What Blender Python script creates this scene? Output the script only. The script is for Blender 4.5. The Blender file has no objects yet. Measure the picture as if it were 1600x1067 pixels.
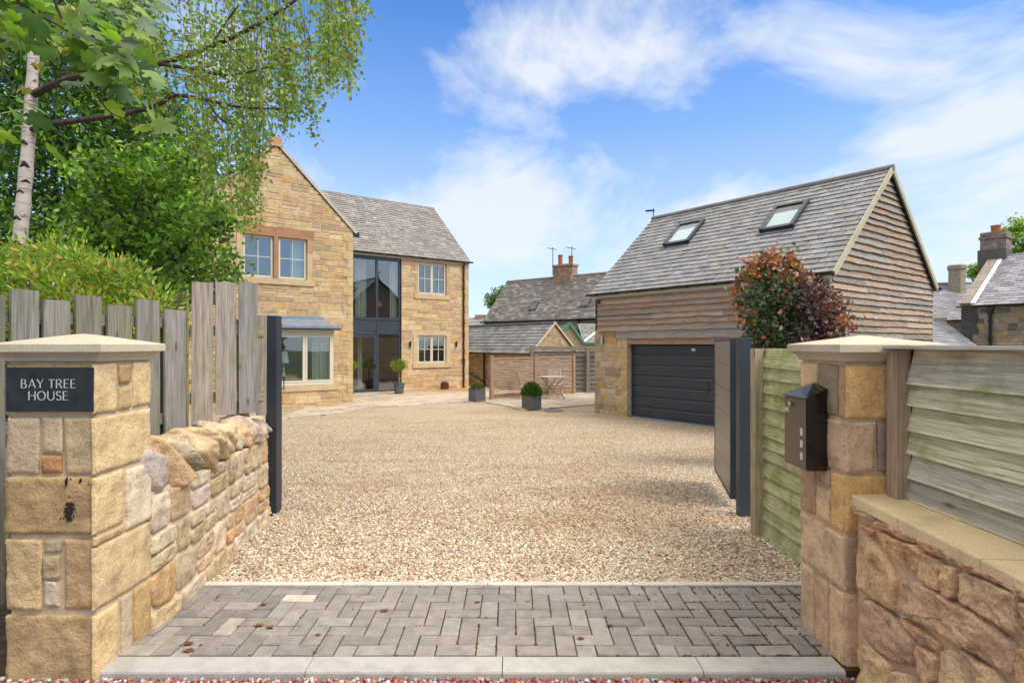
import bpy, math, random
import numpy as np
from mathutils import Vector, Matrix, noise
R = math.radians
random.seed(7); np.random.seed(7)
SC = bpy.context.scene
COL = SC.collection
# ------------------------------------------------------------------ camera
FPX, CX, HY, EYE = 915.0, 800.0, 538.0, 1.5
cam_d = bpy.data.cameras.new('camera'); cam = bpy.data.objects.new('camera', cam_d); COL.objects.link(cam)
cam.location = (0, 0, EYE); cam.rotation_euler = (R(90), 0, 0)
cam_d.sensor_width = 36; cam_d.lens = 36 * FPX / 1600.0
cam_d.shift_y = (HY - 533.5) / 1600.0
cam_d.clip_start = 0.05; cam_d.clip_end = 3000
SC.camera = cam
SC.view_settings.view_transform = 'Standard'; SC.view_settings.look = 'None'
SC.view_settings.gamma = 1; SC.view_settings.exposure = 0.95
# ------------------------------------------------------------------ sky and sun
SUN_EL, SUN_AZ = 52.0, 118.0      # azimuth measured clockwise from +Y
w = bpy.data.worlds.new('World'); SC.world = w; w.use_nodes = True
nt = w.node_tree; nt.nodes.clear()
def N(t, **kw):
    n = nt.nodes.new(t)
    for k, v in kw.items(): setattr(n, k, v)
    return n
L = lambda a, b: nt.links.new(a, b)
sky = N('ShaderNodeTexSky', sky_type='NISHITA', sun_disc=False)
sky.sun_elevation = R(SUN_EL); sky.sun_rotation = R(SUN_AZ); sky.air_density = 1.0; sky.dust_density = 0.6; sky.ozone_density = 3.0
bg = N('ShaderNodeBackground'); out = N('ShaderNodeOutputWorld'); bg.inputs['Strength'].default_value = 0.13
tc = N('ShaderNodeTexCoord')
sep = N('ShaderNodeSeparateXYZ'); L(tc.outputs['Generated'], sep.inputs[0])
# clouds lie on a high flat layer: project the view direction on it
zc = N('ShaderNodeMath', operation='MAXIMUM'); L(sep.outputs['Z'], zc.inputs[0]); zc.inputs[1].default_value = 0.0
za = N('ShaderNodeMath', operation='ADD'); L(zc.outputs[0], za.inputs[0]); za.inputs[1].default_value = 0.22
dx = N('ShaderNodeMath', operation='DIVIDE'); L(sep.outputs['X'], dx.inputs[0]); L(za.outputs[0], dx.inputs[1])
dy = N('ShaderNodeMath', operation='DIVIDE'); L(sep.outputs['Y'], dy.inputs[0]); L(za.outputs[0], dy.inputs[1])
cb = N('ShaderNodeCombineXYZ'); L(dx.outputs[0], cb.inputs[0]); L(dy.outputs[0], cb.inputs[1])
mp = N('ShaderNodeMapping'); mp.inputs['Scale'].default_value = (1.15, 0.8, 1); mp.inputs['Rotation'].default_value = (0, 0, R(-25)); mp.inputs['Location'].default_value = (3.1, 1.37, 0)
L(cb.outputs[0], mp.inputs[0])
n1 = N('ShaderNodeTexNoise'); n1.inputs['Scale'].default_value = 1.25; n1.inputs['Detail'].default_value = 9; n1.inputs['Roughness'].default_value = 0.6; n1.inputs['Distortion'].default_value = 0.35
L(mp.outputs[0], n1.inputs['Vector'])
n2 = N('ShaderNodeTexNoise'); n2.inputs['Scale'].default_value = 0.5; n2.inputs['Detail'].default_value = 2
L(mp.outputs[0], n2.inputs['Vector'])
ad = N('ShaderNodeMath', operation='MULTIPLY_ADD'); L(n2.outputs['Fac'], ad.inputs[0]); ad.inputs[1].default_value = 0.75; L(n1.outputs['Fac'], ad.inputs[2])
rp = N('ShaderNodeValToRGB'); rp.color_ramp.elements[0].position = 0.85; rp.color_ramp.elements[1].position = 1.20
L(ad.outputs[0], rp.inputs[0])
# more cloud and mist low down
hz = N('ShaderNodeValToRGB'); e = hz.color_ramp.elements; e[0].position = 0.0; e[0].color = (.85, .85, .85, 1); e[1].position = 0.5; e[1].color = (0, 0, 0, 1)
q = hz.color_ramp.elements.new(0.2); q.color = (.50, .50, .50, 1); q = hz.color_ramp.elements.new(0.34); q.color = (.17, .17, .17, 1)
L(sep.outputs['Z'], hz.inputs[0])
mx = N('ShaderNodeMath', operation='MAXIMUM'); L(rp.outputs[0], mx.inputs[0]); mx.inputs[1].default_value = 0
om = N('ShaderNodeMath', operation='SUBTRACT'); om.inputs[0].default_value = 1; L(mx.outputs[0], om.inputs[1])
oh = N('ShaderNodeMath', operation='SUBTRACT'); oh.inputs[0].default_value = 1; L(hz.outputs[0], oh.inputs[1])
mu = N('ShaderNodeMath', operation='MULTIPLY'); L(om.outputs[0], mu.inputs[0]); L(oh.outputs[0], mu.inputs[1])
fc = N('ShaderNodeMath', operation='SUBTRACT'); fc.inputs[0].default_value = 1; L(mu.outputs[0], fc.inputs[1])
hi = N('ShaderNodeValToRGB'); hi.color_ramp.elements[0].position = .56; hi.color_ramp.elements[1].position = .80   # thin bright veil added overhead, above the frame, as neutral fill light
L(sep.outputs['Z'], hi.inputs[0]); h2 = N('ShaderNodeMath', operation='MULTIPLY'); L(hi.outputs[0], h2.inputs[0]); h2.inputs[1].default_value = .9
h3 = N('ShaderNodeMath', operation='MAXIMUM'); L(fc.outputs[0], h3.inputs[0]); h3.inputs[1].default_value = 0
fm = N('ShaderNodeMath', operation='MULTIPLY'); L(h3.outputs[0], fm.inputs[0]); fm.inputs[1].default_value = 0.84
tint = N('ShaderNodeMix', data_type='RGBA', blend_type='MULTIPLY'); tint.inputs[0].default_value = 1
L(sky.outputs[0], tint.inputs[6]); tint.inputs[7].default_value = (0.44, 0.72, 1.0, 1)
mix = N('ShaderNodeMix', data_type='RGBA'); L(fm.outputs[0], mix.inputs[0]); L(tint.outputs[2], mix.inputs[6]); mix.inputs[7].default_value = (3.75, 3.9, 4.05, 1)
fill_veil = N('ShaderNodeMix', data_type='RGBA'); L(h2.outputs[0], fill_veil.inputs[0]); L(mix.outputs[2], fill_veil.inputs[6]); fill_veil.inputs[7].default_value = (8.6, 8.2, 7.6, 1)
L(fill_veil.outputs[2], bg.inputs['Color']); L(bg.outputs[0], out.inputs[0])
sd = bpy.data.lights.new('sun', 'SUN'); sun = bpy.data.objects.new('sun', sd); COL.objects.link(sun)
sd.energy = 1.8; sd.angle = R(32); sd.color = (1, .95, .87)
sv = Vector((math.sin(R(SUN_AZ)) * math.cos(R(SUN_EL)), math.cos(R(SUN_AZ)) * math.cos(R(SUN_EL)), math.sin(R(SUN_EL))))
sun.rotation_euler = sv.to_track_quat('Z', 'Y').to_euler()
# ------------------------------------------------------------------ helpers
def sstep(a, b, x):
    t = min(1, max(0, (x - a) / (b - a))); return t * t * (3 - 2 * t)
def zt(y): return -0.4 * sstep(4.4, 12, y) - 0.12 * sstep(23, 26, y)
class Frame:
    def __init__(s, ox=0, oy=0, ang=0):
        s.o = (ox, oy); s.c = math.cos(ang); s.s = math.sin(ang); s.ang = ang
    def w(s, p): return (s.o[0] + p[0] * s.c - p[1] * s.s, s.o[1] + p[0] * s.s + p[1] * s.c, p[2])
    def _r(s, px):
        r = (px - CX) / FPX
        return (r * s.c + s.s, -r * s.s + s.c)     # ray (r,1) in local axes
    def _o(s):
        ox, oy = -s.o[0], -s.o[1]; return (ox * s.c + oy * s.s, -ox * s.s + oy * s.c)
    def onY(s, px, py, c):                          # point of the plane local y = c seen at a pixel -> (x, z)
        r = s._r(px); o = s._o(); t = (c - o[1]) / r[1]
        return (o[0] + r[0] * t, EYE - (py - HY) * t / FPX)
    def onX(s, px, py, c):
        r = s._r(px); o = s._o(); t = (c - o[0]) / r[0]
        return (o[1] + r[1] * t, EYE - (py - HY) * t / FPX)
W0 = Frame()
def at(px, py, Y): return Vector(((px - CX) / FPX * Y, Y, EYE - (py - HY) * Y / FPX))
def G(px, py, z=0.0):
    Y = (EYE - z) * FPX / (py - HY); return Vector(((px - CX) / FPX * Y, Y, z))
class MB:
    def __init__(s, fr=None): s.v = []; s.f = []; s.c = []; s.u = []; s.fr = fr or W0
    def face(s, pts, col=(1, 1, 1), uv=None, raw=False):
        b = len(s.v)
        s.v += [tuple(p) if raw else s.fr.w(p) for p in pts]
        s.f.append(tuple(range(b, b + len(pts)))); s.c.append(col); s.u.append(uv)
    def mesh(s, vs, fs, col=(1, 1, 1), raw=False, uvs=None):
        b = len(s.v); s.v += [tuple(p) if raw else s.fr.w(p) for p in vs]
        for i, f in enumerate(fs):
            s.f.append(tuple(b + k for k in f)); s.c.append(col); s.u.append([uvs[k] for k in f] if uvs else None)
    def box(s, x0, x1, y0, y1, z0, z1, col=(1, 1, 1), top=None):
        vs = [(x0, y0, z0), (x1, y0, z0), (x1, y1, z0), (x0, y1, z0), (x0, y0, z1), (x1, y0, z1), (x1, y1, z1), (x0, y1, z1)]
        s.mesh(vs, [(0, 3, 2, 1), (4, 5, 6, 7), (0, 1, 5, 4), (1, 2, 6, 5), (2, 3, 7, 6), (3, 0, 4, 7)], col)
    def bar(s, a, b, wv, tv, col=(1, 1, 1), uo=None):
        """box from a to b; wv, tv full width / thickness vectors; UV runs along it in metres"""
        a, b, wv, tv = Vector(a), Vector(b), Vector(wv), Vector(tv)
        ln = (b - a).length; W_, T_ = wv.length, tv.length
        if uo is None: uo = (random.uniform(0, 50), random.uniform(0, 50))
        h, k = wv / 2, tv / 2
        c = [a - h - k, a + h - k, a + h + k, a - h + k, b - h - k, b + h - k, b + h + k, b - h + k]
        au = [0, 0, 0, 0, ln, ln, ln, ln]
        fl = [((0, 1, 2, 3), (0, W_, W_, 0), 1), ((7, 6, 5, 4), (0, W_, W_, 0), 1), ((4, 5, 1, 0), (0, W_, W_, 0), 0), ((5, 6, 2, 1), (0, T_, T_, 0), 0), ((6, 7, 3, 2), (0, W_, W_, 0), 0), ((7, 4, 0, 3), (0, T_, T_, 0), 0)]
        for idx, acr, end in fl:
            s.face([c[i] for i in idx], col, [(uo[0] + (au[i] if not end else [0, 0, T_, T_][q] * .2), uo[1] + acr[q]) for q, i in enumerate(idx)])
    def tube(s, pts, rad, n=8, col=(1, 1, 1), cap=True):
        pts = [Vector(p) for p in pts]
        if not hasattr(rad, '__len__'): rad = [rad] * len(pts)
        rings = []; prev = None; ln = 0; uvr = []
        for i, p in enumerate(pts):
            d = (pts[min(i + 1, len(pts) - 1)] - pts[max(i - 1, 0)]).normalized()
            if prev is None:
                x = d.orthogonal().normalized()
            else:
                x = (prev - d * prev.dot(d)); x = x.normalized() if x.length > 1e-5 else d.orthogonal().normalized()
            prev = x; y = d.cross(x)
            if i: ln += (p - pts[i - 1]).length
            rings.append([p + (x * math.cos(2 * math.pi * k / n) + y * math.sin(2 * math.pi * k / n)) * rad[i] for k in range(n)])
            uvr += [(ln, k * .05) for k in range(n)]
        vs = [q for r in rings for q in r]; fs = []
        for i in range(len(rings) - 1):
            for k in range(n):
                fs.append((i * n + k, i * n + (k + 1) % n, (i + 1) * n + (k + 1) % n, (i + 1) * n + k))
        if cap: fs += [tuple(reversed(range(n))), tuple(range((len(rings) - 1) * n, len(rings) * n))]
        s.mesh(vs, fs, col, uvs=uvr)
    def lathe(s, c, prof, n=24, col=(1, 1, 1)):
        vs = []; fs = []
        for (r, z) in prof: vs += [(c[0] + r * math.cos(2 * math.pi * k / n), c[1] + r * math.sin(2 * math.pi * k / n), c[2] + z) for k in range(n)]
        for i in range(len(prof) - 1):
            for k in range(n): fs.append((i * n + k, i * n + (k + 1) % n, (i + 1) * n + (k + 1) % n, (i + 1) * n + k))
        fs += [tuple(reversed(range(n))), tuple(range((len(prof) - 1) * n, len(prof) * n))]
        s.mesh(vs, fs, col)
    def build(s, name, mat, parent=None, bevel=0, smooth=False, weld=False):
        me = bpy.data.meshes.new(name); ob = bpy.data.objects.new(name, me); COL.objects.link(ob)
        vs = np.array(s.v, dtype=float).reshape(-1, 3)
        if parent is not None:
            M = np.array(root_matrix(parent).inverted()); vs = vs @ M[:3, :3].T + M[:3, 3]; ob.parent = parent
        else:
            lo, hi = vs.min(0), vs.max(0); o = np.array([(lo[0] + hi[0]) / 2, (lo[1] + hi[1]) / 2, lo[2]]); vs = vs - o; ob.location = o
        me.from_pydata(vs.tolist(), [], s.f)
        ca = me.color_attributes.new('Col', 'FLOAT_COLOR', 'CORNER')
        arr = np.ones((len(me.loops), 4), dtype=np.float32); k = 0
        for f, c in zip(s.f, s.c): arr[k:k + len(f), :3] = c; k += len(f)
        ca.data.foreach_set('color', arr.ravel())
        if any(u is not None for u in s.u):
            uv = me.uv_layers.new(name='UVMap'); a2 = np.zeros((len(me.loops), 2), dtype=np.float32); k = 0
            for f, u in zip(s.f, s.u):
                if u is not None: a2[k:k + len(f)] = u
                k += len(f)
            uv.data.foreach_set('uv', a2.ravel())
        if mat: me.materials.append(mat)
        if smooth: me.polygons.foreach_set('use_smooth', [True] * len(me.polygons))
        if bevel:
            m = ob.modifiers.new('bevel', 'BEVEL'); m.width = bevel; m.segments = 2; m.limit_method = 'ANGLE'; m.angle_limit = R(40)
        return ob
def root_matrix(o):
    M = Matrix.Translation(o.location) @ o.rotation_euler.to_matrix().to_4x4()
    return root_matrix(o.parent) @ M if o.parent else M
def tag(o, label, cat, group=None, kind=None):
    if label: o['label'] = label
    if cat: o['category'] = cat
    if group: o['group'] = group
    if kind: o['kind'] = kind
    return o
def thing(name, label, cat, loc=(0, 0, 0), rz=0, group=None):
    o = bpy.data.objects.new(name, None); COL.objects.link(o); o.empty_display_size = .1
    o.location = loc; o.rotation_euler = (0, 0, rz); return tag(o, label, cat, group)
def struct(o): o['kind'] = 'structure'; return o
def npmesh(name, V, F, C, mat, parent=None, smooth=False):
    """V (n,3), F (m,k) one polygon size, C (m,3) colour per face"""
    me = bpy.data.meshes.new(name); ob = bpy.data.objects.new(name, me); COL.objects.link(ob)
    V = np.asarray(V, dtype=float)
    if parent is not None:
        M = np.array(root_matrix(parent).inverted()); V = V @ M[:3, :3].T + M[:3, 3]; ob.parent = parent
    m, k = F.shape
    me.vertices.add(len(V)); me.vertices.foreach_set('co', V.astype(np.float32).ravel())
    me.loops.add(m * k); me.loops.foreach_set('vertex_index', F.astype(np.int32).ravel())
    me.polygons.add(m); me.polygons.foreach_set('loop_start', np.arange(0, m * k, k, dtype=np.int32)); me.polygons.foreach_set('loop_total', np.full(m, k, dtype=np.int32))
    me.update(calc_edges=True)
    ca = me.color_attributes.new('Col', 'FLOAT_COLOR', 'CORNER')
    arr = np.ones((m * k, 4), dtype=np.float32); arr[:, :3] = np.repeat(C, k, axis=0)
    ca.data.foreach_set('color', arr.ravel())
    if smooth: me.polygons.foreach_set('use_smooth', [True] * m)
    me.materials.append(mat); me.validate()
    return ob
# ------------------------------------------------------------------ materials
class MT:
    def __init__(s, name):
        s.m = bpy.data.materials.new(name); s.m.use_nodes = True; s.t = s.m.node_tree; s.p = s.t.nodes['Principled BSDF']
        s.out = s.t.nodes['Material Output']
    def n(s, t, **kw):
        n = s.t.nodes.new(t)
        for k, v in kw.items(): setattr(n, k, v)
        return n
    def l(s, a, b): s.t.links.new(a, b)
    def coord(s, kind='Object', scale=(1, 1, 1), rot=(0, 0, 0)):
        c = s.n('ShaderNodeTexCoord'); m = s.n('ShaderNodeMapping'); m.inputs['Scale'].default_value = scale; m.inputs['Rotation'].default_value = rot
        s.l(c.outputs[kind], m.inputs[0]); return m.outputs[0]
    def world(s, scale=(1, 1, 1), rot=(0, 0, 0)):
        c = s.n('ShaderNodeNewGeometry'); m = s.n('ShaderNodeMapping'); m.inputs['Scale'].default_value = scale; m.inputs['Rotation'].default_value = rot
        s.l(c.outputs['Position'], m.inputs[0]); return m.outputs[0]
    def noise(s, vec, scale, detail=4, rough=.55, dist=0):
        n = s.n('ShaderNodeTexNoise'); n.inputs['Scale'].default_value = scale; n.inputs['Detail'].default_value = detail; n.inputs['Roughness'].default_value = rough; n.inputs['Distortion'].default_value = dist
        s.l(vec, n.inputs['Vector']); return n.outputs['Fac']
    def voro(s, vec, scale, feat='F1', out='Distance'):
        n = s.n('ShaderNodeTexVoronoi', feature=feat); n.inputs['Scale'].default_value = scale
        s.l(vec, n.inputs['Vector']); return n.outputs[out]
    def ramp(s, fac, stops):
        r = s.n('ShaderNodeValToRGB'); e = r.color_ramp.elements
        while len(e) > 1: e.remove(e[0])
        e[0].position = stops[0][0]; e[0].color = (*stops[0][1], 1) if hasattr(stops[0][1], '__len__') else (stops[0][1],) * 3 + (1,)
        for p, c in stops[1:]:
            q = e.new(p); q.color = (*c, 1) if hasattr(c, '__len__') else (c, c, c, 1)
        s.l(fac, r.inputs[0]); return r.outputs[0]
    def mixc(s, fac, a, b, mode='MIX'):
        m = s.n('ShaderNodeMix', data_type='RGBA', blend_type=mode)
        for i, x in ((0, fac), (6, a), (7, b)):
            if isinstance(x, (int, float)): m.inputs[i].default_value = x
            elif isinstance(x, tuple): m.inputs[i].default_value = (*x, 1)
            else: s.l(x, m.inputs[i])
        return m.outputs[2]
    def attr(s):
        a = s.n('ShaderNodeAttribute'); a.attribute_name = 'Col'; return a.outputs['Color']
    def add(s, a, b, op='ADD'):
        m = s.n('ShaderNodeMath', operation=op)
        for i, x in enumerate((a, b)):
            if isinstance(x, (int, float)): m.inputs[i].default_value = x
            else: s.l(x, m.inputs[i])
        return m.outputs[0]
    def bump(s, h, strength=.5, dist=.01):
        b = s.n('ShaderNodeBump'); b.inputs['Strength'].default_value = strength; b.inputs['Distance'].default_value = dist
        s.l(h, b.inputs['Height']); s.l(b.outputs[0], s.p.inputs['Normal'])
    def col(s, c):
        if isinstance(c, tuple): s.p.inputs['Base Color'].default_value = (*c, 1)
        else: s.l(c, s.p.inputs['Base Color'])
    def fin(s, rough=.85, spec=.3, metal=0):
        if isinstance(rough, (int, float)): s.p.inputs['Roughness'].default_value = rough
        else: s.l(rough, s.p.inputs['Roughness'])
        s.p.inputs['Specular IOR Level'].default_value = spec; s.p.inputs['Metallic'].default_value = metal
        return s.m
def m_stone(name, s1=9, s2=70, bump=.5, dist=.02, var=.5, dark=(.3, .24, .18)):
    t = MT(name); v = t.world(); a = t.noise(v, s1, 6, .62); b = t.noise(v, s2, 4, .7)
    c = t.mixc(1.0, t.attr(), t.ramp(a, [(.25, 1 - var), (.5, 1), (.75, 1 + var * .5)]), 'MULTIPLY')
    c = t.mixc(t.ramp(b, [(.32, .6), (.46, 0)]), c, dark)
    c = t.mixc(.5, c, t.ramp(t.noise(v, s2 * 2.2, 2), [(.3, .6), (.7, 1.4)]), 'MULTIPLY')
    t.col(c); t.bump(t.add(a, t.add(b, .35, 'MULTIPLY')), bump, dist); return t.fin(.92, .15)
def m_flat(name, c, rough=.5, spec=.4, metal=0, nz=0, ns=30):
    t = MT(name)
    if nz:
        a = t.noise(t.world(), ns, 4)
        t.col(t.mixc(1.0, c, t.ramp(a, [(.3, 1 - nz), (.7, 1 + nz)]), 'MULTIPLY'))
        t.l(t.add(t.add(a, .25, 'MULTIPLY'), rough - .12), t.p.inputs['Roughness']); t.p.inputs['Specular IOR Level'].default_value = spec; t.p.inputs['Metallic'].default_value = metal; return t.m
    t.col(c); return t.fin(rough, spec, metal)
def m_wood(name, moss=0, knots=True, grain=.45, mosscol=(.20, .22, .05), bump=.35):
    t = MT(name); uv = t.coord('UV', (1.0, 19, 1)); uv2 = t.coord('UV', (2.2, 95, 1)); uvk = t.coord('UV', (2.2, 7, 1))
    a = t.noise(uv, 2.0, 5, .6, 1.2); b = t.noise(uv2, 2.0, 3, .6, .3)
    c = t.mixc(1.0, t.attr(), t.ramp(a, [(.3, 1 - grain), (.5, .95), (.7, 1 + grain * .55)]), 'MULTIPLY')
    c = t.mixc(.75, c, t.ramp(b, [(.32, .45), (.5, 1), (.7, 1.15)]), 'MULTIPLY')
    if knots:
        k = t.voro(uvk, 1.0); c = t.mixc(t.ramp(k, [(.05, .8), (.11, 0)]), c, (.09, .055, .03))
    if moss:
        g = t.noise(t.world(), 5, 5, .65); g2 = t.noise(uv2, .7, 3)
        c = t.mixc(t.ramp(t.add(t.add(g, .7, 'MULTIPLY'), t.add(g2, .3, 'MULTIPLY')), [(.62 - moss * .22, 0), (.76 - moss * .2, .75)]), c, mosscol)
    t.col(c); t.bump(t.add(a, b), bump, .004); return t.fin(.85, .2)
def m_leaf(name, trans=.35, rough=.45, gain=1.0):
    t = MT(name); c = t.mixc(1.0, t.attr(), t.ramp(t.noise(t.world(), 14, 3), [(.3, .78 * gain), (.7, 1.25 * gain)]), 'MULTIPLY')
    t.col(c); t.p.inputs['Roughness'].default_value = rough; t.p.inputs['Specular IOR Level'].default_value = .35
    tr = t.n('ShaderNodeBsdfTranslucent'); t.l(t.mixc(1.0, c, (1.35, 1.5, .55), 'MULTIPLY'), tr.inputs[0])
    mxs = t.n('ShaderNodeMixShader'); mxs.inputs[0].default_value = trans
    t.l(t.p.outputs[0], mxs.inputs[1]); t.l(tr.outputs[0], mxs.inputs[2]); t.l(mxs.outputs[0], t.out.inputs[0]); return t.m
def m_glass(name, tint=(.75, .8, .8), refl=.15):
    t = MT(name); tr = t.n('ShaderNodeBsdfTransparent'); tr.inputs[0].default_value = (*tint, 1)
    gl = t.n('ShaderNodeBsdfGlossy'); gl.inputs['Roughness'].default_value = .015; gl.inputs[0].default_value = (.95, .97, 1, 1)
    lw = t.n('ShaderNodeLayerWeight'); lw.inputs[0].default_value = .5
    f = t.ramp(lw.outputs['Facing'], [(0, refl), (.55, refl * 1.25 + .02), (1, .9)])
    nn = t.noise(t.world(), 1.2, 2); b = t.n('ShaderNodeBump'); b.inputs['Strength'].default_value = .05; b.inputs['Distance'].default_value = .03; t.l(nn, b.inputs['Height']); t.l(b.outputs[0], gl.inputs['Normal'])
    m = t.n('ShaderNodeMixShader'); t.l(f, m.inputs[0]); t.l(tr.outputs[0], m.inputs[1]); t.l(gl.outputs[0], m.inputs[2]); t.l(m.outputs[0], t.out.inputs[0]); return t.m
M = {}
M['stone'] = m_stone('sandstone', 7, 60, .6, .02, .35)
M['pillar'] = m_stone('tooled_sandstone', 12, 75, 1.0, .016, .42, (.36, .24, .13))
M['rubble'] = m_stone('rubble_sandstone', 11, 70, 1.0, .022, .55, (.26, .17, .10))
M['cap'] = m_stone('dressed_sandstone', 5, 140, .35, .005, .22, (.3, .25, .18))
M['mortar'] = m_stone('lime_mortar', 14, 160, .7, .008, .2, (.3, .25, .2))
M['concrete'] = m_stone('concrete', 8, 200, .4, .004, .25, (.2, .2, .19))
M['wood'] = m_wood('weathered_fence_timber', .45)
M['woodmoss'] = m_wood('mossy_timber', .75, True, .35, (.205, .225, .045))
M['woodtop'] = m_wood('grey_timber', 0)
M['clad'] = m_wood('waney_cladding', 0, True, .38, bump=.5)
M['teak'] = m_wood('weathered_teak', 0, False, .3)
M['slate'] = None
t = MT('roof_slate'); v = t.world(); a = t.noise(v, 3, 5, .6); b = t.noise(v, 45, 4, .6)
t.col(t.mixc(t.ramp(t.noise(v, 22, 4, .7), [(.6, 0), (.72, .35)]), t.mixc(1.0, t.attr(), t.ramp(t.add(t.add(a, .5, 'MULTIPLY'), t.add(b, .5, 'MULTIPLY')), [(.3, .65), (.7, 1.35)]), 'MULTIPLY'), (.33, .32, .26)))
t.bump(b, .35, .004); M['slate'] = t.fin(.55, .4)
M['anthracite'] = m_flat('anthracite_powder_coat', (.030, .036, .045), .38, .5, 0, .12, 3)
M['anth_frame'] = m_flat('anthracite_window_frame', (.040, .050, .062), .35, .5, 0, .1, 3)
M['gate'] = m_flat('gate_panel_taupe', (.25, .215, .19), .36, .5, .3, .08, 2)
M['black'] = m_flat('black_plastic', (.010, .011, .012), .3, .5, 0, .1, 5)
M['cream'] = m_flat('cream_window_paint', (.62, .57, .45), .4, .4, 0, .04, 4)
M['offwhite'] = m_flat('painted_fascia', (.55, .51, .40), .5, .3, 0, .06, 4)
M['glass'] = m_glass('window_glass')
M['glassdark'] = m_glass('roof_window_glass', (.85, .9, .9), .04)
M['lead'] = m_flat('lead_sheet', (.24, .27, .32), .5, .5, .3, .2, 6)
M['steel'] = m_flat('brushed_steel', (.55, .55, .56), .28, .6, .95)
M['brown_metal'] = m_flat('brown_lacquered_steel', (.13, .10, .085), .33, .5, .55, .05, 3)
M['blackgloss'] = m_flat('black_gloss_enamel', (.006, .006, .007), .12, .6)
M['paper'] = m_flat('cream_paper', (.62, .57, .42), .7)
M['blind'] = m_flat('white_blind', (.78, .78, .74), .7, .2)
M['curtain'] = m_flat('linen_curtain', (.55, .54, .47), .9, .1, 0, .1, 8)
M['interior'] = m_flat('interior_plaster', (.38, .34, .28), .9, .1, 0, .08, 2)
M['intwood'] = m_flat('interior_wood', (.42, .24, .11), .5, .3, 0, .2, 6)
M['terracotta'] = m_flat('terracotta', (.42, .12, .05), .8, .2, 0, .2, 12)
M['red'] = m_flat('dark_red_paint', (.10, .02, .018), .4, .4)
M['zinc'] = m_flat('zinc_planter', (.12, .13, .145), .45, .4, .3, .25, 8)
M['plank_dark'] = m_wood('dark_fence_timber', .2)
M['green_paint'] = m_flat('green_paint', (.10, .24, .15), .5, .3, 0, .1, 8)
M['white'] = m_flat('white_mortar_fillet', (.72, .72, .70), .8, .2, 0, .1, 10)
t = MT('birch_bark'); v = t.coord('Object', (1.5, 1.5, 11)); a = t.noise(v, 2.6, 6, .65, .6); b = t.noise(t.coord('Object', (1, 1, 1.8)), 3.2, 4, .7, 1)
c = t.mixc(t.ramp(a, [(.54, 0), (.62, .8)]), t.mixc(t.noise(t.coord('Object', (3, 3, 3)), 2, 3), (.50, .37, .31), (.70, .58, .52)), (.07, .05, .04))
c = t.mixc(t.ramp(b, [(.60, 0), (.65, .8)]), c, (.035, .028, .022)); t.col(t.mixc(1.0, c, t.attr(), 'MULTIPLY')); t.bump(a, .6, .01); M['birch'] = t.fin(.7, .2)
t = MT('bark'); a = t.noise(t.coord('Object', (6, 6, 2)), 4, 5); t.col(t.ramp(a, [(.3, (.045, .03, .025)), (.7, (.15, .10, .085))])); t.bump(a, .8, .01); M['bark'] = t.fin(.9, .15)
M['leaf'] = m_leaf('green_leaves'); M['leafsyc'] = m_leaf('broad_leaves', .45, .35, 1.0); M['leafred'] = m_leaf('copper_leaves', .3, .3)
M['woodnear'] = m_wood('green_tinged_timber', .60, True, .42, (.30, .31, .10), .6)
# gravel as seen from afar: cells of stones
def m_gravel(name, stops, scale, base, patch=None):
    t = MT(name); v = t.world(); n = t.n('ShaderNodeTexVoronoi'); n.inputs['Scale'].default_value = scale; t.l(v, n.inputs['Vector'])
    sp = t.n('ShaderNodeSeparateColor'); t.l(n.outputs['Color'], sp.inputs[0])
    c = t.ramp(sp.outputs[0], stops)
    c = t.mixc(t.ramp(n.outputs['Distance'], [(.35, 0), (.62, .55)]), c, base)
    if patch: c = t.mixc(t.ramp(t.noise(t.world((.55, 1.6, 1)), .8, 5, .65), [(.48, 0), (.66, .8)]), c, t.mixc(1.0, c, patch, 'MULTIPLY'))
    t.col(c); h = t.add(1, n.outputs['Distance'], 'SUBTRACT'); t.bump(h, .9, .012); return t.fin(.85, .2)
GCOL = [(0, (.60, .465, .29)), (.15, (.45, .325, .19)), (.3, (.70, .60, .44)), (.45, (.34, .24, .135)), (.6, (.57, .44, .27)), (.75, (.78, .70, .56)), (.88, (.24, .17, .11)), (1, (.64, .52, .34))]
M['gravel'] = m_gravel('buff_gravel', GCOL, 62, (.18, .125, .08), (.84, .72, .57))
RCOL = [(0, (.35, .12, .09)), (.3, (.25, .09, .08)), (.55, (.45, .22, .17)), (.8, (.30, .13, .12)), (1, (.5, .4, .36))]
M['redgravel'] = m_gravel('red_gravel_base', RCOL, 48, (.08, .04, .035))
t = MT('pebbles'); t.col(t.mixc(1.0, t.attr(), t.ramp(t.noise(t.world(), 90, 3), [(.3, .75), (.7, 1.2)]), 'MULTIPLY')); M['pebble'] = t.fin(.8, .25)
t = MT('lawn_ground'); t.col(t.ramp(t.noise(t.world(), 3, 6, .7), [(.3, (.05, .08, .02)), (.7, (.12, .15, .05))])); M['ground'] = t.fin(.95, .1)
t = MT('leaf_litter'); t.col(t.ramp(t.noise(t.world(), 25, 6, .7), [(.3, (.03, .022, .015)), (.7, (.12, .085, .06))])); t.bump(t.noise(t.world(), 40, 4), 1, .02); M['litter'] = t.fin(.95, .1)
t = MT('paver_block'); v = t.world(); a = t.noise(v, 14, 5); b = t.noise(v, 160, 3, .7)
c = t.mixc(1.0, t.attr(), t.ramp(t.add(t.add(a, .6, 'MULTIPLY'), t.add(b, .4, 'MULTIPLY')), [(.3, .68), (.7, 1.3)]), 'MULTIPLY')
c = t.mixc(t.ramp(t.noise(v, 300, 2), [(.66, 0), (.72, .5)]), c, (.5, .48, .44)); t.col(c); t.bump(b, .5, .003); M['paver'] = t.fin(.85, .25)
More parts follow.
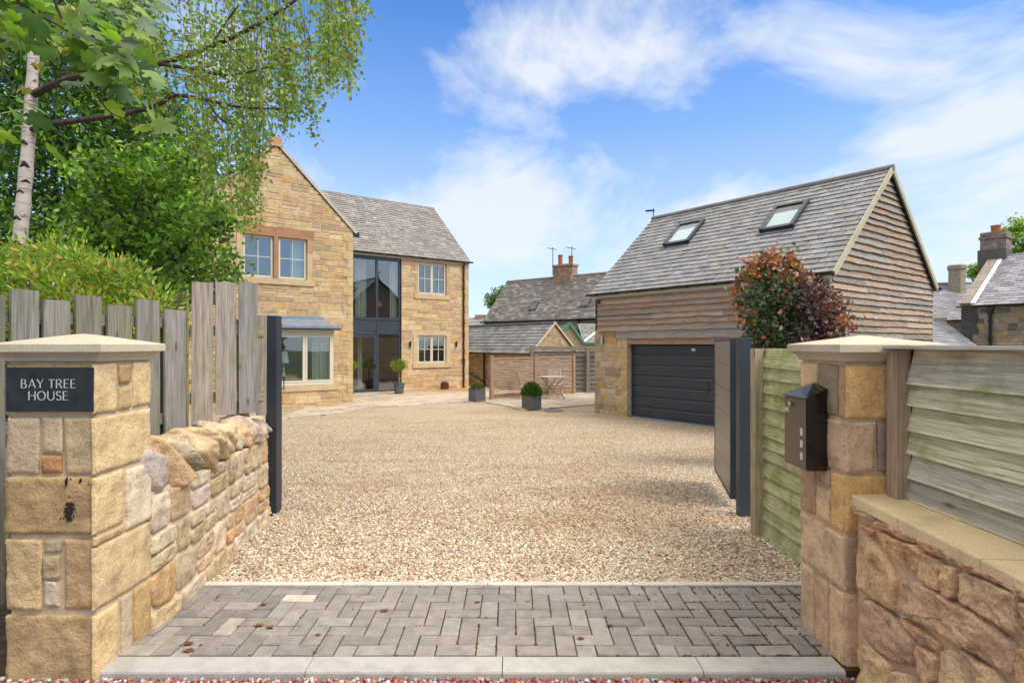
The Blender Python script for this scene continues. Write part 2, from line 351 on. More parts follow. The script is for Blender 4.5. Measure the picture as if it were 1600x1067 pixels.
t = MT('mossy_joint'); t.col(t.ramp(t.noise(t.world(), 30, 5, .7), [(.35, (.045, .03, .018)), (.55, (.10, .05, .018)), (.7, (.07, .07, .02))])); t.bump(t.noise(t.world(), 120, 4), 1, .008); M['joint'] = t.fin(1, .05)
t = MT('moss'); t.col(t.ramp(t.noise(t.world(), 60, 4, .7), [(.35, (.10, .045, .015)), (.5, (.16, .07, .02)), (.7, (.09, .08, .02))])); t.bump(t.noise(t.world(), 150, 4), 1, .006); M['moss'] = t.fin(1, .05)
t = MT('flagstone'); br = t.n('ShaderNodeTexBrick'); t.l(t.world((1, 1, 1), (0, 0, R(-37.2))), br.inputs['Vector'])
br.inputs['Scale'].default_value = 1.0; br.inputs['Brick Width'].default_value = .9; br.inputs['Row Height'].default_value = .6; br.inputs['Mortar Size'].default_value = .016; br.inputs['Color1'].default_value = (.56, .44, .31, 1); br.inputs['Color2'].default_value = (.40, .33, .26, 1); br.inputs['Mortar'].default_value = (.20, .15, .10, 1)
t.col(t.mixc(1.0, br.outputs[0], t.ramp(t.noise(t.world(), 2.5, 6, .7), [(.3, .78), (.7, 1.2)]), 'MULTIPLY')); M['flag'] = t.fin(.8, .25)
# ------------------------------------------------------------------ stone builders
TAN = [(.47, .33, .18), (.52, .39, .23), (.45, .30, .15), (.55, .43, .28), (.40, .28, .16), (.50, .30, .13), (.47, .30, .19), (.43, .27, .18), (.36, .27, .18), (.53, .37, .20), (.50, .37, .21)]
def jit(c, a=.08):
    k = random.uniform(1 - a, 1 + a); return tuple(max(0, x * k * random.uniform(1 - a * .4, 1 + a * .4)) for x in c)
def nz(x, y, z=0): return noise.noise(Vector((x, y, z)))
def poly_stone(mb, pos, pts, h, col, rough=.01, sub=3, seed=None, rings=((1, -.4), (.975, .45), (.93, .85), (.82, 1), (.66, 1), (.5, 1), (.34, 1), (.17, 1.02)), chaikin=1, fr=9.):
    """irregular stone with outline pts (a,b) on a wall surface pos(a,b,d)"""
    sd_ = random.uniform(0, 99) if seed is None else seed
    P = []
    for i, p in enumerate(pts):
        q = pts[(i + 1) % len(pts)]
        for k in range(sub): P.append((p[0] + (q[0] - p[0]) * k / sub, p[1] + (q[1] - p[1]) * k / sub))
    for _ in range(chaikin):
        P = [tuple(P[i][j] * .5 + (P[i - 1][j] + P[(i + 1) % len(P)][j]) * .25 for j in (0, 1)) for i in range(len(P))]
    cx = sum(p[0] for p in P) / len(P); cy = sum(p[1] for p in P) / len(P)
    vs = []; n = len(P)
    for s_, hh in rings:
        for p in P:
            a = cx + (p[0] - cx) * s_; b = cy + (p[1] - cy) * s_
            # keep the edge band the same width for long stones
            d = h * hh + ((1 if s_ < .93 else .25) * rough * (nz(a * fr, b * fr, sd_) + .6 * nz(a * fr * 3.3, b * fr * 3.3, sd_) + .35 * nz(a * fr * 8, b * fr * 8, sd_)) if hh > 0 else 0)
            vs.append(pos(a, b, d))
    vs.append(pos(cx, cy, h * 1.02 + rough * nz(cx * fr, cy * fr, sd_)))
    fs = []
    for r in range(len(rings) - 1):
        for i in range(n): fs.append((r * n + i, r * n + (i + 1) % n, (r + 1) * n + (i + 1) % n, (r + 1) * n + i))
    r = len(rings) - 1
    for i in range(n): fs.append((r * n + i, r * n + (i + 1) % n, len(vs) - 1))
    mb.mesh(vs, fs, col, raw=True)
def block_stone(mb, pos, a0, a1, b0, b1, h, col, rough=.004, n=10, edge=.0045, fr=9., jt=.004, amp2=.7):
    """squared stone: flat with a worn, slightly rounded arris and a tooled face"""
    sd_ = random.uniform(0, 99); q = [(a0, b0), (a1, b0), (a1, b1), (a0, b1)]
    q = [(x + random.uniform(-jt, jt), y + random.uniform(-jt, jt)) for x, y in q]
    na = max(4, int(n * min(1.6, (a1 - a0) / .2))); nb = max(4, int(n * min(1.6, (b1 - b0) / .2)))
    def prof(i, m, ln):
        e = edge / ln
        return [0, e * .35, e][i] if i < 3 else ([1 - e, 1 - e * .35, 1][i - m + 2] if i > m - 3 else e + (1 - 2 * e) * (i - 2) / (m - 4))
    vs = []; na += 4; nb += 4
    for j in range(nb + 1):
        v = prof(j, nb, b1 - b0)
        for i in range(na + 1):
            u = prof(i, na, a1 - a0)
            a = (q[0][0] * (1 - u) + q[1][0] * u) * (1 - v) + (q[3][0] * (1 - u) + q[2][0] * u) * v
            b = (q[0][1] * (1 - u) + q[1][1] * u) * (1 - v) + (q[3][1] * (1 - u) + q[2][1] * u) * v
            k = min(min(i, na - i), min(j, nb - j)); d = [-.004, h * .55, h * .93][k] if k < 3 else h
            if k > 0: d += rough * (nz(a * fr, b * fr, sd_) + amp2 * nz(a * fr * 4, b * fr * 4, sd_)) * (1 if k > 1 else .5)
            if k < 2:
                w_ = .0035 * nz(a * 30, b * 30, sd_ + 5); a += w_; b += w_ * .7
            vs.append(pos(a, b, d))
    fs = [(j * (na + 1) + i, j * (na + 1) + i + 1, (j + 1) * (na + 1) + i + 1, (j + 1) * (na + 1) + i) for j in range(nb) for i in range(na)]
    mb.mesh(vs, fs, col, raw=True)
def blob(mb, c, r, yaw=0, tilt=0, roll=0, p=2.6, amp=.18, n=14, col=(1, 1, 1), fr=2.2):
    Rm = Matrix.Rotation(yaw, 3, 'Z') @ Matrix.Rotation(tilt, 3, 'Y') @ Matrix.Rotation(roll, 3, 'X'); sd_ = random.uniform(0, 99)
    vs = []; fs = []; c = Vector(c)
    for i in range(n + 1):
        th = math.pi * i / n
        for k in range(2 * n):
            ph = math.pi * k / n; d = Vector((math.sin(th) * math.cos(ph), math.sin(th) * math.sin(ph), math.cos(th)))
            s_ = 1 / (abs(d.x) ** p + abs(d.y) ** p + abs(d.z) ** p) ** (1 / p)
            v = d * s_
            k_ = 1 + amp * (noise.noise(v * fr + Vector((sd_, 0, 0))) + .5 * noise.noise(v * fr * 3 + Vector((sd_, 9, 0))) + .22 * noise.noise(v * fr * 8 + Vector((sd_, 9, 7))))
            v = v * k_; vs.append(c + Rm @ Vector((v.x * r[0], v.y * r[1], v.z * r[2])))
    m = 2 * n
    for i in range(n):
        for k in range(m): fs.append((i * m + k, (i + 1) * m + k, (i + 1) * m + (k + 1) % m, i * m + (k + 1) % m))
    mb.mesh(vs, fs, col, raw=True)
def rock(mb, c, r, yaw, tilt, roll, col, rr, npt=22):
    import bmesh
    Rm = Matrix.Rotation(yaw, 3, 'Z') @ Matrix.Rotation(tilt, 3, 'Y') @ Matrix.Rotation(roll, 3, 'X'); bm = bmesh.new()
    for _ in range(npt):
        d = Vector((rr.gauss(0, 1), rr.gauss(0, 1), rr.gauss(0, 1))).normalized(); s_ = 1 / (abs(d.x) ** 5 + abs(d.y) ** 5 + abs(d.z) ** 5) ** .2; bm.verts.new(d * s_ * rr.uniform(.88, 1.06))
    bmesh.ops.convex_hull(bm, input=bm.verts[:]); 
    for v in [v for v in bm.verts if not v.link_faces]: bm.verts.remove(v)
    bmesh.ops.subdivide_edges(bm, edges=bm.edges[:], cuts=7, use_grid_fill=True)
    for _ in range(2): bmesh.ops.smooth_vert(bm, verts=bm.verts[:], factor=.5, use_axis_x=True, use_axis_y=True, use_axis_z=True)
    bm.normal_update(); sd_ = rr.uniform(0, 99); bm.verts.index_update(); vs = []
    for v in bm.verts:
        q = v.co + v.normal * (.07 * noise.noise(v.co * 2.6 + Vector((sd_, 0, 0))) + .05 * noise.noise(v.co * 7 + Vector((sd_, 3, 0))) + .02 * noise.noise(v.co * 17 + Vector((sd_, 3, 0))))
        vs.append(Vector(c) + Rm @ Vector((q.x * r[0], q.y * r[1], q.z * r[2])))
    mb.mesh(vs, [tuple(v.index for v in f.verts) for f in bm.faces], col, raw=True); bm.free()
# ------------------------------------------------------------------ ground and drive
ys = [-60, -30, -10, 0, 2, 2.6] + [2.8 + .4 * i for i in range(62)] + [30, 36, 45, 60, 90, 150, 300]
xs = [-300, -100, -40, -20, -10, -5, 0, 5, 10, 20, 40, 100, 300]
mb = MB()
vs = [(x, y, zt(y) - .06) for y in ys for x in xs]; nx = len(xs)
mb.mesh(vs, [(j * nx + i, j * nx + i + 1, (j + 1) * nx + i + 1, (j + 1) * nx + i) for j in range(len(ys) - 1) for i in range(nx - 1)])
struct(mb.build('ground', M['ground']))
def drive_l(y): return -2.12 - max(0, y - 5.3) * .75
def drive_r(y): return 1.99 + max(0, y - 4.7) * .8
mb = MB(); ys = [3.70 + .3 * i for i in range(78)]; nc = 8
vs = [(drive_l(y) + (drive_r(y) - drive_l(y)) * i / nc, y, zt(y) - .014) for y in ys for i in range(nc + 1)]
mb.mesh(vs, [(j * (nc + 1) + i, j * (nc + 1) + i + 1, (j + 1) * (nc + 1) + i + 1, (j + 1) * (nc + 1) + i) for j in range(len(ys) - 1) for i in range(nc)])
struct(mb.build('gravel_drive', M['gravel']))
mb = MB(); mb.face([(-2.6, 1.2, -.045), (1.75, 1.2, -.045), (1.75, 2.70, -.045), (-2.6, 2.70, -.045)]); struct(mb.build('pavement_edge', M['redgravel']))
mb = MB(); mb.face([(-60, -9, -.05), (60, -9, -.05), (60, 2.0, -.05), (-60, 2.0, -.05)], (.08, .08, .08)); struct(mb.build('road', M['concrete']))
mb = MB(); mb.face([(-6, 2.0, -.05), (-2.4, 2.0, -.05), (-2.3, 4.6, -.05), (-6, 4.6, -.05)]); struct(mb.build('planting_bed', M['litter']))
# pebbles
def pebbles(name, n, xf, y0, y1, size, cols, zf, ypow=1.0, label=None, cat=None, flat=.62):
    rng = np.random.default_rng(5)
    t = (1 + 5 ** .5) / 2
    iv = np.array([(-1, t, 0), (1, t, 0), (-1, -t, 0), (1, -t, 0), (0, -1, t), (0, 1, t), (0, -1, -t), (0, 1, -t), (t, 0, -1), (t, 0, 1), (-t, 0, -1), (-t, 0, 1)], float); iv /= np.linalg.norm(iv[0])
    fi = np.array([(0, 11, 5), (0, 5, 1), (0, 1, 7), (0, 7, 10), (0, 10, 11), (1, 5, 9), (5, 11, 4), (11, 10, 2), (10, 7, 6), (7, 1, 8), (3, 9, 4), (3, 4, 2), (3, 2, 6), (3, 6, 8), (3, 8, 9), (4, 9, 5), (2, 4, 11), (6, 2, 10), (8, 6, 7), (9, 8, 1)])
    y = y0 + (y1 - y0) * rng.random(n) ** ypow
    x = np.array([xf(q)[0] + (xf(q)[1] - xf(q)[0]) * r for q, r in zip(y, rng.random(n))])
    s = size * rng.uniform(.5, 1.25, n); rx = s * rng.uniform(.7, 1.3, n); ry = s * rng.uniform(.5, 1, n); rz = s * flat * rng.uniform(.5, 1.1, n)
    V = iv[None] * (1 + rng.uniform(-.28, .28, (n, 12, 1)))
    V = V * np.stack([rx, ry, rz], 1)[:, None, :]
    def rot(V, ang, i, j):
        c, s_ = np.cos(ang)[:, None], np.sin(ang)[:, None]; a, b = V[..., i].copy(), V[..., j].copy(); V[..., i] = a * c - b * s_; V[..., j] = a * s_ + b * c
    rot(V, rng.uniform(-.45, .45, n), 0, 2); rot(V, rng.uniform(-.45, .45, n), 1, 2); rot(V, rng.uniform(0, 6.28, n), 0, 1)
    z = np.array([zf(q) for q in y]) + rz * .45
    V += np.stack([x, y, z], 1)[:, None, :]
    F = (fi[None] + (np.arange(n) * 12)[:, None, None]).reshape(-1, 3)
    cols = np.array(cols); c = cols[rng.integers(0, len(cols), n)] * rng.uniform(.75, 1.15, (n, 1))
    if zf(10.) != zf(3.): c = c * np.array([[1 - .22 * g_, 1 - .32 * g_, 1 - .42 * g_] for g_ in (min(.75, max(0, (noise.noise(Vector((q_[0] * .45, q_[1] * 1.3, 3.))) + .5 * noise.noise(Vector((q_[0] * 1.6, q_[1] * 3.2, 9.))) + .25 * noise.noise(Vector((q_[0] * 6, q_[1] * 9, 9.))) - .08) * 2.6)) for q_ in zip(x, y))])
    o = npmesh(name, V.reshape(-1, 3), F, np.repeat(c, 20, axis=0), M['pebble'])
    return tag(o, label, cat, kind='stuff')
PC = [c for p, c in GCOL] + [(.66, .58, .47), (.55, .43, .30), (.72, .64, .54), (.30, .21, .14), (.60, .35, .24)]
def gx(y):
    l = max(drive_l(y), -.42 * y - .03) if y > 5.2 else -1.93 - sstep(3.7, 5.2, y) * .2
    return (l, min(drive_r(y), 1.99 if y < 5 else .42 * y))
pebbles('gravel', 105000, gx, 3.70, 14.5, .0108, PC, lambda y: zt(y) - .014, 1.75, 'loose buff and cream gravel chippings spread over the drive', 'gravel')
pebbles('gravel', 9000, lambda y: (-2.5, 1.75), 2.2, 2.695, .012, [c for p, c in RCOL] + [(.5, .5, .46), (.42, .18, .14)], lambda y: -.045 + .006, 1.0, 'loose red stone chippings in front of the pale kerb', 'gravel', .8)
# herringbone blocks
PX0, PX1, PY0, PY1 = -1.93, 2.02, 2.82, 3.645
u_ = .0985; mbp = MB(); rng = random.Random(3)
for i in range(-24, 22):
    for j in range(-3, 12):
        m = (i + j) % 4
        if m == 0: w_, h_ = 2, 1
        elif m == 2: w_, h_ = 1, 2
        else: continue
        g = .0030 + max(0, (i * u_ - .6)) * .0020; x0, y0 = i * u_ + .02, PY0 + j * u_ + .01
        x1, y1 = x0 + w_ * u_, y0 + h_ * u_
        x0, x1, y0, y1 = max(x0, PX0), min(x1, PX1), max(y0, PY0), min(y1, PY1)
        if x1 - x0 < .02 or y1 - y0 < .02: continue
        k = rng.random(); c = (.26, .225, .19) if k < .5 else ((.23, .20, .172) if k < .8 else (.29, .255, .215))
        if k > .97: c = (.36, .31, .26)
        if abs(i + 14) < 1 and j == 6: c = (.48, .42, .33)
        f = rng.uniform(.92, 1.08); c = tuple(q * f for q in c); dz = rng.uniform(-.0025, .0015); tx, ty = rng.uniform(-.002, .002), rng.uniform(-.002, .002)
        x0 += g; x1 -= g; y0 += g; y1 -= g; e = .004
        vs = [(x0, y0, -.03), (x1, y0, -.03), (x1, y1, -.03), (x0, y1, -.03), (x0, y0, dz - .0035), (x1, y0, dz - .0035), (x1, y1, dz - .0035), (x0, y1, dz - .0035),
              (x0 + e, y0 + e, dz - tx - ty), (x1 - e, y0 + e, dz + tx - ty), (x1 - e, y1 - e, dz + tx + ty), (x0 + e, y1 - e, dz - tx + ty)]
        mbp.mesh(vs, [(0, 1, 5, 4), (1, 2, 6, 5), (2, 3, 7, 6), (3, 0, 4, 7), (4, 5, 9, 8), (5, 6, 10, 9), (6, 7, 11, 10), (7, 4, 8, 11), (8, 9, 10, 11)], c)
struct(mbp.build('block_paving', M['paver']))
mb = MB(); mb.face([(PX0, PY0, -.008), (PX1, PY0, -.008), (PX1, PY1, -.008), (PX0, PY1, -.008)]); struct(mb.build('paving_joints', M['joint']))
# moss clumps along the joints, thickest beside the right pillar
rng2 = random.Random(11); mb = MB()
for _ in range(3200):
    i = rng2.randint(-19, 18); j = rng2.randint(0, 8)
    if rng2.random() > .04 + .96 * sstep(.5, 1.5, i * u_) ** 1.3: continue
    x, y = i * u_ + .02, PY0 + j * u_ + .01
    if rng2.random() < .5: x += rng2.uniform(0, u_)
    else: y += rng2.uniform(0, u_)
    if (x > 1.53 and y < 3.17) or y > PY1 - .01 or x > 1.95: continue
    # only on real joints
    m = (int(math.floor((x - .02) / u_ + 1e-6)) + int(math.floor((y - PY0 - .01) / u_ + 1e-6))) % 4
    r_ = rng2.uniform(.004, .0095); st = random.getstate(); r_ *= .8; blob(mb, (x, y, -.004), (r_ * rng2.uniform(1, 2.0), r_ * rng2.uniform(1, 1.8), .0065), rng2.uniform(0, 3), p=2, amp=.6, n=4, fr=1.5); random.setstate(st)
tag(mb.build('moss', M['moss']), 'rusty brown moss growing in the paving joints', 'moss', kind='stuff')
mb = MB()
for x0, x1 in ((-1.90, -.953), (-.949, -.047), (-.043, .880), (.884, 1.535)):
    e = .012; dz = random.uniform(-.002, .002)
    prof = [(2.69, -.12), (2.69, -.012), (2.694, -.004), (2.702, 0), (2.816, 0.001), (2.816, -.12)]
    vs = [(x0, y, z + dz) for y, z in prof] + [(x1, y, z + dz) for y, z in prof]; n = len(prof)
    mb.mesh(vs, [(k, k + 1, n + k + 1, n + k)[::-1] for k in range(n - 1)] + [tuple(range(n)), tuple(reversed(range(n, 2 * n)))], jit((.43, .40, .35), .04))
struct(mb.build('front_kerb', M['concrete']))
mb = MB()
for k in range(4): mb.box(-1.97 + k * .91, -1.97 + k * .91 + .906 if k < 3 else 2.0, 3.648, 3.70, -.12, .004, jit((.55, .50, .42), .04))
struct(mb.build('back_kerb', M['concrete'], bevel=.004))
mb = MB(); mb.box(1.537, 1.75, 2.70, 2.819, -.12, -.003); struct(mb.build('mortar_haunch', M['joint']))
# fallen leaves and twigs on the paving
rng2 = random.Random(4)
leafs = [(-1.0, 3.02), (-1.35, 3.12), (-1.28, 3.10), (-1.62, 2.93), (-1.58, 2.86), (-.72, 3.3), (.35, 2.98), (.52, 3.12), (-1.43, 3.37), (1.42, 3.9), (1.36, 3.96), (-.2, 3.4)]
for k, (x, y) in enumerate(leafs):
    mb = MB(); a = rng2.uniform(0, 6.28); s_ = rng2.uniform(.012, .022); pts = []
    for q in range(9):
        b = 2 * math.pi * q / 9; r_ = s_ * (1 if q % 2 else .62); pts.append((x + r_ * math.cos(b + a) * 1.5, y + r_ * math.sin(b + a), .006 + rng2.uniform(0, .006) + zt(y)))
    mb.face(pts, rng2.choice([(.16, .05, .02), (.20, .08, .03), (.11, .06, .03)]))
    for q in pts[:0]: pass
    o = mb.build('fallen_leaf', M['pebble']); o.modifiers.new('thickness', 'SOLIDIFY').thickness = .0015
    tag(o, 'small curled russet fallen leaf lying on the drive or the grey paving', 'fallen leaf', 'fallen leaves on the ground')
# ------------------------------------------------------------------ left gate pillar
LX0, LX1, LY0, LY1 = -2.31, -1.905, 2.69, 3.08
pil = thing('gate_pillar', 'square sandstone gate pillar carrying the slate name plate', 'gate pillar', (-2.1, 2.88, -.05))
def zl(y): return EYE - (y - HY) * LY0 / FPX
mb = MB(); mb.box(LX0 + .006, LX1 - .006, LY0 + .006, LY1 - .006, -.15, 1.42, (.62, .47, .28))
mb.build('mortar_core', M['mortar'], pil)
mb = MB()
fpos = lambda a, b, d: (a, LY0 + .006 - d, b)
fx = lambda p: (p - 800) / FPX * LY0
BR = (.46, .30, .14); PL = (.60, .46, .28); OR = (.60, .38, .17); GY = (.56, .42, .26)
def FS(x0, x1, y0, y1, c, rough=.003, h=.012): block_stone(mb, fpos, fx(x0), fx(x1), zl(y1), zl(y0), h, jit(c, .03), rough, n=12)
FS(10.5, 149, 569, 644, OR)
FS(11, 62, 652, 740, GY); FS(65, 98, 652, 708, GY); FS(66, 98, 711, 739, (.48, .24, .10), .006); FS(101, 149, 652, 740, (.58, .42, .23))
FS(10, 149, 745, 834, BR, .012, .016)
FS(10, 66, 841, 952, (.58, .40, .2), .010, .014); FS(70, 97, 843, 863, (.42, .34, .22), .006); FS(68, 95, 868, 904, (.5, .36, .2), .008, .016); FS(70, 92, 907, 948, (.6, .48, .34), .008, .014); FS(101, 149, 841, 952, (.52, .34, .17), .008, .014)
FS(10, 149, 960, 1072, (.50, .34, .17), .010, .014)
spos = lambda a, b, d: (LX1 - .006 + d, a, b)
sy = lambda p: -LX1 * FPX / (800 - p)
def SS(x0, x1, y0, y1, c, rough=.003, h=.012): block_stone(mb, spos, sy(x0), sy(x1), zl(y1), zl(y0), h, jit(c, .03), rough, n=12)
PS = (.72, .51, .26)
SS(147, 182, 569, 646, PS); SS(185, 204, 570, 604, (.52, .34, .16), .008); SS(185, 204, 610, 645, (.54, .38, .18), .006); SS(208, 235, 569, 644, PS)
SS(147, 235, 652, 740, PS)
SS(147, 192, 745, 834, PS, .005); SS(196, 235, 748, 850, (.72, .58, .38), .006, .016)
SS(147, 235, 854, 952, (.66, .47, .25), .005); SS(147, 193, 838, 852, (.58, .40, .2), .004)
SS(147, 184, 960, 1072, PS, .006); SS(188, 206, 958, 1072, (.6, .47, .3), .006); SS(209, 235, 958, 1072, (.55, .36, .16), .006)
bpos = lambda a, b, d: (LX0 + .006 - d, a, b)
for z0, z1 in ((-.1, .26), (.29, .61), (.63, .89), (.91, 1.17), (1.19, 1.41)): block_stone(mb, lambda a, b, d: (LX0 + .006 - d, LY0 + LY1 - a, b), LY0, LY1, z0, z1, .012, jit(PS, .06), n=8)
for z0, z1 in ((-.1, .26), (.29, .61), (.63, .89), (.91, 1.17), (1.19, 1.41)): block_stone(mb, lambda a, b, d: (LX0 + LX1 - a, LY1 - .006 + d, b), LX0, LX1, z0, z1, .012, jit(PS, .06), n=8)
mb.build('stone_shaft', M['pillar'], pil, smooth=True)
# dark stain on the rock-faced block, a thin crust
mb = MB(); rs = random.Random(8)
for _ in range(110):
    px = 111 + rs.gauss(0, 5); py = rs.uniform(749, 812) - (10 if px > 118 else 0); r_ = rs.uniform(.002, .006) * (1.3 if abs(px - 110) < 5 else .7)
    if rs.random() < .12: px = rs.uniform(128, 146); py = rs.uniform(748, 770)
    st = random.getstate(); blob(mb, (fx(px), LY0 - .010, zl(py)), (r_, .002, r_ * rs.uniform(1, 2.2)), 0, rs.uniform(-.5, .5), p=2, amp=.9, n=4, fr=1.4); random.setstate(st)
mb.build('black_crust', m_flat('black_lichen', (.03, .026, .022), .9, .1), pil)
def cap(parent, x0, x1, y0, y1, z, apex):
    """moulded cap: cavetto, fillet, slab and shallow pyramid"""
    mb = MB(); o = .052; prof = [(.004, z), (.012, z + .004), (.016, z + .018), (.026, z + .032), (.034, z + .036), (.036, z + .044), (o, z + .046), (o, z + .080), (o - .004, z + .083)]
    vs = [];
    for d, zz in prof: vs += [(x0 - d, y0 - d, zz), (x1 + d, y0 - d, zz), (x1 + d, y1 + d, zz), (x0 - d, y1 + d, zz)]
    fs = [(4 * i + k, 4 * i + (k + 1) % 4, 4 * i + 4 + (k + 1) % 4, 4 * i + 4 + k) for i in range(len(prof) - 1) for k in range(4)]
    cx, cy = (x0 + x1) / 2, (y0 + y1) / 2; q = .035
    b = len(vs); vs += [(cx - q, cy - q, apex - .004), (cx + q, cy - q, apex - .004), (cx + q, cy + q, apex - .004), (cx - q, cy + q, apex - .004), (cx, cy, apex)]
    fs += [(b - 4 + k, b - 4 + (k + 1) % 4, b + (k + 1) % 4, b + k) for k in range(4)] + [(b + k, b + (k + 1) % 4, b + 4) for k in range(4)]
    mb.mesh(vs, fs, (.56, .47, .33)); mb.build('cap_stone', M['cap'], parent)
cap(pil, LX0, LX1, LY0, LY1, 1.42, 1.552)
# name plate
def zl2(y): return EYE - (y - HY) * 2.668 / FPX
sg = thing('name_plate', 'black slate name plate lettered in silver on the left pillar', 'name plate', (-2.11, 2.67, zl2(643)))
t = MT('black_slate'); a = t.noise(t.world(), 20, 5); t.col(t.ramp(a, [(.3, (.014, .015, .018)), (.7, (.030, .032, .037))])); M['bslate'] = t.fin(.5, .4)
mb = MB(); px = lambda p: (p - 800) / FPX * 2.668
mb.box(px(9), px(146), 2.668, 2.684, zl2(643), zl2(574)); mb.build('plate', M['bslate'], sg, bevel=.0015)
def glyphs(mb, text, cxp, y0p, y1p, width_px, yplane):
    TK, TN = .135, .085
    GL = {'B': (.60, [('l', .07, 0, .07, 1, TK), ('a', .24, .755, .22, .222, -90, 90, TK, TN), ('a', .26, .27, .27, .247, -90, 90, TK, TN), ('l', .07, .977, .25, .977, TN * .6), ('l', .07, .52, .27, .52, TN * .6), ('l', .07, .023, .27, .023, TN * .6)]),
          'A': (.72, [('l', .03, 0, .36, 1, TN * .8), ('l', .36, 1, .69, 0, TK), ('l', .16, .32, .56, .32, TN * .65)]),
          'Y': (.64, [('l', .02, 1, .32, .5, TK), ('l', .62, 1, .33, .5, TN * .8), ('l', .325, .55, .325, 0, TK)]),
          'T': (.60, [('l', .30, 0, .30, 1, TK), ('l', .0, .96, .60, .96, TN * .8)]),
          'R': (.64, [('l', .07, 0, .07, 1, TK), ('a', .26, .735, .24, .242, -90, 90, TK, TN), ('l', .07, .977, .27, .977, TN * .6), ('l', .07, .50, .27, .50, TN * .6), ('l', .28, .5, .60, 0, TK)]),
          'E': (.54, [('l', .07, 0, .07, 1, TK), ('l', .07, .965, .50, .965, TN * .75), ('l', .07, .52, .44, .52, TN * .75), ('l', .07, .035, .53, .035, TN * .75)]),
          'H': (.72, [('l', .07, 0, .07, 1, TK), ('l', .65, 0, .65, 1, TK), ('l', .07, .52, .65, .52, TN * .75)]),
          'O': (.86, [('a', .43, .5, .365, .475, 0, 360, TK, TN)]),
          'U': (.72, [('l', .07, .32, .07, 1, TK), ('l', .65, .32, .65, 1, TK * .75), ('a', .36, .32, .29, .295, 180, 360, TK, TN)]),
          'S': (.54, [('a', .27, .745, .20, .225, 20, 270, TK, TN), ('a', .27, .27, .21, .245, -160, 90, TK, TN)]), ' ': (.26, [])}
    gap = .115; tot = sum(GL[c][0] + gap for c in text) - gap
    H = (y1p - y0p) / FPX * yplane; sx = width_px / FPX * yplane / tot; x = (cxp - 800) / FPX * yplane - width_px / FPX * yplane / 2; zb = EYE - (y1p - HY) * yplane / FPX
    def strip(L_, R_):
        for i in range(len(L_) - 1):
            f = [L_[i], L_[i + 1], R_[i + 1], R_[i]]
            mb.face([(x + q[0] * sx, yplane - .0022 + random.uniform(-1e-4, 1e-4), zb + q[1] * H) for q in f])
    for c in text:
        adv, st = GL[c]
        for s_ in st:
            if s_[0] == 'l':
                _, x0, y0, x1, y1, wd = s_; d = Vector((x1 - x0, y1 - y0)).normalized(); n = Vector((-d.y, d.x)) * wd / 2
                strip([(x0 + n.x, y0 + n.y), (x1 + n.x, y1 + n.y)], [(x0 - n.x, y0 - n.y), (x1 - n.x, y1 - n.y)])
            else:
                _, cx, cy, rx, ry, a0, a1, tk, tn = s_; L_, R_ = [], []
                for k in range(25):
                    a = R(a0 + (a1 - a0) * k / 24); wd = (tn + (tk - tn) * abs(math.cos(a)) ** 1.4) / 2; n = Vector((math.cos(a) * ry, math.sin(a) * rx)).normalized()
                    L_.append((cx + rx * math.cos(a) + n.x * wd, cy + ry * math.sin(a) + n.y * wd)); R_.append((cx + rx * math.cos(a) - n.x * wd, cy + ry * math.sin(a) - n.y * wd))
                strip(L_, R_)
        x += (adv + gap) * sx
mb = MB(); glyphs(mb, 'BAY TREE', 76.2, 592.4, 606.2, 86, 2.667); glyphs(mb, 'HOUSE', 76.0, 611.0, 625.2, 62.5, 2.667)
mb.build('lettering', m_flat('silver_lettering', (.52, .50, .46), .45, .4), sg)
# ------------------------------------------------------------------ right gate pillar
RX0, RX1, RY0, RY1 = 1.56, 1.965, 2.745, 3.155
pil = thing('gate_pillar', 'square pinkish sandstone gate pillar with the letterbox on its side', 'gate pillar', (1.76, 2.95, -.05))
mb = MB(); mb.box(RX0 + .006, RX1 - .006, RY0 + .006, RY1 - .006, -.15, 1.42, (.66, .49, .29)); mb.build('mortar_core', M['mortar'], pil)
mb = MB()
ZR = [-.08, .338, .612, .892, 1.145, 1.412]
fp = lambda a, b, d: (a, RY0 + .006 - d, b)
lp = lambda a, b, d: (RX0 + .006 - d, RY0 + RY1 - a, b)      # left face, a measured so that it runs towards the camera
OR2 = (.76, .45, .18); PK = (.76, .50, .27); PP = (.70, .46, .28); TN2 = (.76, .52, .27)
g = .008
def RF(r, a0, a1, c, f=0, t_=1, rough=.007, h=.014):
    z0, z1 = ZR[r] + g, ZR[r + 1] - g; dz = z1 - z0
    block_stone(mb, fp, a0, a1, z0 + dz * f, z0 + dz * t_, h, jit(c, .03), rough, n=12)
def RL(r, y0, y1, c, f=0, t_=1, rough=.006, h=.013):
    z0, z1 = ZR[r] + g, ZR[r + 1] - g; dz = z1 - z0
    block_stone(mb, lp, RY0 + RY1 - y1, RY0 + RY1 - y0, z0 + dz * f, z0 + dz * t_, h, jit(c, .03), rough, n=12)
RF(4, 1.562, 1.775, OR2); RF(4, 1.785, RX1, (.5, .36, .2))
RF(3, 1.562, 1.70, PP); RF(3, 1.712, RX1, (.36, .24, .19))
RF(2, 1.562, 1.77, OR2); RF(2, 1.78, RX1, TN2); RF(1, 1.562, RX1, (.46, .31, .2)); RF(0, 1.562, RX1, PP, rough=.008)
RL(4, 2.747, 2.79, (.52, .32, .16)); RL(4, 2.80, 2.975, (.33, .25, .16), rough=.010); RL(4, 2.985, RY1, TN2)
RL(3, 2.747, 2.90, PP); RL(3, 2.91, RY1, PK)
RL(2, 2.747, 2.86, OR2); RL(2, 2.872, 2.995, TN2, 0, .62); RL(2, 2.872, 2.995, (.5, .33, .2), .67, 1); RL(2, 3.005, RY1, (.54, .35, .19))
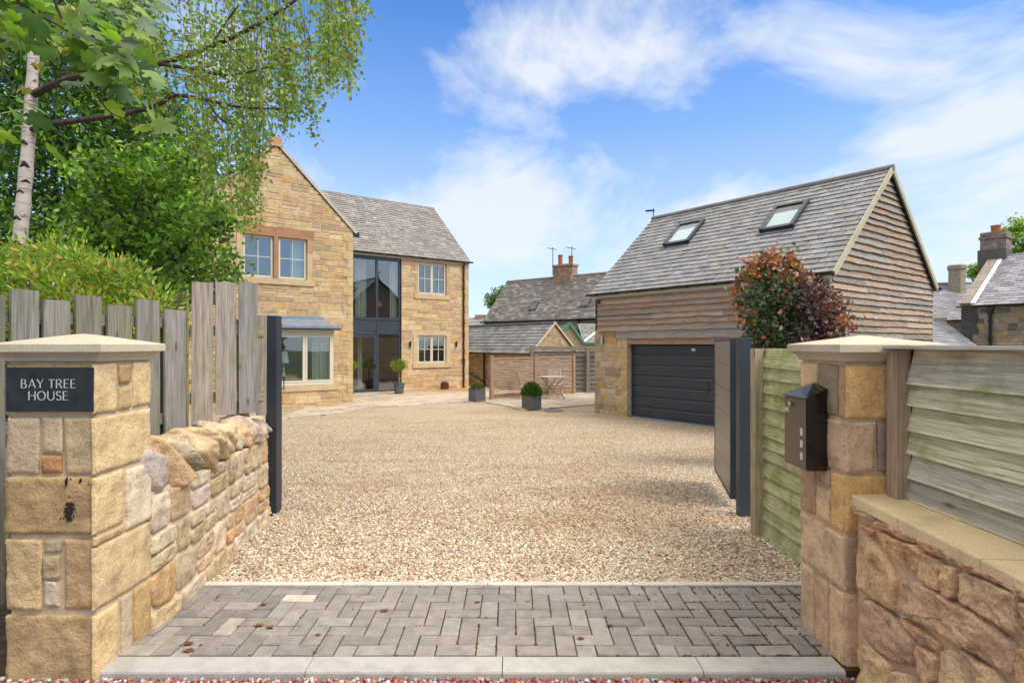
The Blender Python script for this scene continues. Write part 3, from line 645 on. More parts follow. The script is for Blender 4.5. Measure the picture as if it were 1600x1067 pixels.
RL(1, 2.747, RY1, (.74, .50, .29), rough=.01, h=.016)
RL(0, 2.747, 2.87, PK); RL(0, 2.88, 3.01, (.68, .43, .26)); RL(0, 3.02, RY1, PP)
for r in range(5):
    block_stone(mb, lambda a, b, d: (RX1 - .006 + d, a, b), RY0, RY1, ZR[r] + g, ZR[r + 1] - g, .012, jit(OR2, .1), n=8)
    block_stone(mb, lambda a, b, d: (RX0 + RX1 - a, RY1 - .006 + d, b), RX0, RX1, ZR[r] + g, ZR[r + 1] - g, .012, jit(PK, .1), n=8)
mb.build('stone_shaft', M['pillar'], pil, smooth=True)
cap(pil, RX0, RX1, RY0, RY1, 1.418, 1.545)
# letterbox on its left face
lb = thing('letterbox', 'black metal letterbox with small windows fixed to the right pillar', 'letterbox', (1.5, 3.0, .877))
X0, X1, Y0, Y1 = 1.447, 1.548, 2.878, 3.115
mb = MB(); vs = [(X0 + .004, Y0, .877), (X1, Y0, .877), (X1, Y1, .877), (X0 + .004, Y1, .877), (X0 + .004, Y0, 1.236), (X1, Y0, 1.276), (X1, Y1, 1.276), (X0 + .004, Y1, 1.236)]
mb.mesh(vs, [(0, 3, 2, 1), (4, 5, 6, 7), (0, 1, 5, 4), (1, 2, 6, 5), (2, 3, 7, 6), (3, 0, 4, 7)]); mb.build('body', M['blackgloss'], lb, bevel=.002)
mb = MB(); mb.box(X0, X0 + .0035, Y0 + .006, Y1 - .006, .886, 1.226); dr = mb.build('door', M['brown_metal'], lb, bevel=.001)
mb = MB(); o = .008; rid = (Y0 + Y1) / 2
vs = [(X0 - o, Y0 - .004, 1.236), (X0 - o, Y1 + .004, 1.236), (X1, Y1 + .004, 1.281), (X1, Y0 - .004, 1.281), (X0 + .03, rid, 1.268), (X1, rid, 1.305),
      (X0 - o, Y0 - .004, 1.230), (X0 - o, Y1 + .004, 1.230), (X1, Y1 + .004, 1.274), (X1, Y0 - .004, 1.274)]
mb.mesh(vs, [(0, 4, 1), (0, 3, 5, 4), (1, 4, 5, 2), (3, 2, 5), (0, 1, 7, 6), (0, 6, 9, 3), (1, 2, 8, 7), (6, 7, 8, 9)][0:8]); mb.build('lid', M['blackgloss'], lb)
mb = MB(); mb.tube([(X0 - .012, 3.03, 1.195), (X0, 3.03, 1.195)], .014, 16); mb.tube([(X0 - .016, 3.018, 1.197), (X0 - .004, 3.018, 1.197)], .009, 12); mb.build('lock', M['steel'], lb)
mb = MB(); mb.box(X0 - .0015, X0, 3.06, 3.105, 1.148, 1.172); mb.build('name_card', M['steel'], lb, bevel=.001)
for z in (.925, .985, 1.045):
    mb = MB(); mb.box(X0 - .0012, X0, 2.915, 2.94, z, z + .036); mb.build('window', M['paper'], lb)
# ------------------------------------------------------------------ left rubble wall
lw = thing('rubble_wall', 'low curved rubble wall topped with rough cope stones behind the left pillar', 'stone wall', (-2.15, 4.1, -.05))
path = [(-1.90, 3.07), (-1.925, 3.5), (-1.99, 4.0), (-2.06, 4.5), (-2.09, 4.9), (-2.12, 5.08), (-2.19, 5.2), (-2.30, 5.26), (-2.44, 5.27)]
def catmull(P, n=8):
    out_ = []; P = [Vector(p) for p in P]
    for i in range(len(P) - 1):
        p0, p1, p2, p3 = P[max(i - 1, 0)], P[i], P[i + 1], P[min(i + 2, len(P) - 1)]
        for k in range(n):
            t_ = k / n; out_.append(.5 * ((2 * p1) + (p2 - p0) * t_ + (2 * p0 - 5 * p1 + 4 * p2 - p3) * t_ ** 2 + (3 * p1 - p0 - 3 * p2 + p3) * t_ ** 3))
    return out_ + [P[-1]]
pc = catmull([(p[0], p[1], 0) for p in path]); cum = [0]
for i in range(1, len(pc)): cum.append(cum[-1] + (pc[i] - pc[i - 1]).length)
def along(a):
    a = max(0, min(a, cum[-1] - 1e-4)); i = max(k for k in range(len(cum)) if cum[k] <= a); i = min(i, len(pc) - 2)
    f = (a - cum[i]) / (cum[i + 1] - cum[i]); p = pc[i].lerp(pc[i + 1], f)
    d0 = (pc[min(i + 1, len(pc) - 1)] - pc[max(i - 1, 0)]).normalized(); d1 = (pc[min(i + 2, len(pc) - 1)] - pc[i]).normalized(); d = d0.lerp(d1, f).normalized()
    return p, Vector((d.y, -d.x, 0)), d
def wtop(a): return .715 - .05 * (a / 2.2)
def wpos(a, b, d):
    p, n, _ = along(a); q = p + n * (d - (b * .03)); return (q.x, q.y, b + zt(q.y) * .0)
mb = MB(); LW = cum[-1]; na = 48; vs = []
for i in range(na + 1):
    a = LW * i / na; p, n, _ = along(a); tp = wtop(a)
    for b in (-.15, tp * .5, tp): vs.append(wpos(a, b, 0))
    q = p - n * .34; vs += [(q.x, q.y, tp), (q.x, q.y, -.15)]
mb.mesh(vs, [(i * 5 + k, (i + 1) * 5 + k, (i + 1) * 5 + k + 1, i * 5 + k + 1) for i in range(na) for k in range(4)] + [tuple(range(5)), tuple(na * 5 + k for k in range(4, -1, -1))], (.68, .56, .38), raw=True)
mb.build('mortar_core', M['mortar'], lw)
RUB = [(.62, .47, .28), (.58, .43, .25), (.66, .52, .34), (.54, .39, .22), (.58, .36, .17), (.60, .48, .32), (.64, .46, .26), (.56, .38, .22), (.62, .48, .30), (.64, .52, .38)]
mb = MB(); rr = random.Random(21)
def rubble(mb, pos, a0, a1, b0, b1, rr, hmin, hmax, lmin, lmax, gap=.014, ht=.022, cols=RUB, rough=.012):
    """uneven courses whose joints wander; tall stones are split now and then"""
    rows = [b0]
    while rows[-1] < b1 - hmin * .7: rows.append(min(rows[-1] + rr.uniform(hmin, hmax), b1))
    rows[-1] = b1; sd2 = rr.uniform(0, 50)
    wv = lambda r, a: rows[r] + (0 if r in (0, len(rows) - 1) else .028 * nz(a * 3.1, r * 3.7, sd2))
    for r in range(len(rows) - 1):
        a = a0
        while a < a1 - .02:
            ln = rr.uniform(lmin, lmax); e = a1 if a + ln > a1 - lmin * .6 else a + ln; sk = rr.uniform(-.018, .018)
            hgt = rows[r + 1] - rows[r]; parts = [(a, e, 0, 1)]
            if hgt > hmax * .6 and rr.random() < .38:
                f = rr.uniform(.35, .65); parts = [(a, e, 0, f), (a, e, f, 1)]
            elif e - a > lmax * .75 and rr.random() < .4:
                m_ = a + (e - a) * rr.uniform(.55, .8); f = rr.uniform(.4, .6); parts = [(a, m_, 0, 1), (m_, e, 0, f), (m_, e, f, 1)]
            for (p0, p1, f0, f1) in parts:
                Z = lambda aa, f: wv(r, aa) * (1 - f) + wv(r + 1, aa) * f
                g_ = gap * .5 * rr.uniform(.8, 1.6); q = [(p0 + g_ + sk, Z(p0, f0) + g_), ((p0 + p1) / 2, Z((p0 + p1) / 2, f0) + g_ + rr.uniform(-.006, .004)), (p1 - g_, Z(p1, f0) + g_), (p1 - g_ + rr.uniform(-.01, .004), Z(p1, (f0 + f1) / 2)), (p1 - g_ + sk * .5, Z(p1, f1) - g_), ((p0 + p1) / 2 + rr.uniform(-.02, .02), Z((p0 + p1) / 2, f1) - g_ + rr.uniform(-.006, .006)), (p0 + g_, Z(p0, f1) - g_), (p0 + g_ + rr.uniform(-.004, .01), Z(p0, (f0 + f1) / 2))]
                poly_stone(mb, pos, q, ht * rr.uniform(.7, 1.3), jit(rr.choice(cols), .10), rough, sub=3)
            a = e
rubble(mb, wpos, .0, LW - .02, -.05, .70, rr, .12, .24, .14, .36)
mb.build('wall_face', M['rubble'], lw, smooth=True)
cr = random.Random(6)
cops = []; a = .06
CC = [(.52, .42, .33), (.54, .36, .19), (.42, .35, .24), (.56, .42, .26), (.52, .34, .19), (.56, .42, .25), (.50, .36, .21), (.57, .40, .22), (.46, .35, .23), (.58, .37, .20), (.52, .40, .27)]
for k_ in range(17):
    big = k_ in (0, 1, 4); cops.append((a, .19 if big else cr.uniform(.13, .165), .095 if big else cr.uniform(.06, .08), cr.uniform(.45, .75) * (1 if a < 1.95 else .4), CC[k_ % 11])); a += .20 if big else cr.uniform(.125, .155)
for a, la, hh, tl, c in cops:
    p, n, d = along(a); yaw = math.atan2(d.y, d.x); q = p - n * .15; mb = MB()
    rock(mb, (q.x, q.y, wtop(a) + .105 + cr.uniform(-.01, .015)), (la * 1.15, .20, hh * 1.25), yaw + cr.uniform(-.15, .15), tl, cr.uniform(-.12, .12), jit(tuple(x * 1.15 for x in c), .08), cr)
    mb.build('cope_stone', M['rubble'], lw, smooth=True)
# ------------------------------------------------------------------ right wall with coping
A_, B_ = Vector((1.618, 2.745)), Vector((1.553, 1.77)); FW = Frame(A_.x, A_.y, math.atan2(B_.y - A_.y, B_.x - A_.x))
rw = thing('garden_wall', 'right roadside rubble wall with a flat stone coping under the board fence', 'stone wall', (1.75, 1.7, -.05))
mb = MB(FW); mb.box(.0, 2.6, 0, .30, -.2, .745, (.66, .47, .27)); mb.build('mortar_core', M['mortar'], rw)
mb = MB(FW); wp = lambda a, b, d: FW.w((a, -d, b))
ST = [([(575, 480), (620, 385), (700, 490), (757, 600), (748, 750), (660, 690), (580, 640)], (.48, .34, .2)), ([(655, 365), (760, 410), (850, 440), (880, 480), (870, 570), (800, 540), (720, 480)], (.5, .33, .18)),
      ([(870, 475), (940, 500), (975, 540), (970, 655), (920, 640), (875, 600)], (.48, .33, .19)), ([(980, 525), (1030, 545), (1040, 690), (985, 670)], (.44, .3, .18)), ([(1045, 560), (1180, 600), (1330, 675), (1330, 855), (1200, 790), (1050, 700)], (.46, .34, .21)),
      ([(770, 600), (850, 600), (960, 660), (1100, 740), (1290, 880), (1300, 1040), (1180, 970), (1000, 870), (850, 780), (765, 740)], (.48, .33, .21)), ([(590, 680), (650, 690), (740, 760), (830, 870), (830, 990), (760, 980), (650, 910), (595, 840)], (.46, .32, .22)),
      ([(770, 765), (860, 815), (945, 890), (945, 920), (860, 860)], (.47, .31, .19)), ([(590, 900), (625, 885), (730, 985), (730, 1120), (600, 1120)], (.52, .38, .22)), ([(850, 885), (945, 950), (945, 1067), (900, 1090), (850, 1000)], (.5, .35, .22)),
      ([(960, 920), (1040, 905), (1200, 1010), (1270, 1090), (1260, 1260), (960, 1120)], (.48, .36, .23)), ([(740, 1005), (840, 1035), (840, 1180), (745, 1180)], (.5, .36, .23)), ([(562, 262), (650, 308), (655, 330), (572, 296)], (.44, .28, .18)),
      ([(590, 345), (665, 378), (660, 392), (592, 362)], (.46, .27, .17)), ([(662, 330), (760, 356), (850, 402), (848, 436), (670, 358)], (.46, .3, .19)), ([(860, 405), (1010, 475), (1020, 515), (870, 450)], (.47, .3, .18)), ([(1030, 500), (1190, 565), (1265, 605), (1262, 625), (1040, 530)], (.48, .29, .18)), ([(1280, 600), (1400, 660), (1400, 700), (1280, 640)], (.48, .33, .2)),
      ([(1310, 900), (1420, 950), (1420, 1120), (1310, 1060)], (.5, .35, .2)), ([(1345, 690), (1440, 740), (1440, 900), (1345, 850)], (.46, .32, .2))]
for pts, c in ST:
    q = [FW.onY(1150 + x / 2.907, 700 + y / 2.907, 0) for x, y in pts]
    poly_stone(mb, wp, q, .036, jit((c[0] * 1.45, c[1] * 1.32, c[2] * 1.15), .06), .022, sub=8, fr=9, rings=((1.0, -.5), (.985, .5), (.955, .85), (.90, 1), (.80, 1), (.69, 1), (.57, 1), (.45, 1), (.33, 1), (.2, 1), (.08, 1)))
rr = random.Random(5); rubble(mb, wp, 1.30, 2.58, -.1, .74, rr, .1, .2, .15, .35)
mb.build('wall_face', M['rubble'], rw, smooth=True)
cuts = [-.012] + [FW.onY(1150 + x / 2.907, 700 + y / 2.907, -.03)[0] for x, y in ((735, 330), (1110, 480))]; cuts += [cuts[-1] + .5, cuts[-1] + 1.1, 2.6]
for a0, a1 in zip(cuts, cuts[1:]):
    mb = MB(FW); mb.box(a0 + .002, a1 - .002, -.032, .30, .748, .800 + random.uniform(-.001, .001), jit((.74, .56, .31), .04)); mb.build('coping_slab', M['cap'], rw, bevel=.006)
# ------------------------------------------------------------------ timber fences
WG = [(.30, .26, .21), (.27, .235, .185), (.33, .29, .24), (.25, .225, .18)]
fl = thing('picket_fence', 'grey close-set picket fence of uneven planks behind the left pillar and wall', 'fence', (-2.7, 4.0, -.05))
FA = Frame(-2.81, 3.5, math.atan2(.8, .23))
def plank(fr, p0, p1, ytop, zbot, c=None, ybot=None, th=.02, off=0, name='plank', mat='wood'):
    mb = MB(fr); a0, z = fr.onY(p0, ytop, -.012 + off); a1, z1 = fr.onY(p1, ytop, -.012 + off); z = (z + z1) / 2
    if ybot: zbot = fr.onY((p0 + p1) / 2, ybot, 0)[1]
    m_ = (a0 + a1) / 2; ln = random.uniform(-.006, .006)
    mb.bar((m_, off, zbot), (m_ + ln, off, z), (a1 - a0, 0, 0), (0, th, 0), c or jit(random.choice(WG), .08)); return mb.build(name, M[mat], fl, bevel=.0025)
for (p0, p1, yt) in ((-95, -55, 470), (-42, -3, 455), (-38 + 35, 8, 461), (17, 60.5, 452.5), (70, 111, 469), (120, 160, 462), (168.5, 206, 477), (214, 250, 469), (259, 292.5, 484)): plank(FA, p0, p1, yt, .04)
mb = MB(FA); a0 = FA.onY(-100, 500, .03)[0]; a1 = FA.onY(290, 500, .03)[0]
for z in (1.66, .95, .35): mb = MB(FA); mb.bar((a0, .035, z), (a1, .035, z), (0, 0, .075), (0, .035, 0), (.24, .22, .15)); mb.build('rail', M['wood'], fl)
for px_ in (62, 165, 252):
    a = FA.onY(px_, 500, .09)[0]; mb = MB(FA); mb.bar((a, .095, -.1), (a, .095, 1.72), (.08, 0, 0), (0, .08, 0), (.25, .22, .16)); mb.build('post', M['wood'], fl)
FB = Frame(-2.459, 4.5, math.atan2(.25, .403))
plank(FB, 298.5, 332, 441, .35, (.38, .31, .24)); plank(FB, 337, 369.5, 441, 0, (.37, .31, .25), 648); plank(FB, 373.5, 403.5, 441.5, 0, (.29, .26, .24), 645); plank(FB, 401, 416.5, 493, 0, (.33, .26, .20), 649, off=.03)
a0 = FB.onY(296, 500, .03)[0]; a1 = FB.onY(412, 500, .03)[0]
for y0, y1 in ((508, 526), (612, 629)):
    z = FB.onY(350, (y0 + y1) / 2, .02)[1]; mb = MB(FB); mb.bar((a0, .03, z), (a1, .03, z), (0, 0, .085), (0, .035, 0), (.27, .25, .18)); mb.build('rail', M['wood'], fl)
a = FB.onY(379, 600, .08)[0]; mb = MB(FB); mb.bar((a, .08, .4), (a, .08, 1.7), (.09, 0, 0), (0, .09, 0), (.40, .31, .22)); mb.build('post', M['woodtop'], fl)
# second fence running away behind
p0, p1 = Vector((-2.99, 5.4)), Vector((-4.6, 7.6)); FC = Frame(p0.x, p0.y, math.atan2(p1.y - p0.y, p1.x - p0.x)); ln = (p1 - p0).length
bf = thing('board_fence', 'green-stained vertical board fence running away behind the pickets', 'fence', (-3.7, 6.4, -.05))
k = 0; a = 0
while a < ln:
    mb = MB(FC); wd = random.uniform(.11, .13); mb.bar((a + wd / 2, 0, -.05), (a + wd / 2, 0, 1.98 + random.uniform(-.03, .03)), (wd, 0, 0), (0, .018, 0), jit((.28, .27, .14), .12)); mb.build('board', M['woodmoss'], bf); a += wd + .006
for z in (1.6, .5): mb = MB(FC); mb.bar((0, -.03, z), (ln, -.03, z), (0, 0, .08), (0, .035, 0), (.22, .2, .12)); mb.build('rail', M['woodmoss'], bf)
# fence beyond the right pillar
fm = thing('lapped_fence', 'mossy horizontal lapped board fence between the right pillar and the gate post', 'fence', (2.0, 3.9, -.05))
mb = MB(); mb.bar((1.985, 4.665, -.15), (1.985, 4.665, 1.466), (.135, 0, 0), (0, .09, 0), (.42, .34, .21)); mb.build('post', M['wood'], fm, bevel=.004)
zs = [EYE - (500 + y / 2.807 - HY) * 4.6 / FPX for y in (127, 195, 250, 308, 372, 440, 498, 547, 597, 670, 728, 805, 865, 935)]
for i in range(13):
    z1, z0 = zs[i], zs[i + 1] - .012; mb = MB(); dz = random.uniform(-.008, .008)
    mb.bar((2.00, 3.12, (z0 + z1) / 2 + dz), (2.00, 4.62, (z0 + z1) / 2), ((z1 - z0) * .26, 0, z1 - z0 + .012), (.016, 0, .0), jit((.50, .47, .24), .12)); mb.build('board', M['woodmoss'], fm, bevel=.002)
mb = MB(); mb.bar((2.07, 3.2, -.1), (2.07, 3.2, 1.44), (.09, 0, 0), (0, .09, 0), (.36, .32, .2)); mb.build('post', M['woodmoss'], fm)
# near fence on the right wall
fn = thing('lapped_fence', 'pale green lapped board fence standing on the right wall coping', 'fence', (1.8, 1.7, .8))
mb = MB(); mb.bar((1.768, 2.68, .78), (1.768, 2.68, 1.478), (.062, 0, 0), (0, .075, 0), (.44, .31, .20)); mb.build('post', M['wood'], fn, bevel=.003)
zs = [1.476, 1.326, 1.230, 1.119, 1.015, .905, .813]
for i in range(6):
    z1 = zs[i] + (.012 if i else 0); z0 = zs[i + 1]; mb = MB(); xo = 1.800
    c = jit([(.68, .60, .45), (.66, .60, .40), (.62, .57, .36), (.64, .58, .37), (.62, .56, .42), (.44, .38, .29)][i], .04)
    mb.bar((xo, 2.63 + .012 * (i % 2), (z0 + z1) / 2), (xo, .5, (z0 + z1) / 2), ((z1 - z0) * .24, 0, z1 - z0 + .012), (.018, 0, .0), c); mb.bar((xo - (z1 - z0) * .12 - .0105, 2.628, z0 + .001), (xo - (z1 - z0) * .12 - .0105, .5, z0 + .001), (.001, 0, .010), (.004, 0, 0), tuple(min(.85, q * 1.25) for q in c)); mb.build('board', M['woodnear'], fn, bevel=.0015)
mb = MB(); mb.bar((1.81, 2.74, 1.487), (1.81, .45, 1.487), (.20, 0, 0), (0, 0, .014), (.52, .49, .42)); mb.build('capping_board', M['woodtop'], fn, bevel=.002)
mb = MB(); mb.bar((1.86, 2.68, .78), (1.86, 2.68, 1.47), (.07, 0, 0), (0, .07, 0), (.3, .25, .17)); mb.build('post', M['wood'], fn)
mb = MB(); mb.bar((1.86, 1.1, .78), (1.86, 1.1, 1.47), (.07, 0, 0), (0, .07, 0), (.3, .25, .17)); mb.build('post', M['wood'], fn)
# ------------------------------------------------------------------ gates
def gate(name, label, a, b, z0, z1, side, postbox, ztop):
    g_ = thing(name, label, 'gate', (postbox[0], postbox[2], -.02))
    mb = MB(); mb.box(*postbox, -.1, ztop); mb.build('gate_post', M['anthracite'], g_, bevel=.003)
    a, b = Vector(a), Vector(b); fr = Frame(a.x, a.y, math.atan2(b.y - a.y, b.x - a.x)); ln = (b - a).length
    mb = MB(fr); f = .05 if side < 0 else .022; th = .055
    mb.box(0, f, 0, th, z0, z1); mb.box(ln - f, ln, 0, th, z0, z1); fb_ = .09 if side < 0 else .03; ft_ = .045 if side < 0 else .022; mb.box(f, ln - f, 0, th, z0, z0 + fb_); mb.box(f, ln - f, 0, th, z1 - ft_, z1)
    mb.build('frame', M['anthracite'], g_, bevel=.002)
    mb = MB(fr); n = 6; h_ = (z1 - z0 - fb_ - ft_) / n
    for k in range(n): mb.box(f, ln - f, .004, th - .004, z0 + fb_ + k * h_ + .0015, z0 + fb_ + (k + 1) * h_ - .0015)
    mb.build('panel', M['gate'], g_, bevel=.002)
    mb = MB(fr); s_ = th + .07 if side > 0 else -.07; y_ = th if side > 0 else 0
    mb.tube([(ln - .08, y_, .93), (ln - .08, s_, .935), (ln - .08, s_, 1.085), (ln - .08, y_, 1.09)], .008, 8); mb.build('handle', M['black'], g_)
    return g_
gate('metal_gate', 'open anthracite metal gate leaf folded back by the left post', (-2.15, 5.47), (-2.98, 7.45), .05, 1.70, -1, (-2.232, -2.132, 5.30, 5.42), 1.76)
gate('metal_gate', 'open taupe panelled gate leaf and dark post beside the mossy fence', (2.10, 5.48), (2.38, 6.72), .05, 1.555, 1, (2.015, 2.115, 5.18, 5.27), 1.556)
# ------------------------------------------------------------------ coursed masonry, slates, windows
HS = [(.52, .40, .24), (.48, .36, .21), (.55, .44, .28), (.45, .32, .18), (.50, .37, .21), (.53, .41, .26), (.47, .35, .22), (.50, .38, .22), (.55, .43, .27), (.52, .36, .18), (.50, .33, .15), (.44, .30, .20), (.38, .29, .19), (.46, .31, .22)]
def clip(poly, hp):
    for (nx_, ny_, c) in hp:
        out_ = []
        for i, p in enumerate(poly):
            q = poly[(i + 1) % len(poly)]; dp = nx_ * p[0] + ny_ * p[1] - c; dq = nx_ * q[0] + ny_ * q[1] - c
            if dp <= 0: out_.append(p)
            if dp * dq < 0: t_ = dp / (dp - dq); out_.append((p[0] + (q[0] - p[0]) * t_, p[1] + (q[1] - p[1]) * t_))
        poly = out_
        if len(poly) < 3: return []
    return poly
def masonry(parent, name, pos, a0, a1, b0, b1, holes=(), hp=(), cols=[(c_[0] * 1.12, c_[1] * 1.03, c_[2] * .88) for c_ in HS], hmin=.13, hmax=.25, lmin=.22, lmax=.62, gap=.013, ht=.012, seed=1, quoin=(0, 0), mat='stone', mort=(.56, .47, .33), flip=False):
    rr = random.Random(seed); mbs = MB(); mbm = MB()
    br = sorted({b0, b1} | {h for x in holes for h in x[2:4] if b0 < h < b1}); rows = []
    for z0, z1 in zip(br, br[1:]):
        n = max(1, round((z1 - z0) / ((hmin + hmax) / 2))); ws = [rr.uniform(hmin, hmax) for _ in range(n)]; k = (z1 - z0) / sum(ws); z = z0
        for w_ in ws: rows.append((z, z + w_ * k)); z += w_ * k
    def put(x0, x1, y0, y1, c, q=False):
        g_ = gap / 2; P = clip([(x0 + g_, y0 + g_), (x1 - g_, y0 + g_), (x1 - g_, y1 - g_), (x0 + g_, y1 - g_)], hp)
        if not P or x1 - x0 < gap * 2: return
        P = [(p[0] + rr.uniform(-.003, .003), p[1] + rr.uniform(-.003, .003)) for p in P]
        cx = sum(p[0] for p in P) / len(P); cy = sum(p[1] for p in P) / len(P); e = .012
        inn = []
        for p in P:
            dx_, dy_ = cx - p[0], cy - p[1]; l_ = max(1e-4, math.hypot(dx_, dy_)); inn.append((p[0] + (e if dx_ > 0 else -e) * min(1, abs(dx_) / e * .5), p[1] + (e if dy_ > 0 else -e) * min(1, abs(dy_) / e * .5)))
        hh = ht * rr.uniform(.5, 1.5); d = [hh + rr.uniform(-.004, .004) * (0 if q else 1) for _ in P]; n = len(P)
        vs = [pos(p[0], p[1], -.003) for p in P] + [pos(p[0], p[1], dd) for p, dd in zip(inn, d)]
        mbs.mesh(vs, [(k, (k + 1) % n, n + (k + 1) % n, n + k) for k in range(n)] + [tuple(range(n, 2 * n))], c, raw=True)
    qa = 0
    for ri, (z0, z1) in enumerate(rows):
        hs = sorted((h[0], h[1]) for h in holes if h[2] < (z0 + z1) / 2 < h[3]); iv = []; x = a0
        for h in hs:
            if h[0] > x: iv.append((x, h[0]))
            x = max(x, h[1])
        if x < a1: iv.append((x, a1))
        for (x0, x1) in iv:
            P = clip([(x0, z0), (x1, z0), (x1, z1), (x0, z1)], hp)
            if P: mbm.face([pos(p[0], p[1], 0) for p in P], mort, raw=True)
            a = x0
            while a < x1 - .001:
                h_ = z1 - z0; ln = rr.uniform(lmin, lmax) * (1.0 if h_ > .12 else .8)
                if quoin[0] and a == a0: ln = .36 if (ri // 2) % 2 else .22
                e = x1 if x1 - (a + ln) < lmin * .7 else a + ln
                c = rr.choice(cols); f = rr.uniform(.88, 1.12); c = tuple(q * f for q in c)
                isq = (quoin[0] and a == a0)
                if not isq and h_ > .16 and rr.random() < .3:
                    m_ = z0 + h_ * rr.uniform(.4, .6); put(a, e, z0, m_, c); put(a, e, m_, z1, tuple(q * rr.uniform(.9, 1.1) for q in rr.choice(cols)))
                else: put(a, e, z0, z1, c)
                a = e
    if quoin[1]:                                              # dressed quoins at the right edge, laid proud
        z = b0; k = 0
        while z < min(b1, quoin[1]) - .1:
            h_ = min(rr.uniform(.26, .32), quoin[1] - z); L_ = .34 if k % 2 else .20; c = rr.choice([(.56, .40, .20), (.55, .36, .15), (.57, .43, .24), (.54, .38, .19)])
            g_ = .005; P = [(a1 - L_ + g_, z + g_), (a1, z + g_), (a1, z + h_ - g_), (a1 - L_ + g_, z + h_ - g_)]
            vs = [pos(p[0], p[1], -.003) for p in P] + [pos(p[0], p[1], .024) for p in P]; mbs.mesh(vs, [(0, 1, 5, 4), (1, 2, 6, 5), (2, 3, 7, 6), (3, 0, 4, 7), (4, 5, 6, 7)], c, raw=True); z += h_; k += 1
    o = mbs.build(name, M[mat], parent); mo = mbm.build('mortar', M['mortar'], o if o.parent else None)
    return o
SL = [(.155, .15, .15), (.185, .18, .178), (.13, .128, .13), (.21, .20, .19), (.165, .155, .145)]
def slates(parent, name, fr, o, u, s_, wd, ln, tile=(.25, .18), cols=SL, seed=1, holes=(), mat='slate', th=.013, wj=0, under=True):
    """o: eave start, u: unit along eave, s_: unit up the slope (local frame)"""
    rr = random.Random(seed); mb = MB(fr); o, u, s_ = Vector(o), Vector(u), Vector(s_); n = u.cross(s_).normalized()
    if n.z < 0: n = -n
    rows = int(math.ceil(ln / tile[1])); ex = ln / rows
    for r in range(rows):
        a = -(tile[0] * (.5 if r % 2 else 0) + rr.uniform(-.02, .02) * (1 if wj else .2))
        while a < wd:
            w_ = tile[0] * (1 + rr.uniform(-wj, wj)); x0, x1 = max(a, 0), min(a + w_ - .011, wd); a += w_
            if x1 - x0 < .02: continue
            xm = (x0 + x1) / 2; ym = (r + .5) * ex
            if any(h[0] < xm < h[1] and h[2] < ym < h[3] for h in holes): continue
            y0 = r * ex + rr.uniform(-.007, .007) * (1 + 2 * wj) - (.05 if r == 0 else 0); y1 = (r + 1) * ex + ex * .25
            if r == rows - 1: y1 = ln
            c = rr.choice(cols); f = rr.uniform(.90, 1.12); c = tuple(q * f for q in c); l0 = .024 + rr.uniform(0, .010)
            P = lambda x, y, d: o + u * x + s_ * y + n * d
            j1 = rr.uniform(-.005, .005)
            vs = [P(x0, y0 + j1, l0), P(x1, y0 - j1, l0 + rr.uniform(-.002, .002)), P(x1, y1, .006), P(x0, y1, .006), P(x0, y0 + j1, l0 - th), P(x1, y0 - j1, l0 - th)]
            mb.mesh([tuple(v_) for v_ in vs], [(0, 1, 2, 3), (4, 5, 1, 0), (4, 0, 3), (5, 2, 1)], c)
    ob = mb.build(name, M[mat], parent)
    if under:
        mb = MB(fr); P = lambda x, y, d: tuple(o + u * x + s_ * y + n * d)
        mb.mesh([P(0, 0, -.002), P(wd, 0, -.002), P(wd, ln, -.002), P(0, ln, -.002), P(0, 0, -.07), P(wd, 0, -.07), P(wd, ln, -.07), P(0, ln, -.07)], [(0, 1, 2, 3), (7, 6, 5, 4), (0, 4, 5, 1), (1, 5, 6, 2), (2, 6, 7, 3), (3, 7, 4, 0)], (.05, .05, .05)); mb.build('roof_deck', M['black'], ob if ob.parent else parent)
    return ob
def gutter(parent, fr, a, b, r_=.055, out_=(0, -1, 0), brackets=5):
    mb = MB(fr); a, b = Vector(a), Vector(b); o_ = Vector(out_); n = 8
    vs = []
    for P in (a, b):
        for k in range(n + 1):
            t_ = math.pi * k / n; vs.append(P + o_ * (r_ + r_ * math.cos(t_)) + Vector((0, 0, -r_ * math.sin(t_))))
    m = n + 1; mb.mesh([tuple(v_) for v_ in vs], [(k, k + 1, m + k + 1, m + k) for k in range(n)] + [tuple(range(m)), tuple(reversed(range(m, 2 * m)))])
    for k in range(brackets):
        p = a.lerp(b, (k + .5) / brackets) + o_ * r_; d = (b - a).normalized() * .015
        p = p - Vector((0, 0, r_ * .62)); mb.bar(tuple(p - d), tuple(p + d), tuple(o_ * r_ * 2.2), (0, 0, -r_ * 1.1))
    return mb.build('gutter', M['black'], parent)
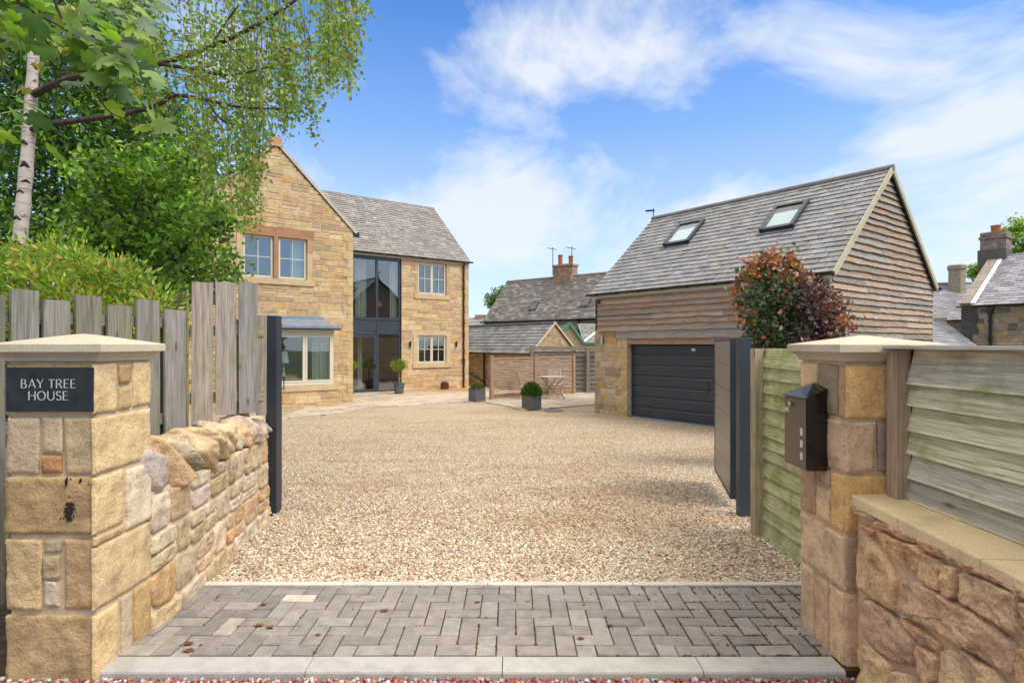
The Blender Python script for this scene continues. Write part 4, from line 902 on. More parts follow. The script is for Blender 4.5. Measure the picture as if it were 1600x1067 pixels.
def window(parent, fr, x0, x1, z0, z1, y, lights=2, bars=(2, 2), fw=.06, sash=.045, mat='cream', sill=True, glass='glass', name='window', gapm=0):
    mb = MB(fr); d0, d1 = y, y + .07
    mb.box(x0, x0 + fw, d0, d1, z0, z1); mb.box(x1 - fw, x1, d0, d1, z0, z1); mb.box(x0 + fw, x1 - fw, d0, d1, z0, z0 + fw); mb.box(x0 + fw, x1 - fw, d0, d1, z1 - fw, z1)
    lw_ = (x1 - x0 - 2 * fw - (lights - 1) * fw * .7) / lights; L_ = []
    for k in range(lights):
        a = x0 + fw + k * (lw_ + fw * .7); L_.append((a, a + lw_))
        if k: mb.box(a - fw * .7, a, d0, d1, z0 + fw, z1 - fw)
    win = mb.build(name, M[mat], parent)
    mb = MB(fr)
    for a, b in L_:
        s0 = d0 - .012; s1 = d0 + .05; za, zb = z0 + fw - .008, z1 - fw + .008; a2, b2 = a - .006, b + .006
        mb.box(a2, a2 + sash, s0, s1, za, zb); mb.box(b2 - sash, b2, s0, s1, za, zb); mb.box(a2 + sash, b2 - sash, s0, s1, za, za + sash); mb.box(a2 + sash, b2 - sash, s0, s1, zb - sash, zb)
        for i in range(1, bars[0]): c_ = a2 + (b2 - a2) * i / bars[0]; mb.box(c_ - .011, c_ + .011, s0 + .006, s1 - .008, za + sash, zb - sash)
        for i in range(1, bars[1]): c_ = za + (zb - za) * i / bars[1]; mb.box(a2 + sash, b2 - sash, s0 + .008, s1 - .006, c_ - .011, c_ + .011)
    mb.build('sash', M[mat], win)
    for a, b in L_:
        mb = MB(fr); yy = d0 + .02; mb.box(a + .02, b - .02, yy, yy + .006, z0 + fw + .02, z1 - fw - .02); mb.build('pane', M[glass], win)
    if sill:
        mb = MB(fr); mb.box(x0 - .02, x1 + .02, y - .05, y + .05, z0 - .03, z0 - .002); mb.build('sill', M[mat], win)
    return win
def sblock(mb, x0, x1, y0, y1, z0, z1, col): mb.box(x0, x1, y0, y1, z0, z1, col)
# ------------------------------------------------------------------ the house
FH = Frame(-5.23, 19.23, math.atan2(.6046, .7965)); RD = 3.28; ZG = -.62
hs = thing('stone_house', 'two-storey honey sandstone house with a front gable wing and tall glazed entrance', 'house', (FH.o[0], FH.o[1], -.4), FH.ang)
wpos_ = lambda y0: (lambda a, b, d: FH.w((a, y0 - d, b)))
EV = 5.18; APX = -2.415; APZ = 7.52
hY = lambda px, py, c=0.: FH.onY(px, py, c)
# front of the gable wing
u0 = hY(379, 365)[0]; u1 = hY(428, 400)[0]; u2 = hY(434.5, 400)[0]; u3 = hY(480, 400)[0]; uz0 = hY(379, 432)[1]; uz1 = hY(379, 364)[1]
m0, m1 = hY(371, 400)[0], hY(488, 400)[0]
BX0, BX1 = -3.55, hY(528.6, 600, -.8)[0]
holes = [(u0 - .16, u3 + .16, uz0 - .17, uz1 + .26), (BX0 + .25, BX1 - .25, .42, 1.75)]
sl = (APZ - EV) / 2.415; nl = math.hypot(sl, 1)
hp = [(sl, 1, APZ + sl * APX), (-sl, 1, APZ - sl * APX)]      # z + sl*(x-APX) <= APZ  and mirrored
hp = [(-sl, 1, APZ - sl * APX), (sl, 1, APZ + sl * APX)]
masonry(hs, 'gable_wall', wpos_(0), -4.83, 0, ZG, APZ, holes, hp, seed=2, quoin=(1, EV))
# side walls
masonry(hs, 'side_wall', lambda a, b, d: FH.w((0 + d, a, b)), 0, RD, ZG, EV, seed=3)
masonry(hs, 'side_wall', lambda a, b, d: FH.w((-4.83 - d, -a, b)), -9.4, 0, ZG, EV, seed=4)
# recessed entrance front
gx0 = 1.12; gx1 = hY(627.3, 450, RD)[0]; gz1 = hY(600, 392, RD)[1]; gz1 = 5.02
wx0, wx1 = hY(652.5, 430, RD)[0], hY(697.5, 430, RD)[0]; uwz1, uwz0 = hY(675, 411.5, RD)[1], hY(675, 460.5, RD)[1]; lwz1, lwz0 = hY(675, 524, RD)[1], hY(675, 567.5, RD)[1]
holes = [(gx0, gx1, -1, gz1), (wx0 - .13, wx1 + .13, uwz0 - .19, uwz1 + .14), (wx0 - .20, wx1 + .20, lwz0 - .22, lwz1 + .20)]
masonry(hs, 'front_wall', wpos_(RD), 0, 6.64, ZG, EV - .02, holes, seed=5, quoin=(0, EV - .1))
DEP = 6.3
masonry(hs, 'end_wall', lambda a, b, d: FH.w((6.64 + d, a, b)), RD, RD + DEP, ZG, 8.0, (), [(-.905, 1, 5.18 - .905 * RD), (.905, 1, 5.18 + .905 * (RD + DEP))], seed=6, lmax=.7, hmax=.3)
mb = MB(FH); mb.box(-4.83, 6.64, RD + DEP - .05, RD + DEP, ZG, EV, (.5, .38, .24)); mb.box(-4.83, 6.6, RD + .35, RD + DEP - .1, 2.12, 2.32, (.4, .4, .4)); mb.box(-4.7, -.05, .35, RD + .35, 2.12, 2.32); mb.mesh([(-4.83, RD, EV - .1), (-4.83, RD + DEP, EV - .1), (-4.83, RD + DEP / 2, EV + 2.8)], [(0, 2, 1)], (.5, .38, .24)); mb.build('rear_wall', M['stone'], hs)
mb = MB(FH); mb.box(-4.75, 6.55, RD + 3.2, RD + 3.3, -.4, 5.1); mb.box(2.95 + .9, 3.0 + .9, RD + .1, RD + 3.2, -.4, 5.1); mb.box(-4.75, -.06, 2.9, 3.0, -.4, 5.0); mb.box(-.08, -.04, .1, RD, -.4, 5.0); mb.build('partition', M['interior'], hs)
mb = MB(FH); mb.box(-4.75, 6.55, .3, RD + DEP - .1, -.46, -.39); mb.build('floor', M['intwood'], hs)
# dressed window surrounds
mb = MB(FH); BRN = (.40, .20, .105); DR = (.56, .41, .23)
z0, z1 = uz0, uz1; pr = .022
xa, xb = u0 - .16, u3 + .16
mb.box(xa - .04, u1 + .03, -pr, .16, z1, z1 + .262, BRN); mb.box(u1 + .035, xb + .05, -pr, .16, z1, z1 + .262, BRN)
mb.box(xa, u0, -pr, .16, z0 + .0, z1 - .003, DR); mb.box(u3, xb, -pr, .16, z1 - .42, z1 - .003, (.47, .27, .14)); mb.box(u3, xb, -pr, .16, z0, z1 - .425, DR)
mb.box(u1, u2, -pr + .004, .16, z0, z1 - .003, BRN); mb.box(xa - .06, xb + .06, -pr - .03, .16, z0 - .172, z0 - .003, DR)
S_ = mb.build('stone_surround', M['cap'], hs)
window(hs, FH, u0, u1, z0, z1, .07, 1, (2, 2), .04); window(hs, FH, u2, u3, z0, z1, .07, 1, (2, 2), .04)
y = RD; pr = -.02
for (za, zb, c) in ((uwz0, uwz1, (.50, .31, .16)), (lwz0, lwz1, (.56, .43, .25))):
    mb = MB(FH); wd = .13 if zb > 3 else .2; t_ = .135 if zb > 3 else .2
    mb.box(wx0 - wd - .05, wx1 + wd + .05, y + pr, y + .15, zb, zb + t_, c); mb.box(wx0 - wd, wx0, y + pr, y + .15, za, zb - .003, c); mb.box(wx1, wx1 + wd, y + pr, y + .15, za, zb - .003, c); mb.box(wx0 - wd - .04, wx1 + wd + .04, y + pr - .03, y + .15, za - .19, za - .003, DR)
    if zb < 3: mb.build('stone_surround', M['cap'], hs); continue
    for s_ in (-1, 1):
        x_ = wx0 - .30 if s_ < 0 else wx1 + .02; mb.box(x_, x_ + .28, y - .026, y + .01, uwz1 - .52, uwz1 - .37, (.54, .40, .22))
    mb.build('stone_surround', M['cap'], hs)
window(hs, FH, wx0, wx1, uwz0, uwz1, RD + .06, 2, (2, 2), .045); window(hs, FH, wx0, wx1, lwz0, lwz1, RD + .06, 2, (2, 2), .045)
gm_ = hY(590, 450, RD)[0]
# curtains and blinds indoors
def curtain(fr, x0, x1, y, z0, z1, mat='curtain', n=None, amp=.03):
    mb = MB(fr); n = n or int((x1 - x0) / .03); 
    for k in range(n):
        a, b = x0 + (x1 - x0) * k / n, x0 + (x1 - x0) * (k + 1) / n; ya, yb = y + amp * math.sin(k * 1.3), y + amp * math.sin((k + 1) * 1.3)
        mb.face([(a, ya, z0), (b, yb, z0), (b, yb, z1), (a, ya, z1)])
    return mb.build('curtain', M[mat], hs)
curtain(FH, u0 + .04, u3 - .04, .35, z0 + .5, z1, 'blind', 4, 0) if False else None
curtain(FH, u2 + .42, u3, .2, uz0 - .1, uz1 + .1)
curtain(FH, gx1 - .40, gx1 - .08, RD + .24, 2.35, 4.85); curtain(FH, gm_ - .78, gm_ - .34, RD + .34, 2.35, 4.85); curtain(FH, gx0 + .1, gx0 + .32, RD + .3, 2.35, 4.85); curtain(FH, gm_ - .62, gm_ - .42, RD + .5, -.38, 2.1)
mb = MB(FH); mb.box(wx0 + .08, wx1 - .08, RD + .16, RD + .17, lwz1 - .22, lwz1 - .03); mb.build('blind', M['blind'], hs)
# glazed entrance screen
th = .08; yy = RD + .06; gm = hY(590, 450, RD)[0]; zs1, zs2 = hY(590, 497.5, RD)[1], hY(590, 520, RD)[1]; zb = -.4
en = MB(FH)
en.box(gx0, gx0 + .09, yy, yy + th, zb, gz1); en.box(gx1 - .09, gx1, yy, yy + th, zb, gz1); en.box(gx0 + .09, gx1 - .09, yy, yy + th, gz1 - .16, gz1); en.box(gm - .045, gm + .045, yy - .004, yy + th, zs1, gz1 - .16)
en.box(gx0 + .09, gx1 - .09, yy - .01, yy + th, zs1 - .06, zs1 + .03); en.box(gx0 + .09, gx1 - .09, yy + .012, yy + th, zs2, zs1 - .06); en.box(gm - .012, gm + .012, yy - .004, yy + .02, zs2, zs1 - .06); en.box(gx0 + .09, gx1 - .09, yy - .006, yy + th, zs2 - .05, zs2 + .015)
dm = hY(588.5, 600, RD)[0]; en.box(dm, dm + .12, yy, yy + th, zb, zs2 - .05); en.box(dm + .12, gx1 - .09, yy, yy + th, zb, zb + .06)
scr = en.build('entrance_screen', M['anth_frame'], hs)
for (a, b, c, d) in ((gx0 + .09, gm - .045, zs1 + .03, gz1 - .16), (gm + .045, gx1 - .09, zs1 + .03, gz1 - .16), (dm + .12, gx1 - .09, zb + .06, zs2 - .05)):
    mb = MB(FH); mb.box(a, b, yy + .035, yy + .045, c, d); mb.build('pane', M['glass'], scr)
mb = MB(FH); dx0 = gx0 + .09; mb.box(dx0, dx0 + .11, yy - .006, yy + .06, zb + .02, zs2 - .06); mb.box(dm - .11, dm, yy - .006, yy + .06, zb + .02, zs2 - .06); mb.box(dx0 + .11, dm - .11, yy - .006, yy + .06, zb + .02, zb + .14); mb.box(dx0 + .11, dm - .11, yy - .006, yy + .06, zs2 - .19, zs2 - .06)
dor = mb.build('door', M['anth_frame'], hs); mb = MB(FH); mb.box(dx0 + .11, dm - .11, yy + .02, yy + .03, zb + .14, zs2 - .19); mb.build('pane', M['glass'], dor)
mb = MB(FH); mb.bar((dm - .17, yy - .045, .68), (dm - .045, yy - .045, .68), (0, .015, 0), (0, 0, .02)); mb.bar((dm - .05, yy - .05, .55), (dm - .05, yy - .05, .72), (.035, 0, 0), (0, .01, 0)); mb.build('handle', M['black'], dor)
mb = MB(FH); mb.box(gm - .75, gm - .2, yy - .03, yy - .012, zs2 - .03, zs2 - .01); mb.build('door_closer', M['steel'], dor)
# table, chairs and things seen through the glass
mb = MB(FH); mb.box(2.75, 3.6, RD + 1.3, RD + 2.1, .28, .33); mb.box(2.8, 2.86, RD + 1.35, RD + 1.41, -.39, .28); mb.box(3.5, 3.56, RD + 1.35, RD + 1.41, -.39, .28); mb.build('hall_table', M['red'], hs)
mb = MB(FH); mb.lathe((gm + .42, RD + .8, 3.02), [(.14, 0), (.16, .05), (.09, .24), (.02, .25)], 12); mb.build('orange_lamp', m_flat('orange_shade', (.75, .24, .06), .6), hs)
mb = MB(FH)
for k in range(7): mb.box(gx0 + .1 + k * .17, gx0 + .12 + k * .17, RD + .9, RD + .92, 2.35, 3.25)
mb.box(gx0, gm + .1, RD + .88, RD + .94, 3.25, 3.3); mb.build('banister', M['black'], hs)
# bay window
by0 = -.8; bw0 = BX0 + .06; bw1 = hY(521, 560, -.76)[0]; bz0 = hY(480, 600, -.76)[1]; bz1 = hY(480, 521, -.76)[1]
masonry(hs, 'bay_wall', lambda a, b, d: FH.w((a, by0 - d, b)), BX0, BX1, ZG, bz0 - .2, seed=7)
masonry(hs, 'bay_wall', lambda a, b, d: FH.w((BX1 + d, a, b)), by0, 0, ZG, bz0 - .2, seed=8); masonry(hs, 'bay_wall', lambda a, b, d: FH.w((BX0 - d, -a, b)), 0, -by0, ZG, bz0 - .2, seed=9)
mb = MB(FH); c = BX0 - .03
while c < BX1 + .02:
    e_ = min(c + 1.15, BX1 + .03); mb.box(c, e_ - .006, by0 - .05, .0, bz0 - .20, bz0 - .035, DR); c += 1.15
mb.build('stone_sill', M['cap'], hs)
window(hs, FH, bw0, bw1, bz0, bz1, by0 + .04, 3, (1, 1), .07, .05)
for x_ in (bw0, bw1 - .07):
    mb = MB(FH); mb.box(x_, x_ + .07, by0 + .11, -.005, bz0, bz0 + .07); mb.box(x_, x_ + .07, by0 + .11, -.005, bz1 - .07, bz1); mb.box(x_, x_ + .07, -.075, -.005, bz0 + .07, bz1 - .07); sw = mb.build('window', M['cream'], hs)
    mb = MB(FH); mb.box(x_ + .03, x_ + .036, by0 + .11, -.075, bz0 + .07, bz1 - .07); mb.build('pane', M['glass'], sw)
mb = MB(FH); mb.box(bw0 - .02, bw1 + .02, by0 + .02, 0, bz1 + .002, bz1 + .12); mb.build('fascia', M['offwhite'], hs)
mb = MB(FH); zt_ = bz1 + .12; x0, x1 = bw0 - .13, bw1 + .15
vs = [(x0, by0 - .12, zt_), (x1, by0 - .12, zt_), (x1, 0, zt_), (x0, 0, zt_), (x0, by0 - .12, zt_ + .10), (x1, by0 - .12, zt_ + .10), (x1 - .28, -.02, zt_ + .33), (x0 + .28, -.02, zt_ + .33), (x1, -.02, zt_ + .1), (x0, -.02, zt_ + .1)]
mb.mesh(vs, [(0, 3, 2, 1), (0, 1, 5, 4), (4, 5, 6, 7), (1, 2, 8, 5), (5, 8, 6), (0, 4, 9, 3), (4, 7, 9)]); 
mb.box(x0 + .2, x1 - .2, -.05, -.005, zt_ + .32, zt_ + .42); br_ = mb.build('bay_roof', M['lead'], hs)
gutter(hs, FH, (x0, by0 - .12, zt_ + .03), (x1 + .03, by0 - .12, zt_ + .03), .04, brackets=4)
# bay interior: curtain, lamp and picture frame
curtain(FH, bw1 - .60, bw1 - .14, by0 + .22, bz0, bz1)
mb = MB(FH); lx = hY(444, 560, by0 + .3)[0]; lz = hY(444, 567, by0 + .3)[1]; mb.lathe((lx, by0 + .35, lz), [(.16, 0), (.10, .34)], 16); mb.lathe((lx, by0 + .35, lz - .4), [(.08, 0), (.03, .1), (.02, .4)], 12); mb.build('table_lamp', M['blind'], hs)
mb = MB(FH); px_ = hY(453, 590, by0 + .4)[0]; mb.bar((px_, by0 + .22, bz0 + .02), (px_, by0 + .3, bz0 + .28), (.36, 0, 0), (0, .02, 0)); mb.build('picture_frame', M['intwood'], hs)
# roofs
s45 = Vector((2.415, 0, APZ - EV)).normalized(); lnw = math.hypot(2.415, APZ - EV)
HSL = [(.23, .20, .175), (.25, .22, .195), (.20, .175, .155), (.29, .255, .225), (.23, .19, .16), (.26, .225, .19)]
ov = .02
r1 = slates(hs, 'wing_roof', FH, (0, .0, EV + .02), (0, 1, 0), (-s45.x, 0, s45.z), RD + 3.1, lnw, (.26, .17), HSL, 21)
slates(hs, 'wing_roof', FH, (-4.83, RD + 3.1, EV + .02), (0, -1, 0), (s45.x, 0, s45.z), RD + 3.1, lnw, (.26, .17), HSL, 22)
s2 = Vector((0, DEP / 2, 2.85)).normalized(); ln2 = math.hypot(DEP / 2, 2.85)
rz_ = EV + 2.85
slates(hs, 'main_roof', FH, (-4.83, RD - .14, EV - .07), (1, 0, 0), tuple(s2), 4.83 + 6.68, ln2 + .18, (.27, .165), HSL, 23, wj=.3)
slates(hs, 'main_roof', FH, (6.68, RD + DEP + .1, EV - .07), (-1, 0, 0), (0, -s2.y, s2.z), 4.83 + 6.68, ln2 + .1, (.27, .2), HSL, 24)
mb = MB(FH); x = -4.83
while x < 6.68:
    mb.tube([(x + .004, RD + DEP / 2, rz_ + .01), (min(x + .44, 6.70), RD + DEP / 2, rz_ + .01)], .075, 10, jit((.17, .155, .14), .1)); x += .45
mb.build('ridge_tile', M['slate'], hs)
# gable copings, kneeler and apex stone
mb = MB(FH)
for sgn in (-1, 1):
    n = 5; e0 = Vector((APX + sgn * 2.50, -.0, EV - .06)); e1 = Vector((APX, -.0, APZ + .05))
    for k in range(n):
        a, b = e0.lerp(e1, k / n + .001), e0.lerp(e1, (k + 1) / n - .001); nrm = Vector((sgn * s45.z, 0, s45.x)).normalized()
        mb.bar(tuple(a + nrm * .05 + Vector((0, .10, 0))), tuple(b + nrm * .05 + Vector((0, .10, 0))), (0, .30, 0), tuple(nrm * .09), jit((.52, .45, .34), .05))
mb.box(APX - .15, APX + .15, -.06, .28, APZ + .02, APZ + .26, (.50, .27, .13)); mb.box(APX - .19, APX + .19, -.07, .3, APZ - .02, APZ + .03, (.50, .36, .2)); mb.build('gable_coping', M['cap'], hs)
mb = MB(FH); mb.box(gx0 - 1.1, 6.66, RD - .03, RD - .002, EV - .19, EV - .05); mb.build('fascia', M['offwhite'], hs)
gutter(hs, FH, (.02, RD - .08, EV - .06), (6.78, RD - .08, EV - .06), .06, brackets=7)
mb = MB(FH); dpx = hY(724.5, 500, RD - .06)[0]; mb.tube([(dpx, RD - .12, EV - .14), (dpx, RD - .07, EV - .3), (dpx, RD - .07, -.55)], .036, 10)
for z in (3.9, 2.4, .8): mb.box(dpx - .055, dpx + .055, RD - .11, RD - .02, z, z + .05)
mb.build('downpipe', M['black'], hs)
mb = MB(FH); mb.tube([(.10, -.02, EV - .07), (.10, RD - .3, EV - .07)], .055, 10); mb.box(.02, .22, -.03, .0, EV - .16, EV + .0); mb.build('gutter', M['black'], hs)
for p in ((641, 538), (713, 538)):
    x_, z_ = hY(*p, RD - .05); mb = MB(FH); mb.tube([(x_, RD - .07, z_ - .13), (x_, RD - .07, z_ + .13)], .035, 10); mb.box(x_ - .03, x_ + .03, RD - .06, RD - .01, z_ - .04, z_ + .04); mb.build('wall_lamp', M['black'], hs)
# ------------------------------------------------------------------ the garage
FG = Frame(2.324, 16.42, math.atan2(-.7965, .6046)); GL_ = 6.36; GD = 5.35; GE = 2.93; GR = 5.34
ga = thing('timber_garage', 'garage with slate roof, waney timber cladding and anthracite sectional door', 'garage', (FG.o[0], FG.o[1], -.4), FG.ang)
gY = lambda px, py, c=0.: FG.onY(px, py, c)
pz = gY(940, 516)[1]; pw = gY(980.5, 600)[0]; dz1 = gY(1000, 538)[1]; lz0, lz1 = 1.52, 1.93
masonry(ga, 'stone_pier', lambda a, b, d: FG.w((a, -d, b)), 0, pw, ZG, pz, seed=31, quoin=(1, pz), cols=HS + [(.5, .28, .10), (.34, .25, .17)])
mb = MB(FG); mb.box(pw - .004, pw + .004, 0.0, .16, ZG, dz1, (.5, .38, .24)); mb.box(.0, .006, .0, GD, ZG, pz, (.5, .38, .24)); mb.box(0, .5, .0, .14, pz, pz + .005, (.5, .38, .24)); mb.build('pier_return', M['stone'], ga)
masonry(ga, 'stone_pier', lambda a, b, d: FG.w((a, -d, b)), 4.9, GL_, ZG, pz, seed=32)
# door
DX1 = 4.9; n = 7; h_ = (dz1 + .4) / n; mb = MB(FG)
for k in range(n):
    z0 = -.4 + k * h_; mb.mesh([(pw, .16, z0 + .004), (DX1, .16, z0 + .004), (DX1, .145, z0 + .03), (pw, .145, z0 + .03), (DX1, .145, z0 + h_ - .03), (pw, .145, z0 + h_ - .03), (DX1, .16, z0 + h_ - .004), (pw, .16, z0 + h_ - .004)], [(0, 1, 2, 3), (3, 2, 4, 5), (5, 4, 6, 7)])
mb.box(pw, DX1, .17, .19, -.42, dz1); gd = mb.build('garage_door', M['anthracite'], ga)
bx, bz = gY(1083.5, 546.5, .14); mb = MB(FG); mb.box(bx - .05, bx + .05, .138, .146, bz - .03, bz + .03); mb.build('maker_badge', M['steel'], gd)
mb = MB(FG); mb.box(pw, DX1, .06, .15, -.43, -.385); mb.build('threshold', M['lead'], ga)
# lintels
mb = MB(FG); a, z0 = gY(963, 529, -.05); z1 = gY(963, 514, -.05)[1]; b = gY(1300, 509)[0]
mb.bar((a, -.02, (z0 + z1) / 2), (GL_ - .3, -.02, (z0 + z1) / 2), (0, 0, z1 - z0), (0, .07, 0), (.36, .32, .28)); mb.build('oak_lintel', M['clad'], ga)
mb = MB(FG); mb.bar((pw - .02, .04, (dz1 + z0) / 2), (DX1 + .02, .04, (dz1 + z0) / 2), (0, 0, z0 - dz1 - .004), (0, .1, 0), (.38, .26, .18)); mb.build('inner_lintel', M['clad'], ga)
# waney boards
def boards(name, fr, posf, a0f, a1f, zs, seed, xlim=None):
    rr = random.Random(seed); mb = MB()
    for i in range(len(zs) - 1):
        z0, z1 = zs[i], zs[i + 1]; A, B = a0f(z0), a1f(z0); A2, B2 = a0f(z1), a1f(z1)
        if B - A < .05: continue
        cuts = [A]; 
        while cuts[-1] < B - 2.2: cuts.append(cuts[-1] + rr.uniform(1.4, 2.6))
        cuts.append(B)
        for c0, c1 in zip(cuts, cuts[1:]):
            sd_ = rr.uniform(0, 90); wav = rr.uniform(.010, .022); n = max(6, int((c1 - c0) / .05)); c = rr.choice([(.38, .30, .245), (.33, .27, .225), (.42, .32, .25), (.36, .27, .21), (.31, .265, .23)]); f = rr.uniform(.85, 1.15)
            grey = tuple(q * f for q in c); org = (.60 * f, .33 * f, .17 * f); uo = rr.uniform(0, 60), rr.uniform(0, 60); rag = rr.uniform(.15, .5)
            for k in range(n):
                x0, x1 = c0 + (c1 - c0) * k / n + (.002 if k == 0 else 0), c0 + (c1 - c0) * (k + 1) / n - (.002 if k == n - 1 else 0)
                def col_(x): return z0 + wav * nz(x * 2.2, sd_) + .4 * wav * nz(x * 9, sd_)
                fa = lambda x, z: min(max(x, a0f(z)), a1f(z))
                zb0, zb1 = col_(x0), col_(x1); zt0, zt1 = z1 + .02, z1 + .02; zm = z1 - .02 - (z1 - z0) * .28 * (1 + .9 * nz(x0 * 1.7, sd_ + 3)) * rag * 2
                zm2 = z1 - .02 - (z1 - z0) * .28 * (1 + .9 * nz(x1 * 1.7, sd_ + 3)) * rag * 2
                D = lambda z: .022 + .050 * (1 - (z - z0) / (z1 - z0 + .02)) - .012
                P = lambda x, z, e=0: posf(fa(x, z), z, D(z) + e)
                U = lambda x, z: (uo[0] + x, uo[1] + z)
                mb.face([P(x0, zb0), P(x1, zb1), P(x1, zm2), P(x0, zm)], grey, [U(x0, zb0), U(x1, zb1), U(x1, zm2), U(x0, zm)], raw=True)
                mb.face([P(x0, zm), P(x1, zm2), P(x1, zt1), P(x0, zt0)], org if rag > .17 else grey, [U(x0, zm), U(x1, zm2), U(x1, zt1), U(x0, zt0)], raw=True)
                mb.face([P(x0, zb0, -.024), P(x1, zb1, -.024), P(x1, zb1), P(x0, zb0)], (.30, .17, .10), [U(x0, 0), U(x1, 0), U(x1, .02), U(x0, .02)], raw=True)
    return mb.build(name, M['clad'], ga)
zs = [pz - .03]; rr = random.Random(77)
while zs[-1] < GE - .16: zs.append(zs[-1] + rr.uniform(.125, .165))
boards('front_cladding', FG, lambda a, z, d: FG.w((a, -.03 - d, z)), lambda z: .30 if z < pz + .35 and False else .16, lambda z: GL_ - .02, zs, 41)
slp = (GR - GE) / (GD / 2)
zs = [-.1]; 
while zs[-1] < GR - .1: zs.append(zs[-1] + rr.uniform(.128, .158))
boards('gable_cladding', FG, lambda a, z, d: FG.w((GL_ + .0 + d, a, z)), lambda z: max(0, (z - GE) / slp), lambda z: min(GD, GD - (z - GE) / slp), zs, 42)
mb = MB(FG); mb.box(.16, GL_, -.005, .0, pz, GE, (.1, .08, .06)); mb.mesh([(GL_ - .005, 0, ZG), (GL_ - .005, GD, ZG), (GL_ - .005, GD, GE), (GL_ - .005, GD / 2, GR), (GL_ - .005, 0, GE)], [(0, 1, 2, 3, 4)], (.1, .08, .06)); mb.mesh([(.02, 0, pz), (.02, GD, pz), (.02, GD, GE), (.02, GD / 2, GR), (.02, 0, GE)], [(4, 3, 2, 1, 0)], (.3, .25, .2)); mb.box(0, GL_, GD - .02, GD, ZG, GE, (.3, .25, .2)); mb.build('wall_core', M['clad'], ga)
mb = MB(FG); mb.bar((GL_ + .015, -.035, 1.0), (GL_ + .015, -.035, GE - .03), (.05, 0, 0), (0, .05, 0), (.50, .42, .30)); mb.bar((GL_ + .02, GD + .015, -.2), (GL_ + .02, GD + .015, GE - .05), (.05, 0, 0), (0, .04, 0), (.50, .42, .30)); mb.build('corner_trim', M['cap'], ga)
# roof
oh = .10; sl_ = Vector((0, GD / 2, GR - GE)).normalized(); lg = math.hypot(GD / 2, GR - GE); EX = .16
GSL = [(.245, .235, .225), (.265, .255, .245), (.225, .215, .205), (.28, .265, .25), (.25, .24, .23), (.26, .235, .20)]
def roofxy(px, py):                                     # pixel -> (x, distance up the slope) on the front roof plane
    rr_ = FG._r(px); o_ = FG._o(); z0 = GE + .03
    # plane: (z-z0)*sl_.y - (y)*sl_.z = 0 ; ray: y = oy + ry t ; z = EYE - k t
    k = (py - HY) / FPX; t_ = ((EYE - z0) * sl_.y - o_[1] * sl_.z) / (k * sl_.y + rr_[1] * sl_.z); return (o_[0] + rr_[0] * t_, (o_[1] + rr_[1] * t_) / sl_.y)
sky_ = []
for quad in (((1035, 386), (1075, 381), (1105, 346.5), (1067, 352)), ((1185.5, 364), (1238, 357), (1269, 316), (1216, 326))):
    q = [roofxy(*p) for p in quad]; sky_.append((min(q[0][0], q[3][0]) * .5 + max(q[0][0], q[3][0]) * .5, (q[1][0] + q[2][0]) / 2, (q[0][1] + q[1][1]) / 2, (q[2][1] + q[3][1]) / 2))
print('roof windows', sky_)
rfm = slates(ga, 'roof', FG, (-.14, -oh, GE + .03 - oh * slp), (1, 0, 0), tuple(sl_), GL_ + .14 + .10, lg + oh * 1.35, (.27, .185), GSL, 51, wj=.04)
slates(ga, 'roof', FG, (GL_ + .10, GD + oh, GE + .03 - oh * slp), (-1, 0, 0), (0, -sl_.y, sl_.z), GL_ + .24, lg + oh * 1.35, (.27, .2), GSL, 52)
mb = MB(FG); x = -.16
while x < GL_ + .1:
    e_ = min(x + .45, GL_ + .15); mb.tube([(x + .003, GD / 2, GR + .05), (e_ - .003, GD / 2, GR + .05)], .07, 10, jit((.23, .21, .18), .1)); x += .45
mb.build('ridge_tile', M['slate'], ga)
# barge boards
mb = MB(FG)
for y0, sg_ in ((-.10, 1), (GD + .10, -1)):
    a = Vector((GL_ + .12, y0, GE - .10 * slp + .015)); b = Vector((GL_ + .12, GD / 2, GR + .015)); nrm = Vector((0, -sg_ * sl_.z, sl_.y))
    mb.bar(tuple(a), tuple(b), tuple(nrm * .12), (.035, 0, 0), (.50, .42, .29)); mb.bar(tuple(a + Vector((-.06, 0, -.0))), tuple(b + Vector((-.06, 0, -.0))), (.11, 0, 0), tuple(nrm * .02), (.50, .42, .29))
mb.build('barge_board', M['cap'], ga)
mb = MB(FG); mb.box(0.08, GL_ + .05, -.075, -.055, GE - .17, GE - .03); mb.box(.02, .08, -.075, .1, GE - .17, GE - .03); mb.build('fascia', M['offwhite'], ga)
gutter(ga, FG, (-.18, -.07, GE - .03), (GL_ + .12, -.07, GE - .03), .06, brackets=9)
gutter(ga, FG, (GL_ + .2, GD + .07, GE - .03), (-.1, GD + .07, GE - .03), .06, out_=(0, 1, 0))
mb = MB(FG); mb.box(GL_ - .25, GL_ - .1, -.15, -.06, GE - .3, GE - .12); mb.tube([(GL_ - .17, -.1, GE - .28), (GL_ - .17, -.08, -.3)], .035, 8); mb.build('downpipe', M['black'], ga)
